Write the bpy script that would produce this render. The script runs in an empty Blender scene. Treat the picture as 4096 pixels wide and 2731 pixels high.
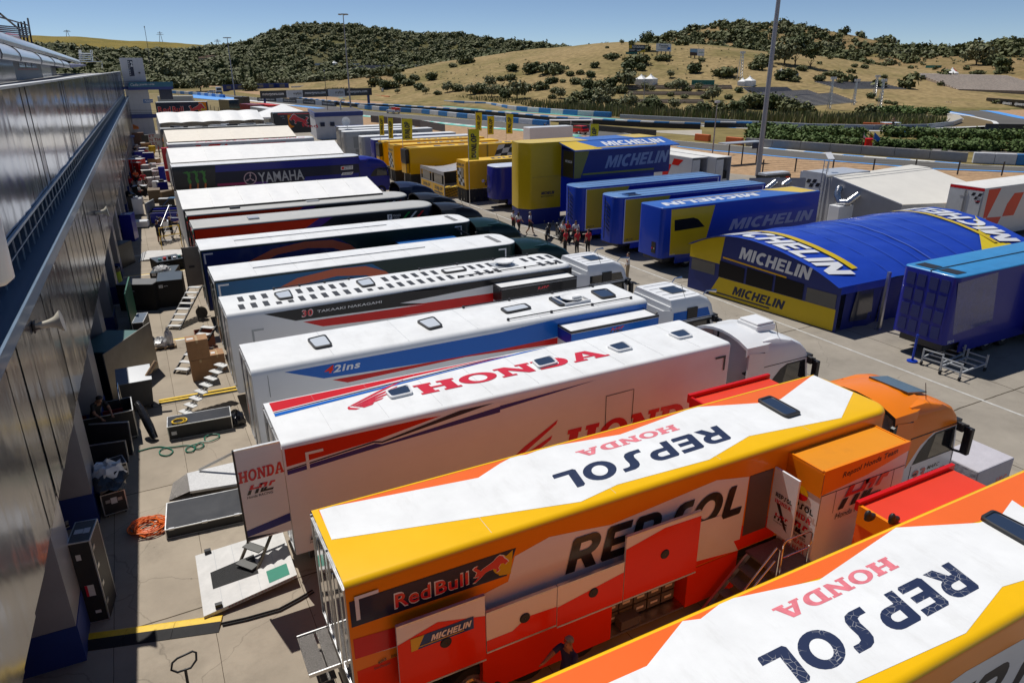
import bpy,bmesh,math,random
import numpy as np
from mathutils import Vector as V,Matrix
random.seed(7);rnd=np.random.RandomState(5)
SC=bpy.context.scene
COL=SC.collection
pi=math.pi
F=2831.35;PITCH=0.36981;ROLL=-0.00448;YAW=math.radians(27.4598);CH=12.0487
cp,sp_=math.cos(PITCH),math.sin(PITCH)
_fw,_up,_rt=V((0,cp,-sp_)),V((0,sp_,cp)),V((1,0,0))
_r=_rt*math.cos(ROLL) + _up*math.sin(ROLL);_u=_up*math.cos(ROLL) - _rt*math.sin(ROLL)
RZ=Matrix.Rotation(-YAW,3,'Z')
CR,CU,CF=RZ @ _r,RZ @ _u,RZ @ _fw
CP=V((0,0,CH))
cd=bpy.data.cameras.new('camera');cam=bpy.data.objects.new('camera',cd);COL.objects.link(cam)
cd.sensor_width=36;cd.lens=36*F/4096;cd.clip_start=.1;cd.clip_end=20000
m3=Matrix((CR,CU,-CF)).transposed().to_4x4();m3.translation=CP;cam.matrix_world=m3
SC.camera=cam
def ray(x,y):return CR*((x-2048)/F) - CU*((y-1365.5)/F) + CF
def G(x,y,z=0.0):
 d=ray(x,y);return CP + d*((z-CH)/d.z)
def PX(x,y,X):
 d=ray(x,y);return CP + d*(X/d.x)
def PY(x,y,Y):
 d=ray(x,y);return CP + d*(Y/d.y)
def DIST(x,y,dist):
 d=ray(x,y);return CP + d*(dist/math.hypot(d.x,d.y))
def PLANE(x,y,o,n):
 d=ray(x,y);return CP + d*((o-CP).dot(n)/d.dot(n))
def HT(b,py):
 lo,hi=-5.,90.
 for _ in range(50):
  m=(lo+hi)/2;q=b+V((0,0,m))-CP;yy=1365.5-F*q.dot(CU)/q.dot(CF)
  if yy > py:lo=m
  else:hi=m
 return lo
def ZM(x0,y0,s):
 return lambda *p:[(x0+p[i]*s,y0+p[i+1]*s) for i in range(0,len(p),2)]
k1=1100/2352
zA,zB,zC=ZM(0,1200,k1),ZM(0,1900,.5315),ZM(0,600,k1)
z1,z2,z3,z4=ZM(0,0,k1),ZM(900,100,k1),ZM(900,1250,k1),ZM(1200,1900,.53)
z5,z6,z7,z8=ZM(2000,1250,k1),ZM(2300,1900,1200/2352),ZM(2996,1400,k1),ZM(2996,2000,k1)
z600,z16,z26,z29=ZM(600,600,k1),ZM(1600,600,k1),ZM(2600,600,k1),ZM(2996,700,k1)
z19,z30=ZM(1900,0,k1),ZM(2996,0,k1)
y1,y2,y3=ZM(450,380,400/2352),ZM(850,380,500/2352),ZM(1350,400,600/2352)
y4,y5=ZM(2400,560,600/2352),ZM(3500,640,596/2336)
y6,y7,y8=ZM(400,600,400/2352),ZM(400,860,400/2352),ZM(0,100,500/2352)
_m={}
def lin(c):return tuple((v/12.92 if v <= .04045 else ((v+.055)/1.055)**2.4) for v in c)
def M(key,rgb=None,rough=.5,metal=0,coat=0,noise=.12,scale=1.5,bump=0,bscale=20,spec=.5,grime=0,trans=0,emit=None):
 if key in _m:return _m[key]
 m=bpy.data.materials.new(key);m.use_nodes=True
 nt=m.node_tree;b=nt.nodes['Principled BSDF'];L=nt.links.new
 b.inputs['Roughness'].default_value=rough;b.inputs['Metallic'].default_value=metal
 b.inputs['Coat Weight'].default_value=coat;b.inputs['Coat Roughness'].default_value=.06
 b.inputs['Specular IOR Level'].default_value=spec
 if trans:b.inputs['Transmission Weight'].default_value=trans
 tc=nt.nodes.new('ShaderNodeTexCoord')
 col=(*rgb,1)
 if noise:
  n=nt.nodes.new('ShaderNodeTexNoise');n.inputs['Scale'].default_value=scale;n.inputs['Detail'].default_value=6
  n.inputs['Roughness'].default_value=.65
  L(tc.outputs['Object'],n.inputs['Vector'])
  r=nt.nodes.new('ShaderNodeMapRange');r.inputs[1].default_value=.3;r.inputs[2].default_value=.7
  r.inputs[3].default_value=1-noise;r.inputs[4].default_value=1+noise*.35
  L(n.outputs['Fac'],r.inputs[0])
  mx=nt.nodes.new('ShaderNodeMix');mx.data_type='RGBA';mx.blend_type='MULTIPLY';mx.inputs[0].default_value=1
  mx.inputs[6].default_value=col;L(r.outputs[0],mx.inputs[7])
  out=mx.outputs[2]
  if grime:
   g=nt.nodes.new('ShaderNodeTexNoise');g.inputs['Scale'].default_value=1;g.inputs['Detail'].default_value=8
   g.inputs['Roughness'].default_value=.75
   mp=nt.nodes.new('ShaderNodeMapping');mp.inputs['Scale'].default_value=(.7,.7,6) if grime < 1 else (2,.6,1)
   L(tc.outputs['Object'],mp.inputs[0]);L(mp.outputs[0],g.inputs['Vector'])
   r3=nt.nodes.new('ShaderNodeMapRange');r3.inputs[1].default_value=.52;r3.inputs[2].default_value=.78
   r3.inputs[3].default_value=0;r3.inputs[4].default_value=grime % 1
   L(g.outputs['Fac'],r3.inputs[0])
   m2=nt.nodes.new('ShaderNodeMix');m2.data_type='RGBA';L(r3.outputs[0],m2.inputs[0]);L(out,m2.inputs[6])
   m2.inputs[7].default_value=(rgb[0]*.55+.02,rgb[1]*.53+.018,rgb[2]*.5+.015,1);out=m2.outputs[2]
  L(out,b.inputs['Base Color'])
  r2=nt.nodes.new('ShaderNodeMapRange');r2.inputs[3].default_value=max(0,rough-.06);r2.inputs[4].default_value=min(1,rough+.1)
  L(n.outputs['Fac'],r2.inputs[0]);L(r2.outputs[0],b.inputs['Roughness'])
 else:b.inputs['Base Color'].default_value=col
 if bump:
  n2=nt.nodes.new('ShaderNodeTexNoise');n2.inputs['Scale'].default_value=bscale;n2.inputs['Detail'].default_value=4
  L(tc.outputs['Object'],n2.inputs['Vector'])
  bp=nt.nodes.new('ShaderNodeBump');bp.inputs['Strength'].default_value=bump;bp.inputs['Distance'].default_value=.05
  L(n2.outputs['Fac'],bp.inputs['Height']);L(bp.outputs[0],b.inputs['Normal'])
 if emit:b.inputs['Emission Color'].default_value=(*emit[0],1);b.inputs['Emission Strength'].default_value=emit[1]
 _m[key]=m;return m
def paint(key,rgb=None,**k):return M(key,rgb,**{**dict(rough=.3,coat=.2,spec=.25,noise=.05,scale=.7,grime=.10),**k})
WHITE=paint('white_paint',(.78,.79,.80))
ROOFW=paint('roof_white',(.80,.81,.81),rough=.45,coat=.1,grime=1.34,noise=.08,scale=1.2)
GREYP=paint('grey_paint',(.42,.44,.46))
RED=paint('red_paint',(.60,.008,.008));ORANGE=paint('orange_paint',(.86,.15,.025));ORED=paint('orange_red_paint',(.80,.035,.003),coat=.1,spec=.15)
AMBER=paint('amber_paint',(.86,.25,.005));YELLOW=paint('yellow_paint',(.88,.50,.003));NAVY=paint('navy_paint',(.012,.02,.055))
RBLUE=paint('racing_blue_paint',(.005,.12,.50));DBLUE=paint('deep_blue_paint',(.012,.018,.25));MBLUE=paint('royal_blue_paint',(.008,.045,.42))
BLACKP=paint('black_paint',(.012,.012,.014));DGREEN=paint('dark_green_paint',(.004,.022,.020));TEAL=paint('teal_blue_paint',(.004,.10,.25))
DYEL=paint('dull_yellow_paint',(.66,.44,.004));DUNY=paint('warm_yellow_paint',(.80,.43,.003))
VIOLET=paint('violet_paint',(.08,.02,.22));SALMON=paint('salmon_paint',(.50,.11,.05))
FADED=M('faded_pink_print',(.78,.20,.24),.5,noise=.25,scale=6)
INK=M('navy_print',(.02,.03,.075),.35,noise=.3,scale=9,coat=.3)
INKC=M('cracked_navy_print',(.02,.03,.075),.35,noise=0);_n=INKC.node_tree;_v=_n.nodes.new('ShaderNodeTexVoronoi');_v.feature='DISTANCE_TO_EDGE';_v.inputs['Scale'].default_value=9;_t=_n.nodes.new('ShaderNodeTexCoord');_q=_n.nodes.new('ShaderNodeTexNoise');_q.inputs['Scale'].default_value=2.2
_n.links.new(_t.outputs['Object'],_v.inputs['Vector']);_n.links.new(_t.outputs['Object'],_q.inputs['Vector']);_a=_n.nodes.new('ShaderNodeMapRange');_a.inputs[1].default_value=.0;_a.inputs[2].default_value=.03;_a.inputs[3].default_value=1;_a.inputs[4].default_value=0;_n.links.new(_v.outputs['Distance'],_a.inputs[0]);_b=_n.nodes.new('ShaderNodeMapRange');_b.inputs[1].default_value=.48;_b.inputs[2].default_value=.6;_n.links.new(_q.outputs['Fac'],_b.inputs[0]);_c=_n.nodes.new('ShaderNodeMath');_c.operation='MULTIPLY';_n.links.new(_a.outputs[0],_c.inputs[0]);_n.links.new(_b.outputs[0],_c.inputs[1]);_d=_n.nodes.new('ShaderNodeMix');_d.data_type='RGBA';_d.inputs[6].default_value=(.02,.03,.075,1);_d.inputs[7].default_value=(.5,.5,.5,1);_n.links.new(_c.outputs[0],_d.inputs[0]);_n.links.new(_d.outputs[2],_n.nodes['Principled BSDF'].inputs['Base Color'])
INKR=M('red_print',(.66,.015,.03),.3,noise=.1,coat=.4);INKK=M('black_print',(.012,.012,.014),.35,noise=.1,coat=.4)
INKW=M('white_print',(.75,.76,.78),.35,noise=.05,coat=.3)
STEEL=M('steel',(.55,.55,.55),.35,1,noise=.2,scale=4);ALU=M('aluminium',(.70,.70,.69),.38,.85,noise=.15,scale=5)
CHROME=M('polished_metal',(.75,.75,.75),.12,1,noise=.05);DARKM=M('dark_metal',(.05,.05,.055),.45,.4,noise=.2,scale=6)
RUBBER=M('rubber',(.015,.015,.016),.8,noise=.2,scale=8);BLACK=M('black_plastic',(.018,.018,.02),.45,noise=.15,scale=5)
GLASS=M('dark_glass',(.012,.014,.018),.06,coat=.5,noise=0,spec=.8);CASEB=M('case_laminate',(.022,.021,.022),.5,noise=.3,scale=7,bump=.1,bscale=60)
SKYL=M('skylight_acrylic',(.62,.66,.70),.12,coat=.5,noise=.04);SKYD=M('skylight_dark',(.025,.04,.075),.15,coat=.5,noise=.04)
CARD=M('cardboard',(.36,.20,.10),.8,noise=.15,scale=5);CARDP=M('pale_cardboard',(.42,.28,.17),.8,noise=.15,scale=5)
TARP=M('white_tarpaulin',(.80,.80,.79),.55,noise=.06,scale=2,bump=.25,bscale=2.5);TARPC=M('cream_tarpaulin',(.78,.72,.62),.6,noise=.08,scale=2,bump=.25,bscale=2)
WOOD=M('plywood',(.42,.30,.18),.7,noise=.2,scale=4);PINKG=M('grey_pink_panel',(.34,.27,.26),.5,noise=.1)
GREENP=M('green_panel',(.02,.13,.075),.5,noise=.15);LIME=M('lime_plastic',(.30,.48,.02),.4,noise=.1)
HOSE=M('orange_hose',(.80,.16,.02),.4,noise=.1);HOSEG=M('green_hose',(.01,.16,.10),.4,noise=.1);YEL=M('safety_yellow',(.80,.52,.02),.5,noise=.2,scale=9)
VINYL=M('black_vinyl',(.02,.02,.022),.18,coat=.5,noise=.1,bump=.6,bscale=6);FILM=M('plastic_film',(.72,.72,.72),.2,coat=.5,noise=.1,bump=.7,bscale=8)
BLUEW=M('blue_wall_paint',(.02,.045,.22),.45,noise=.12,scale=2)
def checker(key,a,b,scale):
 if key in _m:return _m[key]
 m=M(key,a,.5,noise=0);nt=m.node_tree
 c=nt.nodes.new('ShaderNodeTexChecker');c.inputs['Scale'].default_value=scale;c.inputs[1].default_value=(*a,1);c.inputs[2].default_value=(*b,1)
 t=nt.nodes.new('ShaderNodeTexCoord');nt.links.new(t.outputs['Object'],c.inputs[0]);nt.links.new(c.outputs[0],nt.nodes['Principled BSDF'].inputs['Base Color'])
 return m
def slats(key,a,b,scale,axis='Z',rough=.5,metal=0):
 if key in _m:return _m[key]
 m=M(key,a,rough,metal,noise=0);nt=m.node_tree
 w=nt.nodes.new('ShaderNodeTexWave');w.inputs['Scale'].default_value=scale;w.bands_direction=axis
 t=nt.nodes.new('ShaderNodeTexCoord');nt.links.new(t.outputs['Object'],w.inputs[0])
 mx=nt.nodes.new('ShaderNodeMix');mx.data_type='RGBA';mx.inputs[6].default_value=(*a,1);mx.inputs[7].default_value=(*b,1)
 r=nt.nodes.new('ShaderNodeMapRange');r.inputs[1].default_value=.35;r.inputs[2].default_value=.55
 nt.links.new(w.outputs['Fac'],r.inputs[0]);nt.links.new(r.outputs[0],mx.inputs[0]);nt.links.new(mx.outputs[2],nt.nodes['Principled BSDF'].inputs['Base Color'])
 return m
class MB:
 def __init__(s):s.v=[];s.f=[];s.m=[];s.mats=[]
 def mi(s,m):
  if m not in s.mats:s.mats.append(m)
  return s.mats.index(m)
 def face(s,pts,m):
  n=len(s.v);s.v += [tuple(p) for p in pts];s.f.append(tuple(range(n,n+len(pts))));s.m.append(s.mi(m));return s
 def hexa(s,p,m):
  n=len(s.v);s.v += [tuple(q) for q in p];i=s.mi(m)
  for f in ((3,2,1,0),(4,5,6,7),(0,1,5,4),(1,2,6,5),(2,3,7,6),(3,0,4,7)):
   s.f.append(tuple(n+a for a in f));s.m.append(i)
  return s
 def box(s,x0,x1,y0,y1,z0,z1,m):
  return s.hexa([(x0,y0,z0),(x1,y0,z0),(x1,y1,z0),(x0,y1,z0),(x0,y0,z1),(x1,y0,z1),(x1,y1,z1),(x0,y1,z1)],m)
 def bar(s,a,b,w,m,h=None,up=(0,0,1)):
  a,b=V(a),V(b);d=(b-a).normalized();u=V(up)
  if abs(d.dot(u)) > .95:u=V((1,0,0))
  r=d.cross(u).normalized()*(w/2);t=r.cross(d).normalized()*((h or w)/2)
  return s.hexa([a-r-t,a+r-t,b+r-t,b-r-t,a-r+t,a+r+t,b+r+t,b-r+t],m)
 def tube(s,path,r,m,n=8,closed=False,cap=True):
  path=[V(p) for p in path];N=len(path);base=len(s.v);i=s.mi(m)
  rr=r if hasattr(r,'__len__') else [r]*N
  up=V((0,0,1));prev=None
  for k,p in enumerate(path):
   d=(path[(k+1) % N]-path[k-1]) if closed else (path[min(k+1,N-1)]-path[max(k-1,0)])
   d=d.normalized() if d.length > 1e-9 else V((0,0,1))
   if prev is None:
    a=d.cross(up) if abs(d.dot(up)) < .95 else d.cross(V((1,0,0)))
   else:a=prev - d*prev.dot(d)
   a.normalize();prev=a;b=d.cross(a)
   for j in range(n):
    t=2*pi*j/n;s.v.append(tuple(p+(a*math.cos(t)+b*math.sin(t))*rr[k]))
  for k in range(N if closed else N-1):
   for j in range(n):
    q=(k+1) % N
    s.f.append((base+k*n+j,base+k*n+(j+1) % n,base+q*n+(j+1) % n,base+q*n+j));s.m.append(i)
  if cap and not closed:
   s.f.append(tuple(base+j for j in range(n-1,-1,-1)));s.m.append(i)
   s.f.append(tuple(base+(N-1)*n+j for j in range(n)));s.m.append(i)
  return s
 def cyl(s,a,b,r,m,n=14):return s.tube([a,b],r,m,n)
 def lathe(s,c,prof,m,n=16,axis='Z'):
  base=len(s.v);i=s.mi(m);c=V(c)
  for (r,z) in prof:
   for j in range(n):
    t=2*pi*j/n;q=(r*math.cos(t),r*math.sin(t),z)
    if axis == 'Y':q=(q[0],q[2],q[1])
    if axis == 'X':q=(q[2],q[0],q[1])
    s.v.append(tuple(c+V(q)))
  for k in range(len(prof)-1):
   for j in range(n):
    s.f.append((base+k*n+j,base+k*n+(j+1) % n,base+(k+1)*n+(j+1) % n,base+(k+1)*n+j));s.m.append(i)
  return s
 def ell(s,c,r,m,nu=10,nv=6):
  prof=[(math.sin(pi*k/nv),-math.cos(pi*k/nv)) for k in range(nv+1)]
  base=len(s.v);i=s.mi(m)
  for (a,z) in prof:
   for j in range(nu):
    t=2*pi*j/nu;s.v.append((c[0]+r[0]*max(a,.01)*math.cos(t),c[1]+r[1]*max(a,.01)*math.sin(t),c[2]+r[2]*z))
  for k in range(nv):
   for j in range(nu):
    s.f.append((base+k*nu+j,base+k*nu+(j+1) % nu,base+(k+1)*nu+(j+1) % nu,base+(k+1)*nu+j));s.m.append(i)
  return s
 def prism(s,poly,a,b,m,axis='Y'):
  def q(p,t):return {'Y':(p[0],t,p[1]),'X':(t,p[0],p[1]),'Z':(p[0],p[1],t)}[axis]
  n=len(s.v);k=len(poly);i=s.mi(m)
  s.v += [q(p,a) for p in poly] + [q(p,b) for p in poly]
  s.f.append(tuple(range(n,n+k)));s.f.append(tuple(range(n+2*k-1,n+k-1,-1)));s.m += [i,i]
  for j in range(k):s.f.append((n+j,n+k+j,n+k+(j+1) % k,n+(j+1) % k));s.m.append(i)
  return s
 def mesh(s,name):
  me=bpy.data.meshes.new(name);me.from_pydata(s.v,[],s.f)
  for m in s.mats:me.materials.append(m)
  me.polygons.foreach_set('material_index',s.m);me.update();return me
 def build(s,name,parent=None,smooth=0,bevel=0,seg=2,weld=True):
  me=s.mesh(name)
  bm=bmesh.new();bm.from_mesh(me)
  if weld:bmesh.ops.remove_doubles(bm,verts=bm.verts,dist=1e-5)
  bmesh.ops.recalc_face_normals(bm,faces=bm.faces)
  if bevel:
   ed=[e for e in bm.edges if len(e.link_faces) == 2 and e.calc_face_angle(0) > .6]
   bmesh.ops.bevel(bm,geom=ed,offset=bevel,segments=seg,profile=.5,affect='EDGES',clamp_overlap=True)
  bm.to_mesh(me);bm.free()
  if smooth:shade(me,smooth)
  o=bpy.data.objects.new(name,me);COL.objects.link(o)
  if parent:o.parent=parent
  return o
def shade(me,ang=40):
 me.polygons.foreach_set('use_smooth',[True]*len(me.polygons))
 try:me.set_sharp_from_angle(angle=math.radians(ang))
 except Exception:pass
def thing(name,label,cat,loc=(0,0,0),rz=0,group=None):
 o=bpy.data.objects.new(name,None);COL.objects.link(o);o.location=loc;o.rotation_euler=(0,0,rz);o.empty_display_size=.2
 o['label']=label;o['category']=cat
 if group:o['group']=group
 return o
def tag(o,label,cat,group=None):
 o['label']=label;o['category']=cat
 if group:o['group']=group
 return o
def struct(o,kind='structure'):o['kind']=kind;return o
def dup(o,loc=None,rz=None,label=None,parent=None):
 c=o.copy();COL.objects.link(c);c.parent=parent
 if loc is not None:c.location=loc
 if rz is not None:c.rotation_euler=(0,0,rz)
 if label:c['label']=label
 for ch in o.children:dup(ch,parent=c)
 return c
def arc(cx,cy,rx,ry,a0,a1,n=8):return [(cx+rx*math.cos(math.radians(a0+(a1-a0)*i/n)),cy+ry*math.sin(math.radians(a0+(a1-a0)*i/n))) for i in range(n+1)]
GL={
'hH':(1.3,[[(0,0),(.56,0),(.56,.16),(.46,.16),(.46,.42),(.84,.42),(.84,.16),(.74,.16),(.74,0),(1.3,0),(1.3,.16),(1.2,.16),(1.2,.84),(1.3,.84),(1.3,1),(.74,1),(.74,.84),(.84,.84),(.84,.58),(.46,.58),(.46,.84),(.56,.84),(.56,1),(0,1),(0,.84),(.1,.84),(.1,.16),(0,.16)]]),
'hO':(1.24,[arc(.62,.5,.62,.52,0,345,23),arc(.62,.5,.3,.34,0,345,23)]),
'hN':(1.27,[[(0,0),(.5,0),(.5,.15),(.38,.15),(.38,.62),(.9,0),(1.15,0),(1.15,.85),(1.27,.85),(1.27,1),(.77,1),(.77,.85),(.89,.85),(.89,.42),(.42,1),(0,1),(0,.85),(.12,.85),(.12,.15),(0,.15)]]),
'hD':(1.2,[[(0,0)]+arc(.62,.5,.56,.5,-90,90,12)+[(0,1),(0,.85),(.12,.85),(.12,.15),(0,.15)],[(.45,.18)]+arc(.6,.5,.24,.32,-90,90,8)+[(.45,.82)]]),
'hA':(1.36,[[(0,0),(.5,0),(.5,.15),(.4,.15),(.45,.28),(.85,.28),(.9,.15),(.8,.15),(.8,0),(1.36,0),(1.36,.15),(1.24,.15),(.87,1),(.47,1),(.1,.15),(0,.15)],[(.51,.42),(.8,.42),(.655,.78)]]),
'mM':(1.05,[[(0,0),(.25,0),(.25,.6),(.45,.05),(.6,.05),(.8,.6),(.8,0),(1.05,0),(1.05,1),(.72,1),(.525,.45),(.33,1),(0,1)]]),'mI':(.28,[[(0,0),(.28,0),(.28,1),(0,1)]]),
'mC':(.84,[arc(.5,.5,.5,.52,52,308,16)+arc(.5,.5,.22,.27,308,52,12)]),'mH':(.85,[[(0,0),(.27,0),(.27,.4),(.58,.4),(.58,0),(.85,0),(.85,1),(.58,1),(.58,.62),(.27,.62),(.27,1),(0,1)]]),
'mE':(.72,[[(0,0),(.72,0),(.72,.21),(.27,.21),(.27,.4),(.66,.4),(.66,.6),(.27,.6),(.27,.79),(.72,.79),(.72,1),(0,1)]]),'mL':(.68,[[(0,0),(.68,0),(.68,.22),(.27,.22),(.27,1),(0,1)]]),
'mN':(.88,[[(0,0),(.26,0),(.26,.55),(.62,0),(.88,0),(.88,1),(.62,1),(.62,.45),(.26,1),(0,1)]]),'mD':(.86,[[(0,0)]+arc(.42,.5,.44,.5,-90,90,10)+[(0,1)],[(.27,.22)]+arc(.42,.5,.17,.28,-90,90,8)+[(.27,.78)]]),
'mU':(.84,[[(0,1)]+arc(.42,.35,.42,.37,180,360,10)+[(.84,1),(.58,1)]+arc(.42,.35,.16,.15,360,180,8)+[(.26,1)]]),'mO':(1.0,[arc(.5,.5,.5,.52,0,345,23),arc(.5,.5,.22,.28,0,345,23)]),
'mP':(.86,[[(0,0),(.27,0),(.27,.33)]+arc(.5,.665,.36,.335,-90,90,9)+[(0,1)],[(.27,.54)]+arc(.46,.67,.14,.125,-90,90,6)+[(.27,.795)]]),
'rR':(1.02,[[(0,0),(.3,0),(.3,.34),(.42,.34),(.66,0),(1.02,0),(.74,.4)]+arc(.62,.69,.36,.31,-50,90,8)+[(.08,1),(0,.92)],[(.3,.57)]+arc(.56,.69,.13,.115,-90,90,6)+[(.3,.805)]]),
'rE':(.88,[[(0,.08),(.08,0),(.8,0),(.86,.06),(.86,.23),(.3,.23),(.3,.39),(.78,.39),(.78,.6),(.3,.6),(.3,.78),(.86,.78),(.86,1),(.08,1),(0,.92)]]),
'rP':(1.0,[[(0,0),(.3,0),(.3,.33)]+arc(.6,.665,.38,.335,-90,90,9)+[(.08,1),(0,.92)],[(.3,.54)]+arc(.56,.67,.14,.125,-90,90,6)+[(.3,.795)]]),
'rS':(1.0,[[(0,0),(.38,0),(.56,.05),(.66,.18),(.68,.36),(.66,.62),(.7,.75),(.8,.79),(.98,.79),(1.0,.83),(1.0,1),(.62,1),(.46,.94),(.36,.82),(.33,.66),(.35,.38),(.31,.25),(.2,.21),(0,.21)]]),
'rO':(1.14,[arc(.57,.5,.57,.52,0,345,23),arc(.57,.5,.27,.29,0,345,23)]),
'rL':(.82,[[(0,.08),(.08,0),(.76,0),(.8,.04),(.8,.23),(.3,.23),(.3,1),(.08,1),(0,.92)]]),
}
def _style(s,st):
 if st == 'k' and s in ('MICHELIN','DUNLOP'):st='m'
 if st in 'hrm':
  out=[];x=0
  for ch in s:
   w,sp=GL[st+ch]
   out += [[(x+a,b) for a,b in p] for p in sp];x += w+{'h':.07,'r':.13,'m':.11}[st]
  c=bpy.data.curves.new('t','CURVE');c.dimensions='2D';c.fill_mode='BOTH'
  for p in out:
   q=c.splines.new('POLY');q.points.add(len(p)-1);q.use_cyclic_u=True
   for i,(a,b) in enumerate(p):q.points[i].co=(a,b,0,1)
 else:
  c=bpy.data.curves.new('t','FONT');c.body=s;c.size=1;c.resolution_u=3
  c.offset={'b':.018,'k':.026,'n':0.004}[st]
  c.space_character={'b':1.05,'k':1.12,'n':1}[st]
 return bpy.data.objects.new('t',c)
TXT={}
def letters_init(items):
 obs=[]
 for it in items:
  if it in TXT:continue
  o=_style(*it);COL.objects.link(o);obs.append((it,o));TXT[it]=None
 dg=bpy.context.evaluated_depsgraph_get();dg.update()
 for it,o in obs:
  me=bpy.data.meshes.new_from_object(o.evaluated_get(dg))
  co=np.array([v.co[:2] for v in me.vertices]);lo,hi=co.min(0),co.max(0)
  TXT[it]=((co-lo)/(hi-lo),[tuple(p.vertices) for p in me.polygons]);bpy.data.meshes.remove(me)
 for it,o in obs:
  c=o.data;bpy.data.objects.remove(o);bpy.data.curves.remove(c)
def text(mb,s,st,bl,br,tl,m,off=None):
 """lay the string s into the parallelogram bl (bottom left), br, tl of local points"""
 if (s,st) not in TXT:letters_init([(s,st)])
 co,fs=TXT[(s,st)];bl,br,tl=V(bl),V(br),V(tl)
 if off is not None:bl,br,tl=bl+V(off),br+V(off),tl+V(off)
 u,v=br-bl,tl-bl;n=len(mb.v);i=mb.mi(m)
 mb.v += [tuple(bl+u*float(a)+v*float(b)) for a,b in co]
 for f in fs:mb.f.append(tuple(n+k for k in f));mb.m.append(i)
w=bpy.data.worlds.new('World');SC.world=w;w.use_nodes=True;nt=w.node_tree
sky=nt.nodes.new('ShaderNodeTexSky');sky.sky_type='NISHITA';sky.sun_disc=False
SUNV=V((-.10,.50,1)).normalized()
sky.sun_elevation=math.asin(SUNV.z);sky.sun_rotation=math.atan2(SUNV.x,SUNV.y);sky.altitude=0;sky.air_density=.48;sky.dust_density=0;sky.ozone_density=2.5
nt.links.new(sky.outputs[0],nt.nodes['Background'].inputs[0]);nt.nodes['Background'].inputs[1].default_value=.085
sd=bpy.data.lights.new('sun','SUN');sd.energy=4.2;sd.angle=math.radians(.53);sd.color=(1,.96,.90)
so=bpy.data.objects.new('sun',sd);COL.objects.link(so);so.rotation_euler=SUNV.to_track_quat('Z','Y').to_euler()
vs=SC.view_settings;vs.view_transform='Standard';vs.look='None';vs.gamma=1;vs.exposure=0
SC.cycles.max_bounces=8;SC.cycles.diffuse_bounces=3;SC.cycles.glossy_bounces=4
letters_init([('REPSOL','r'),('HONDA','h'),('MICHELIN','k'),('DUNLOP','k'),('MOTORSPORT','k'),('MOTORSPORT','n'),('YAMAHA','b'),('ENEOS','b'),('MOTOR OIL','b'),('BLUE CORE','b'),
('HRC','k'),('Honda RACING','n'),('Repsol Honda Team','b'),('30','k'),('TAKAAKI NAKAGAMI','n'),('42ins','k'),('4','k'),('2ins','k'),('93','k'),('MARC','n'),('MARQUEZ','n'),
('Red Bull','b'),('Red','b'),('Bull','b'),('asics','b'),('IVECO','b'),('ShinDengen','n'),('One HEART.','b'),('Satu HATI.','b'),('PIAGGIO','n'),('GROUP','n'),('P','b'),('CryptoDATA','b'),
('SR217','b'),('SR218','b'),('SR352','b'),('SR215','b'),('INTERNATIONAL ROAD RACING TEAMS ASSOCIATION','n'),('mooney','b'),('OnlyFans','b'),('AMERICAN','b'),('ESCALERA','b'),('2','k'),
('PODIUM','b'),('Cadiz','n'),('puerto verte','n'),('motogpguru.com','b'),('gryfyn','b'),('powered by','n'),('D','k'),('ROTUGRAFIC','b'),('Luce','b'),('Torralva','k'),('Andalucia','n'),('alpinestars','b'),
('22','b'),('aprilia','b'),('DUCATI','b'),('PRAMAC','b'),('RACING','b'),('JHT','b'),('ET','b'),('N TH','b'),('S!','b'),('MotoGP','k'),('READY','n'),('RACE','b'),('WILL','n'),('Fans','b'),('TUDUERA','n'),('LENOVO','b'),('Factory','n')])
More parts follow.
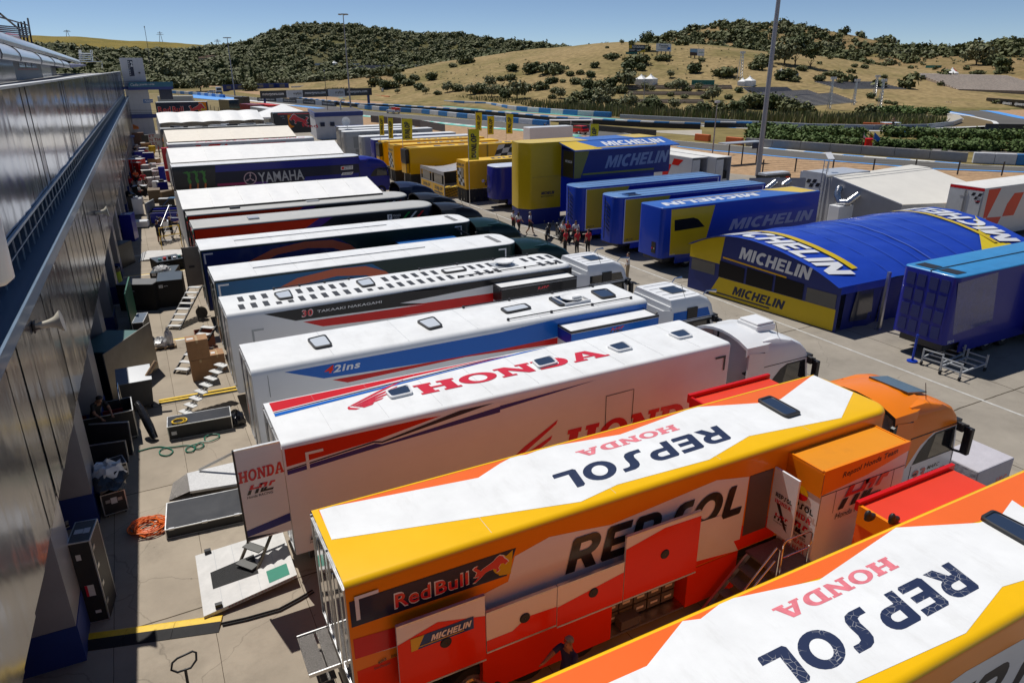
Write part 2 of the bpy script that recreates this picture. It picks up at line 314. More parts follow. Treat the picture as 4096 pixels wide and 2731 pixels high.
class Trailer:
 def __init__(s,label,x,y,L=14.0,w=2.52,h=4.0,zb=.95,side=WHITE,roof=ROOFW,rear=None,back=None,cr=.12,fr=.15,rr=.04,name='race_trailer',group='race trailers parked with their rears to the aisle',lower=True,cat='trailer',rearw=True,wheels=True):
  s.x,s.y,s.L,s.w,s.h,s.zb=x,y,L,w,h,zb
  s.t=thing(name,label,cat,(x,y,0),0,group)
  fr=max(fr,cr+.02);rr=rr if rr > .2 else .03
  pl=[]
  for cx,cy,a,r in ((rr,rr,180,rr),(L-fr,fr,270,fr),(L-fr,w-fr,0,fr),(rr,w-rr,90,rr)):
   n=(9 if r > .5 else 5) if r > .1 else 0
   pl += arc(cx,cy,r,r,a,a+90,n) if n else [(0,0) if a == 180 else (0,w) if a == 90 else (L,0) if a == 270 else (L,w)]
  bm=bmesh.new();vs=[bm.verts.new((a,b,zb)) for a,b in pl];f=bm.faces.new(vs)
  r=bmesh.ops.extrude_face_region(bm,geom=[f]);tv=[e for e in r['geom'] if isinstance(e,bmesh.types.BMVert)]
  for v in tv:v.co.z=h
  te=[e for e in bm.edges if all(abs(v.co.z-h) < 1e-6 for v in e.verts) and not (rr < .1 and all(v.co.x < .1 for v in e.verts))]
  bmesh.ops.bevel(bm,geom=te,offset=cr,segments=4,profile=.5,affect='EDGES')
  bmesh.ops.recalc_face_normals(bm,faces=bm.faces)
  ms=[side,roof,rear or side]
  for f in bm.faces:
   if f.normal.z > .45:f.material_index=1
   elif f.normal.x < -.8:f.material_index=2
  me=bpy.data.meshes.new('body');bm.to_mesh(me);bm.free()
  for m in ms:me.materials.append(m)
  shade(me,30)
  s.body=bpy.data.objects.new('body',me);COL.objects.link(s.body);s.body.parent=s.t
  if lower:
   b=MB();b.box(.35,L-.5,.25,w-.25,.55,zb+.01,DARKM);b.box(1.2,L-4.3,.02,.06,.42,zb-.004,side);b.box(1.2,L-4.3,w-.06,w-.02,.42,zb-.004,side)
   b.build('chassis',s.t)
  if wheels:
   for ax in (2.3,3.6,4.9):
    for yy in (.33,w-.33):
     q=MB();q.lathe((ax,yy,.5),[(.05,-.14),(.27,-.15),(.3,-.19),(.47,-.19),(.5,-.13),(.5,.13),(.47,.19),(.3,.19),(.27,.15),(.05,.14)],RUBBER,18,'Y')
     wo=q.build('wheel',s.t,40)
     q=MB();q.lathe((ax,yy,.5),[(.02,-.17),(.12,-.19),(.16,-.16),(.26,-.165),(.27,-.14)],STEEL,14,'Y');q.build('rim',wo,40)
   for yy in (.35,w-.35):
    q=MB();q.box(L-3.2,L-3.05,yy-.07,yy+.07,.12,zb,DARKM);q.box(L-3.28,L-2.97,yy-.15,yy+.15,0.002,.12,DARKM);q.build('landing_leg',s.t)
  s.n={}
  if rearw:
   b=MB();e=-.02
   for yy in (.03,w/2-.02,w-.07):b.box(e,-.002,yy,yy+.04,zb+.1,h-.12,STEEL)
   b.box(e,-.002,.03,w-.03,zb+.03,zb+.09,STEEL);b.box(e-.004,-.002,.08,w-.08,h-.22,h-.16,STEEL)
   for yy in (w*.28,w*.72):b.cyl((-.04,yy,zb+.15),(-.04,yy,h-.25),.018,CHROME,6)
   b.build('rear_door_frame',s.t)
 def lay(s,f):s.n[f]=s.n.get(f,0)+1;return .0045*s.n[f]
 def S(s,pts,e=.006):return [PY(*p,s.y)-V((s.x,s.y,0))+V((0,-e,0)) for p in pts]
 def R(s,pts,e=.006):return [G(*p,s.h)-V((s.x,s.y,0))+V((0,0,e)) for p in pts]
 def E(s,pts,e=.006):return [PX(*p,s.x)-V((s.x,s.y,0))+V((-e,0,0)) for p in pts]
 def u(s,pts,e=.006):return [V((a,-e,b)) for a,b in pts]
 def ur(s,pts,e=.006):return [V((a,b,s.h+e)) for a,b in pts]
 def ue(s,pts,e=.006):return [V((-e,a,b)) for a,b in pts]
 def clip(s,P,f):
  out=[]
  for p in P:
   p=p.copy()
   if f == 'S':p.x=min(max(p.x,.05),s.L-.16);p.z=min(max(p.z,s.zb+.02),s.h-.125)
   if f == 'R':p.x=min(max(p.x,.125),s.L-.16);p.y=min(max(p.y,.125),s.w-.125)
   out.append(p)
  return out
 def deco(s,name='livery'):return Deco(s,name)
class Deco:
 def __init__(d,T,name):d.T=T;d.b=MB();d.name=name;d.k=0
 def p(d,f,pts,m,px=True,clip=True):
  d.k += 1;e=.0014*d.k+.002;T=d.T
  P=getattr(T,f if px else {'S':'u','R':'ur','E':'ue'}[f])(pts,e)
  d.b.face(T.clip(P,f) if clip else P,m);return d
 def t(d,f,s,st,pts,m,px=True):
  d.k += 1;e=.0014*d.k+.002;P=getattr(d.T,f if px else {'S':'u','R':'ur','E':'ue'}[f])(pts,e)
  text(d.b,s,st,*P,m);return d
 def done(d):return d.b.build(d.name,d.T.t,weld=False)
def hatch(T,pts,m=SKYL,fr=BLACK,px=True,hh=.07):
 """roof skylight over the quad pts, a raised frame with a pane inset in it"""
 P=T.R(pts,0) if px else T.ur(pts,0)
 c=sum(P,V())/4;b=MB()
 def ring(k,z):
  out=[]
  for i in range(4):
   a,q,n=P[i-1],P[i],P[(i+1) % 4]
   q2=c+(q-c)*k;a2=c+(a-c)*k;n2=c+(n-c)*k
   for t in (0,.33,.67,1):
    A=q2+(a2-q2)*.16;B=q2+(n2-q2)*.16
    r=(A*(1-t)**2+q2*2*t*(1-t)+B*t*t);out.append(r+V((0,0,z)))
  return out
 r0,r1,r2,r3=ring(1,.002),ring(1,hh),ring(.86,hh+.012),ring(.82,hh-.01)
 n=len(r0)
 for A,B in ((r0,r1),(r1,r2),(r2,r3)):
  for i in range(n):b.face([A[i],A[(i+1) % n],B[(i+1) % n],B[i]],fr)
 o=b.build('roof_hatch',T.t,30)
 q=MB();q.face(r3,m);q.build('pane',o,weld=False)
 return o
def wing(b,o,u,v,m):
 """a stylised bird's wing of five feathers laid on the frame o,u,v"""
 o,u,v=V(o),V(u),V(v);P=lambda a,c:o+u*a+v*c
 fe=[]
 for i,(tx,ty) in enumerate(((1.0,1.0),(.93,.70),(.84,.46),(.72,.25),(.56,.07))):
  x0,y0=.03+.075*i,.17-.05*i;fe.append([(x0,y0),(tx*.5+x0*.5-.03,ty*.5+y0*.5+.03),(tx,ty),(tx-.02,ty-.08),(tx-.10,ty-.155+.012*i),(x0+.06,y0-.035)])
 fe.append([(.0,.10),(.02,.17),(.07,.08),(.3,-.06),(.22,-.08),(.05,.0)])
 for f in fe:b.face([P(*p) for p in f],m)
def hrc(b,bl,br,tl,m1=INKR,m2=INKK):
 """three-letter racing logo with a split red and black fill and a line of small lettering under it"""
 bl,br,tl=V(bl),V(br),V(tl);u,v=br-bl,tl-bl;P=lambda x,y:bl+u*x+v*(.3+.7*y)
 top=[[(.07,.52),(.13,1),(.25,1),(.21,.66),(.42,.66),(.46,1),(.58,1),(.52,.52)],[(.50,.8),(.48,1),(.76,1),(.74,.78),(.70,.52),(.60,.52),(.64,.8)],[(.78,.5),(.86,1),(1.04,1),(1.02,.8),(.92,.8),(.88,.5)]]
 bot=[[(0,0),(.06,.46),(.18,.46),(.12,0)],[(.27,0),(.33,.46),(.45,.46),(.39,0)],[(.47,.0),(.53,.46),(.62,.46),(.57,.14),(.66,.46),(.74,.46),(.70,.2),(.98,.2),(.95,0)]]
 for f in top:b.face([P(*p) for p in f],m1)
 for f in bot:b.face([P(*p) for p in f],m2)
 text(b,'Honda RACING','n',bl,bl+u*.95,bl+v*.2,m2)
BULL=[(0,.30),(.06,.36),(.10,.50),(.04,.60),(.0,.70),(.06,.78),(.16,.80),(.10,.72),(.12,.66),(.18,.58),(.20,.50),(.28,.60),(.42,.68),(.58,.80),(.66,.92),(.76,1.0),(.86,.92),(.90,.78),(.97,.66),(1.0,.56),(.94,.52),(.90,.46),(.86,.56),(.78,.56),(.70,.40),(.74,.28),(.66,.20),(.62,.26),(.66,.32),(.58,.42),(.44,.40),(.34,.36),(.24,.22),(.12,.10),(.04,.02),(-.03,.04),(.02,.10),(.10,.20),(.14,.28),(.08,.26)]
def bull(b,bl,br,tl,off,m=INKR,sun=DYEL,flip=False):
 bl,br,tl,off=V(bl),V(br),V(tl),V(off);u,v=br-bl,tl-bl
 c=[(.78+.30*math.cos(a*pi/12)*(.8),.52+.5*math.sin(a*pi/12)) for a in range(24)]
 b.face([bl+u*x+v*y for x,y in c],sun)
 b.face([bl+u*(.5+(x-.5)*1.06)+v*(.5+(y-.5)*1.10)+off for x,y in BULL],INKW)
 b.face([bl+u*x+v*y+off*2 for x,y in BULL],m)
def slide(T,name,x0,x1,out,z0,z1,side,roof,lip=None,y=None):
 """a box that slides out of the trailer's near side"""
 b=MB();b.box(x0,x1,-out,.0-.002,z0,z1-.06,side);b.box(x0+.03,x1-.03,-out+.03,-.004,z1-.06,z1-.02,roof)
 if lip:b.box(x0,x1,-out-.012,-out+.05,z1-.06,z1+.02,lip);b.box(x0-.012,x0+.03,-out+.05,-.01,z1-.06,z1+.0,lip);b.box(x1-.03,x1+.012,-out+.05,-.01,z1-.06,z1+.0,lip)
 return b.build(name,T.t)
def rail(T,x0,x1,y,m=DARKM):
 b=MB();b.cyl((x0,y,T.h+.06),(x1,y,T.h+.06),.02,m,6);n=4
 for i in range(n):
  xx=x0+(x1-x0)*(i+.02)/(n-.96);b.box(xx-.04,xx+.04,y-.03,y+.03,T.h+.001,T.h+.09,m)
 b.build('awning_rail',T.t)
def bracket(d,x,z,px,m=INKW,flip=1):
 d.p('S',[(x,z),(x+.42*flip,z),(x+.42*flip,z-.07),(x+.07*flip,z-.07),(x+.07*flip,z-.5),(x,z-.5)],m,px=False)
def truck(label,x,y,paint_,low,stripe=None,bulge=WHITE,black_fin=True,roofm=None,style='A',pod=False):
 t=thing('tractor_truck',label,'truck',(x,y,0),0,'tractor units coupled to the trailers')
 W=1.24;B_=style == 'B'
 lev=[(.45,2.28,W,.2),(1.05,2.36,W,.22),(1.95,2.33,W,.22)] + ([(2.75,2.27,W,.24),(3.25,2.12,W-.02,.26),(3.52,1.92,W-.07,.28),(3.68,1.6,W-.16,.26)] if B_ else [(2.75,2.2,W,.24),(3.02,2.08,W,.26),(3.3,1.82,W-.02,.28),(3.52,1.4,W-.07,.28),(3.66,.8,W-.17,.24)])
 b=MB();rings=[]
 for z,fx,hw,r in lev:rings.append([V((0,-hw,z))]+[V((p[0],p[1],z)) for p in arc(fx-r,-hw+r,r,r,-90,0,4)]+[V((p[0],p[1],z)) for p in arc(fx-r,hw-r,r,r,0,90,4)]+[V((0,hw,z))])
 n=len(rings[0])
 for k in range(len(rings)-1):
  m=low if lev[k][0] < 2.7 else paint_
  for i in range(n):b.face([rings[k][i],rings[k][(i+1) % n],rings[k+1][(i+1) % n],rings[k+1][i]],m)
 b.face(rings[-1],roofm or paint_);b.face(rings[0][::-1],low);b.build('cab',t,24,weld=True)
 g=MB();e=.008
 for sgn in (-1,1):yy=sgn*(W+e);g.face([(.95,yy,1.98),(2.06,yy,1.98),(1.92,yy,2.68),(1.1,yy,2.68)][::sgn],GLASS)
 g.build('side_window',t,weld=False)
 g=MB()
 for sgn in (-1,1):
  yy=sgn*(W+e*.6);g.face([(.3,yy,1.93),(.93,yy,1.93),(1.06,yy,2.72),(.8,yy,2.6),(.5,yy,2.3)][::sgn],BLACK);g.face([(.93,yy,1.93),(2.1,yy,1.93),(1.95,yy,2.73),(1.06,yy,2.73)][::sgn],BLACK)
  for (x0,x1,z0,z1_) in ((.02,2.1,2.79,2.815),(.28,.295,1.0,1.9),(2.12,2.135,1.0,1.9),(.28,2.13,.98,.995)):g.box(x0,x1,yy-.004,yy+.004,z0,z1_,DARKM)
  g.box(.42,.6,yy-.012,yy+.012,1.55,1.6,BLACK)
 g.build('door_seal',t,weld=False)
 g=MB();fx=lambda z:2.33-(z-1.95)*.17+.014;g.face([(fx(2.0),-.98,2.0),(fx(2.0),.98,2.0),(fx(2.7),.9,2.7),(fx(2.7),-.9,2.7)],GLASS);g.build('windscreen',t,weld=False)
 g=MB();g.prism([(2.1,2.8),(2.5,2.74),(2.5,2.66),(2.18,2.72)],-1.1,1.1,BLACK);g.build('sun_visor',t)
 for sgn in (-1,1):
  g=MB();g.box(2.12,2.28,sgn*1.5-.11,sgn*1.5+.11,1.9,2.72,BLACK);g.box(2.05,2.2,sgn*1.3-.1,sgn*1.3+.1,2.55,2.8,BLACK);g.bar((2.05,sgn*1.2,2.78),(2.15,sgn*1.5,2.78),.07,BLACK);g.bar((2.05,sgn*1.2,1.95),(2.15,sgn*1.5,1.95),.07,BLACK);g.build('mirror',t,bevel=.03)
  g=MB();g.prism([(-.72,.7),(-.004,.7),(-.004,3.3),(-.72,3.4)],sgn*(W-.05),sgn*W,low);g.prism([(-.72,2.0),(-.01,2.6),(-.01,3.31),(-.72,3.42)],sgn*W,sgn*(W+.006),paint_)
  if black_fin or B_:g.prism([(-.84,.9),(-.725,.9),(-.725,3.4),(-.86,3.32)],sgn*(W-.08),sgn*(W+.02),BLACK)
  g.build('side_fairing',t)
  g=MB();g.box(2.3,2.385,sgn*.95-.2,sgn*.95+.2,.78,.98,SKYL);g.build('headlight',t,bevel=.02)
 if not B_:
  g=MB();A=[(-W,3.36),(-W+.03,3.6),(-.8,3.76),(-.4,3.84),(0,3.87),(.4,3.84),(.8,3.76),(W-.03,3.6),(W,3.36)];Bq=[(a*.95,c-.09) for a,c in A];X0,X1=-.78,.75
  for i in range(8):
   (a0,c0),(a1,c1),(b0,d0),(b1,d1)=A[i],A[i+1],Bq[i],Bq[i+1];k=lambda a,c:(X1,a*.84,min(c-.02,3.70));h2=lambda a,c:(.1,a*.985,c-.02)
   g.face([(X0,a0,c0),(X0,a1,c1),h2(a1,c1),h2(a0,c0)],paint_);g.face([h2(a0,c0),h2(a1,c1),k(a1,c1),k(a0,c0)],paint_);g.face([(X0,b0,d0),(.05,b0,d0),(.05,b1,d1),(X0,b1,d1)],bulge)
   g.face([(X0-.02,a0,c0),(X0-.02,b0,d0),(X0-.02,b1,d1),(X0-.02,a1,c1)],BLACK if black_fin else paint_);g.face([(X0-.02,a0,c0),(X0-.02,a1,c1),(X0,a1,c1),(X0,a0,c0)],paint_)
  g.build('roof_fairing',t,20)
  g=MB();g.ell((-.02,.1,2.55),(.26,.8,.95),bulge,18,10);g.box(-.05,-.004,-1.1,1.1,.9,3.55,bulge)
  for yy in (-.95,.85):g.box(-.09,-.05,yy,yy+.06,1.8,3.5,BLACK)
  g.build('cab_rear_wall',t,40);g=MB()
  for i in range(6):g.box(-.4,-.06,-1.12,-.72,1.05+i*.28,1.10+i*.28,DARKM)
  g.build('vent',t)
 else:
  g=MB();g.box(-.06,-.004,-1.15,1.15,.9,3.45,bulge);g.box(-.1,-.061,-.95,.75,1.6,3.2,WHITE);g.box(-.12,-.101,-.85,.65,1.75,2.4,GREYP);g.build('cab_rear_wall',t,bevel=.02);g=MB()
  for yy in (-.8,-.4,0,.4,.8):g.box(.15,1.5,yy-.012,yy+.012,3.682,3.692,GREYP)
  g.build('roof_rib',t);g=MB()
  for sgn in (-1,1):g.face([(.08,sgn*(W+.004),2.84),(1.95,sgn*(W+.004),2.84),(1.8,sgn*(W-.012),3.2),(.08,sgn*(W+.0),3.2)],stripe or GLASS);g.box(.75,1.25,sgn*W-.03,sgn*W+.03,2.86,3.3,BLACK);g.box(.02,2.25,sgn*W-.02,sgn*W+.02,2.55+.1,2.74,BLACK)
  g.build('upper_window',t,weld=False)
  for yy in (-.95,.95):g=MB();g.tube([(1.75,yy,3.62),(1.9,yy*1.02,3.78),(2.3,yy*1.1,3.74)],[.02,.025,.07],CHROME,8);g.build('air_horn',t,40)
 g=MB()
 for i in range(3):g.tube([(-.45,.3*i-.2,1.6),(-.8,.3*i-.1,1.25),(-1.1,.3*i-.2,1.35)],.03,[RED,BLACK,YEL][i],6)
 g.build('air_line',t)
 b=MB();b.box(-3.6,.1,-.45,.45,.6,.95,DARKM);b.box(-.9,.9,-1.15,-.55,.45,.95,STEEL);b.box(-3.2,-1.5,-1.22,-.8,.95,1.05,BLACK);b.box(-3.2,-1.5,.8,1.22,.95,1.05,BLACK);b.build('chassis',t)
 for ax in (1.35,-2.4):
  for sgn in (-1,1):
   q=MB();q.lathe((ax,sgn*1.06,.5),[(.05,-.16),(.28,-.17),(.31,-.2),(.48,-.2),(.51,-.12),(.51,.12),(.48,.2),(.31,.2),(.28,.17),(.05,.16)],RUBBER,18,'Y');wo=q.build('wheel',t,40)
   q=MB();q.lathe((ax,sgn*1.06,.5),[(.02,-.2),(.14,-.21),(.17,-.17),(.27,-.18),(.28,-.15)],STEEL,14,'Y');q.lathe((ax,sgn*1.06,.5),[(.02,.2),(.14,.21),(.17,.17),(.27,.18),(.28,.15)],STEEL,14,'Y');q.build('rim',wo,40)
 b=MB();b.box(2.3,2.42,-1.1,1.1,.35,.75,low);b.build('bumper',t,bevel=.03);b=MB();b.box(2.36,2.385,-.8,.8,1.0,1.75,slats('grille_slats',(.01,.01,.01),(.08,.08,.08),6,'Z'));b.build('grille',t)
 g=MB();g.tube([(.9,-.9,3.55),(.6,-.95,4.2)],.010,BLACK,5);g.build('aerial',t)
 if pod:b=MB();b.box(.3,1.15,-.5,.45,3.68,3.92,WHITE);b.box(.35,1.1,-.45,.4,3.92,4.0,WHITE);b.build('roof_air_conditioner',t,bevel=.06)
 return t
def cabdeco(t,name='livery'):return MB()
def seams(T,step=1.42,m=None):
 b=MB();i=1
 while i*step < T.L-.4:b.box(i*step,i*step+.008,.14,T.w-.14,T.h+.0008,T.h+.003,m or GREYP);i += 1
 b.build('roof_seam',T.t)
W252=2.52
T0=Trailer('white, orange and yellow trailer roof nearest the camera, its big dark blue lettering cracked',1.9,4.12,14.0,roof=YELLOW,side=AMBER,cr=.14)
d=T0.deco('roof_livery')
d.p('R',[(.13,2.39),(13.8,2.39),(13.8,1.6),(11.4,1.75),(9.6,2.02),(8.05,1.95),(5.9,2.26),(5.2,2.1),(4.6,2.12),(3.1,1.6),(.13,2.05)],ORANGE,px=False)
d.p('R',z8(905,1563,1855,1135,2165,740,2500,640,2700,300,2250,0,2160,125,1970,193,1235,222,600,682) + z6(1220,940,1110,995,985,1125,843,1143,563,1494,210,1650) + [(2350,2900),(3000,2950)],ROOFW)
d.t('R','REPSOL','r',z8(1700,525,60,1345,1990,750),INKC)
d.t('R','HONDA','h',z8(1165,483,188,932,1291,573),FADED);d.done()
d=T0.deco('roof_seam')
d.done() if d.b.v else None
hatch(T0,z8(1962,165,2080,100,2420,270,2420,430),SKYD)
d=T0.deco('side_livery')
d.p('S',[(0.1,3.3),(4,3.0),(8,3.45),(13.8,3.2),(13.8,1.9),(.1,1.6)],WHITE,px=False);d.t('S','REPSOL','r',[(6.0,2.0),(12.2,2.0),(6.5,3.1)],INKK,px=False);d.done()
b=MB();b.box(10.75,14.0,2.524,3.95,1.3,3.12,ORANGE);b.box(10.8,13.95,2.526,3.93,3.12,3.17,paint('red_lid',(.72,.05,.02),rough=.5));b.box(10.7,14.05,3.93,4.02,3.05,3.27,RED);b.box(10.7,10.78,2.53,3.93,2.75,3.2,AMBER);b.build('slide_out',T0.t)
T1=Trailer('orange, yellow and white trailer with side lockers flipped open and orange slide-out',1.9,9.77,14.05,roof=YELLOW,side=AMBER,zb=1.42,cr=.14,fr=.5,lower=False,rear=M('mirror_panel',(.5,.5,.52),.06,.9,noise=.03))
d=T1.deco('roof_livery')
d.p('R',[(.13,2.39),(13.9,2.39),(13.9,1.5),(12,1.5),(9.6,2.2),(7.1,1.9),(5,2.2),(3.4,1.7),(.13,2.0)],ORANGE,px=False)
d.p('R',z4(130,228,1345,20) + z5(0,1290,110,1222,225,1215,380,1125,1030,1042,1640,797,2190,775) + z7(65,455,270,420,605,187,1000,330,790,580,0,735) + z5(1790,1257,1005,1470) + z4(2120,200,225,490),ROOFW)
d.t('R','REPSOL','r',z5(1850,963,440,1388,1990,1080),INK)
d.p('R',[(.13,2.36),(13.9,2.36),(13.9,2.4),(.13,2.4)],YELLOW,px=False)
d.t('R','HONDA','h',z5(1478,957,640,1192,1542,1001),FADED);d.done()
hatch(T1,z7(62,440,180,403,452,550,320,590),SKYD)
d=T1.deco('side_livery')
d.p('S',[(.06,1.44),(10.3,1.44),(10.3,2.1),(.06,2.1)],ORED,px=False)
d.p('S',z4(395,1390,720,1295,1390,1060) + z6(0,900,1290,500,1365,10,1110,38,285,385,0,440) + z4(1880,465,1620,610,1570,800,385,1400),WHITE)
d.p('S',z4(380,1245,1000,1060,1000,1200,400,1392),RED)
d.p('S',z4(345,965,1630,545,1560,755,385,1150),NAVY)
d.p('S',z4(1490,665,1605,560,1590,740,1500,755),DYEL)
d.t('S','Red','b',z4(712,1012,990,920,705,890),INKW).t('S','Bull','b',z4(1015,910,1275,822,1010,800),INKW)
d.t('S','Red','b',z4(720,1000,985,913,713,900),INKR).t('S','Bull','b',z4(1025,900,1268,818,1020,806),INKR)
d.k += 1;P=T1.S(z4(1315,810,1575,725,1300,665),.0014*d.k);bull(d.b,*P,(0,-.0014,0));d.k += 2
d.t('S','REPSOL','r',z4(1998,750,2750,520,2060,490) if 0 else [z4(1998,750)[0],z6(1285,300)[0],z4(2065,470)[0]],INKK)
d.p('S',z6(1140,310,860,400,870,690,1270,600),WHITE)
d.t('S','asics','b',z4(590,1420,650,1385,588,1393),INKK).t('S','ShinDengen','n',z4(560,1467,680,1420,556,1445),INKK).t('S','IVECO','b',z4(688,1370,760,1345,685,1350),INKK)
bracket(d,.14,3.72,0);d.done()
b=MB();b.box(.05,13.6,.62,2.48,.5,1.41,DARKM)
for x0,x1 in ((.06,.65),(2.5,5.57),(7.65,9.15)):b.box(x0,x1,.0,.6,.35,1.4,ORED if x0 > 1 else WHITE)
b.box(.66,2.49,.05,.6,.35,.4,DARKM);b.box(5.58,7.64,.02,.6,.33,.38,STEEL)
b.box(11.2,13.9,.02,.6,.4,1.4,WHITE);b.build('side_locker',T1.t)
b=MB()
for i in range(5):
 for j in range(3):
  b.box(5.62+i*.4,5.98+i*.4,.32,.6,.42+j*.31,.68+j*.31,M('grey_crate',(.13,.125,.13),.5));b.box(5.7+i*.4,5.9+i*.4,.312,.318,.52+j*.31,.58+j*.31,INKW)
b.box(5.9,6.4,.05,.3,.39,.62,M('grey_crate'));b.build('drawer',T1.t)
b=MB()
for i in range(5):b.box(2.7+i*.6,3.2+i*.6,.2,.58,1.405,1.41,STEEL)
b.build('shelf',T1.t)
for i,(X0,X1,Z0,Z1,po) in enumerate(((.74,2.44,1.53,3.0,[(.74,2.62),(1.5,2.82),(2.44,2.56)]),(2.46,3.99,1.68,2.58,[(2.46,1.95),(3.0,1.95),(3.35,2.16),(3.99,2.13)]),(4.01,5.6,1.62,2.58,[(4.01,2.1),(5.6,2.35)]),(5.62,7.58,1.62,3.17,[(5.62,2.9),(6.6,3.1),(7.58,3.08)]))):
 b=MB();b.box(X0,X1,-.29,-.24,Z0,Z1,WHITE)
 b.box(X0,X1,-.30,-.23,Z1,Z1+.035,ALU);b.box(X0,X1,-.30,-.23,Z0-.035,Z0,ALU)
 b.face([(X0,-.295,Z0+.005),(X1,-.295,Z0+.005)]+[(a,-.295,c) for a,c in po[::-1]],ORED)
 o=b.build('locker_door',T1.t)
 q=MB();q.lathe(((X0+X1)/2+.05,-.31,(Z0+Z1)/2+.03),[(.01,-.01),(.1,-.008),(.115,.01)],BLACK,16,'Y');q.build('handle',o)
 for xx in (X0+.15,X1-.15):
  q=MB();q.bar((xx,-.24,Z0+.25),(xx,-.0,Z0+.1),.04,DARKM);q.build('hinge_arm',o)
 if i == 0:
  q=MB();q.face([(.98,-.302,2.38),(2.2,-.302,2.38),(2.2,-.302,2.66),(.98,-.302,2.66)],paint('panel_blue',(.01,.04,.2)));q.face([(.98,-.304,2.38),(1.1,-.304,2.38),(1.24,-.304,2.66),(.98,-.304,2.66)],DYEL);q.box(1.1,2.0,-.308,-.306,2.425,2.44,DYEL)
  text(q,'MICHELIN','k',(1.35,-.31,2.46),(2.12,-.31,2.46),(1.39,-.31,2.6),INKW);q.build('sponsor_plate',o,weld=False)
b=MB();b.box(9.22,9.95,-.012,-.004,1.8,3.42,M('door_dark',(.11,.08,.08),.4));b.build('doorway',T1.t)
b=MB();b.box(9.98,10.03,-.72,-.02,1.8,3.45,WHITE);b.face([(9.976,-.6,2.0),(9.976,-.5,2.05),(9.976,-.2,2.6),(9.976,-.3,2.62)],BLACK)
text(b,'REPSOL','r',(9.972,-.15,2.75),(9.972,-.62,2.75),(9.972,-.15,2.87),INKK);text(b,'HONDA','h',(9.972,-.15,2.6),(9.972,-.62,2.6),(9.972,-.15,2.7),INKR);hrc(b,(9.972,-.2,2.1),(9.972,-.6,2.1),(9.972,-.17,2.35));b.build('open_door',T1.t,weld=False)
sl=slide(T1,'slide_out',10.4,13.3,1.0,.75,3.72,WHITE,paint('slide_roof',(.74,.27,.01),rough=.55,grime=.35),AMBER)
b=MB();b.box(10.385,10.399,-1.0,-.005,3.05,3.66,AMBER)
b.face([(10.39,-1.015,3.12),(11.9,-1.015,3.24),(13.31,-1.015,3.5),(13.31,-1.015,3.74),(10.39,-1.015,3.74)],AMBER)
text(b,'Repsol Honda Team','b',(11.0,-1.02,3.36),(12.85,-1.02,3.5),(11.03,-1.02,3.55),INKK)
hrc(b,(11.0,-1.02,2.3),(12.5,-1.02,2.3),(11.15,-1.02,3.1))
b.box(10.41,13.29,-1.006,-1.002,3.08,3.1,DARKM);b.box(10.41,10.42,-1.007,-1.003,2.3,3.08,DARKM);b.box(12.9,12.91,-1.006,-1.002,2.5,3.08,DARKM);b.box(10.9,10.91,-1.006,-1.002,2.5,3.08,DARKM)
b.face([(11.6,-1.006,.8),(13.28,-1.006,.8),(13.28,-1.006,1.8)],ORED)
xs=10.38
b.face([(xs,-.5-.2*math.cos(a*pi/8),2.9+.2*math.sin(a*pi/8)) for a in range(9)],DUNY);b.face([(xs,-.5+.2*math.cos(a*pi/8),2.89-.17*math.sin(a*pi/8)) for a in range(9)],RED)
text(b,'REPSOL','r',(xs,-.12,2.5),(xs,-.9,2.5),(xs,-.12,2.66),INKK);text(b,'HONDA','h',(xs,-.15,2.25),(xs,-.88,2.25),(xs,-.15,2.4),INKR);hrc(b,(xs,-.2,1.75),(xs,-.85,1.75),(xs,-.15,2.15))
text(b,'One HEART.','b',(xs,-.12,1.58),(xs,-.9,1.58),(xs,-.12,1.7),INKR);text(b,'Satu HATI.','b',(xs,-.2,1.4),(xs,-.85,1.4),(xs,-.2,1.52),INKR)
b.build('slide_out_lettering',sl,weld=False)
st=thing('access_stairs','steel landing with chequered treads and tubular handrails beside the orange slide-out','stairs',(11.2,9.68,0))
b=MB();PL=M('tread_plate',(.30,.28,.26),.4,.8,noise=.3,scale=30,bump=.6,bscale=80);b.box(0,1.05,-1.0,0,1.36,1.42,PL);b.box(-.02,1.07,-1.02,-1.0,1.3,1.44,STEEL);b.build('landing',st)
for i in range(5):
 b=MB();b.box(-.32-.27*i,-.03-.27*i,-.98,-.12,1.12-.25*i,1.15-.25*i,PL);b.build('step',st)
for yy in (-1.0,-.1):
 b=MB();b.bar((0,yy,1.36),(-1.5,yy,.02),.05,STEEL,.14);b.build('stringer',st)
b=MB();b.tube([(.05,-.97,1.42),(.05,-.97,2.2),(.12,-.97,2.3),(.85,-.97,2.3),(.95,-.97,2.22),(.95,-.97,1.95),(.88,-.97,1.85),(.1,-.97,1.85)],.02,CHROME,8);b.tube([(.9,-.97,1.42),(.9,-.97,1.9)],.02,CHROME,8);b.build('landing_handrail',st,40)
b=MB();b.tube([(-.05,-.97,1.2),(-.05,-.97,2.1),(-.15,-.97,2.2),(-1.4,-.97,1.0),(-1.45,-.97,.85),(-1.4,-.97,.75),(-.15,-.97,1.85)],.02,CHROME,8);b.build('stair_handrail',st,40)
b=MB();b.box(10.7,13.65,2.524,3.75,1.3,3.4,ORANGE);b.box(10.72,13.63,2.53,3.7,3.4,3.44,paint('red_lid'));b.box(10.65,13.7,3.7,3.8,3.3,3.55,RED);b.box(10.65,10.72,2.53,3.7,3.2,3.5,RED);b.build('far_slide_out',T1.t)
b=MB()
for yy in (1.1,2.2):b.box(-.62,-.02,yy-.012,yy+.012,1.25,1.33,ALU)
b.box(-.62,-.3,1.1,2.2,1.27,1.3,PL);b.box(-.25,-.02,1.1,2.2,1.28,1.31,PL)
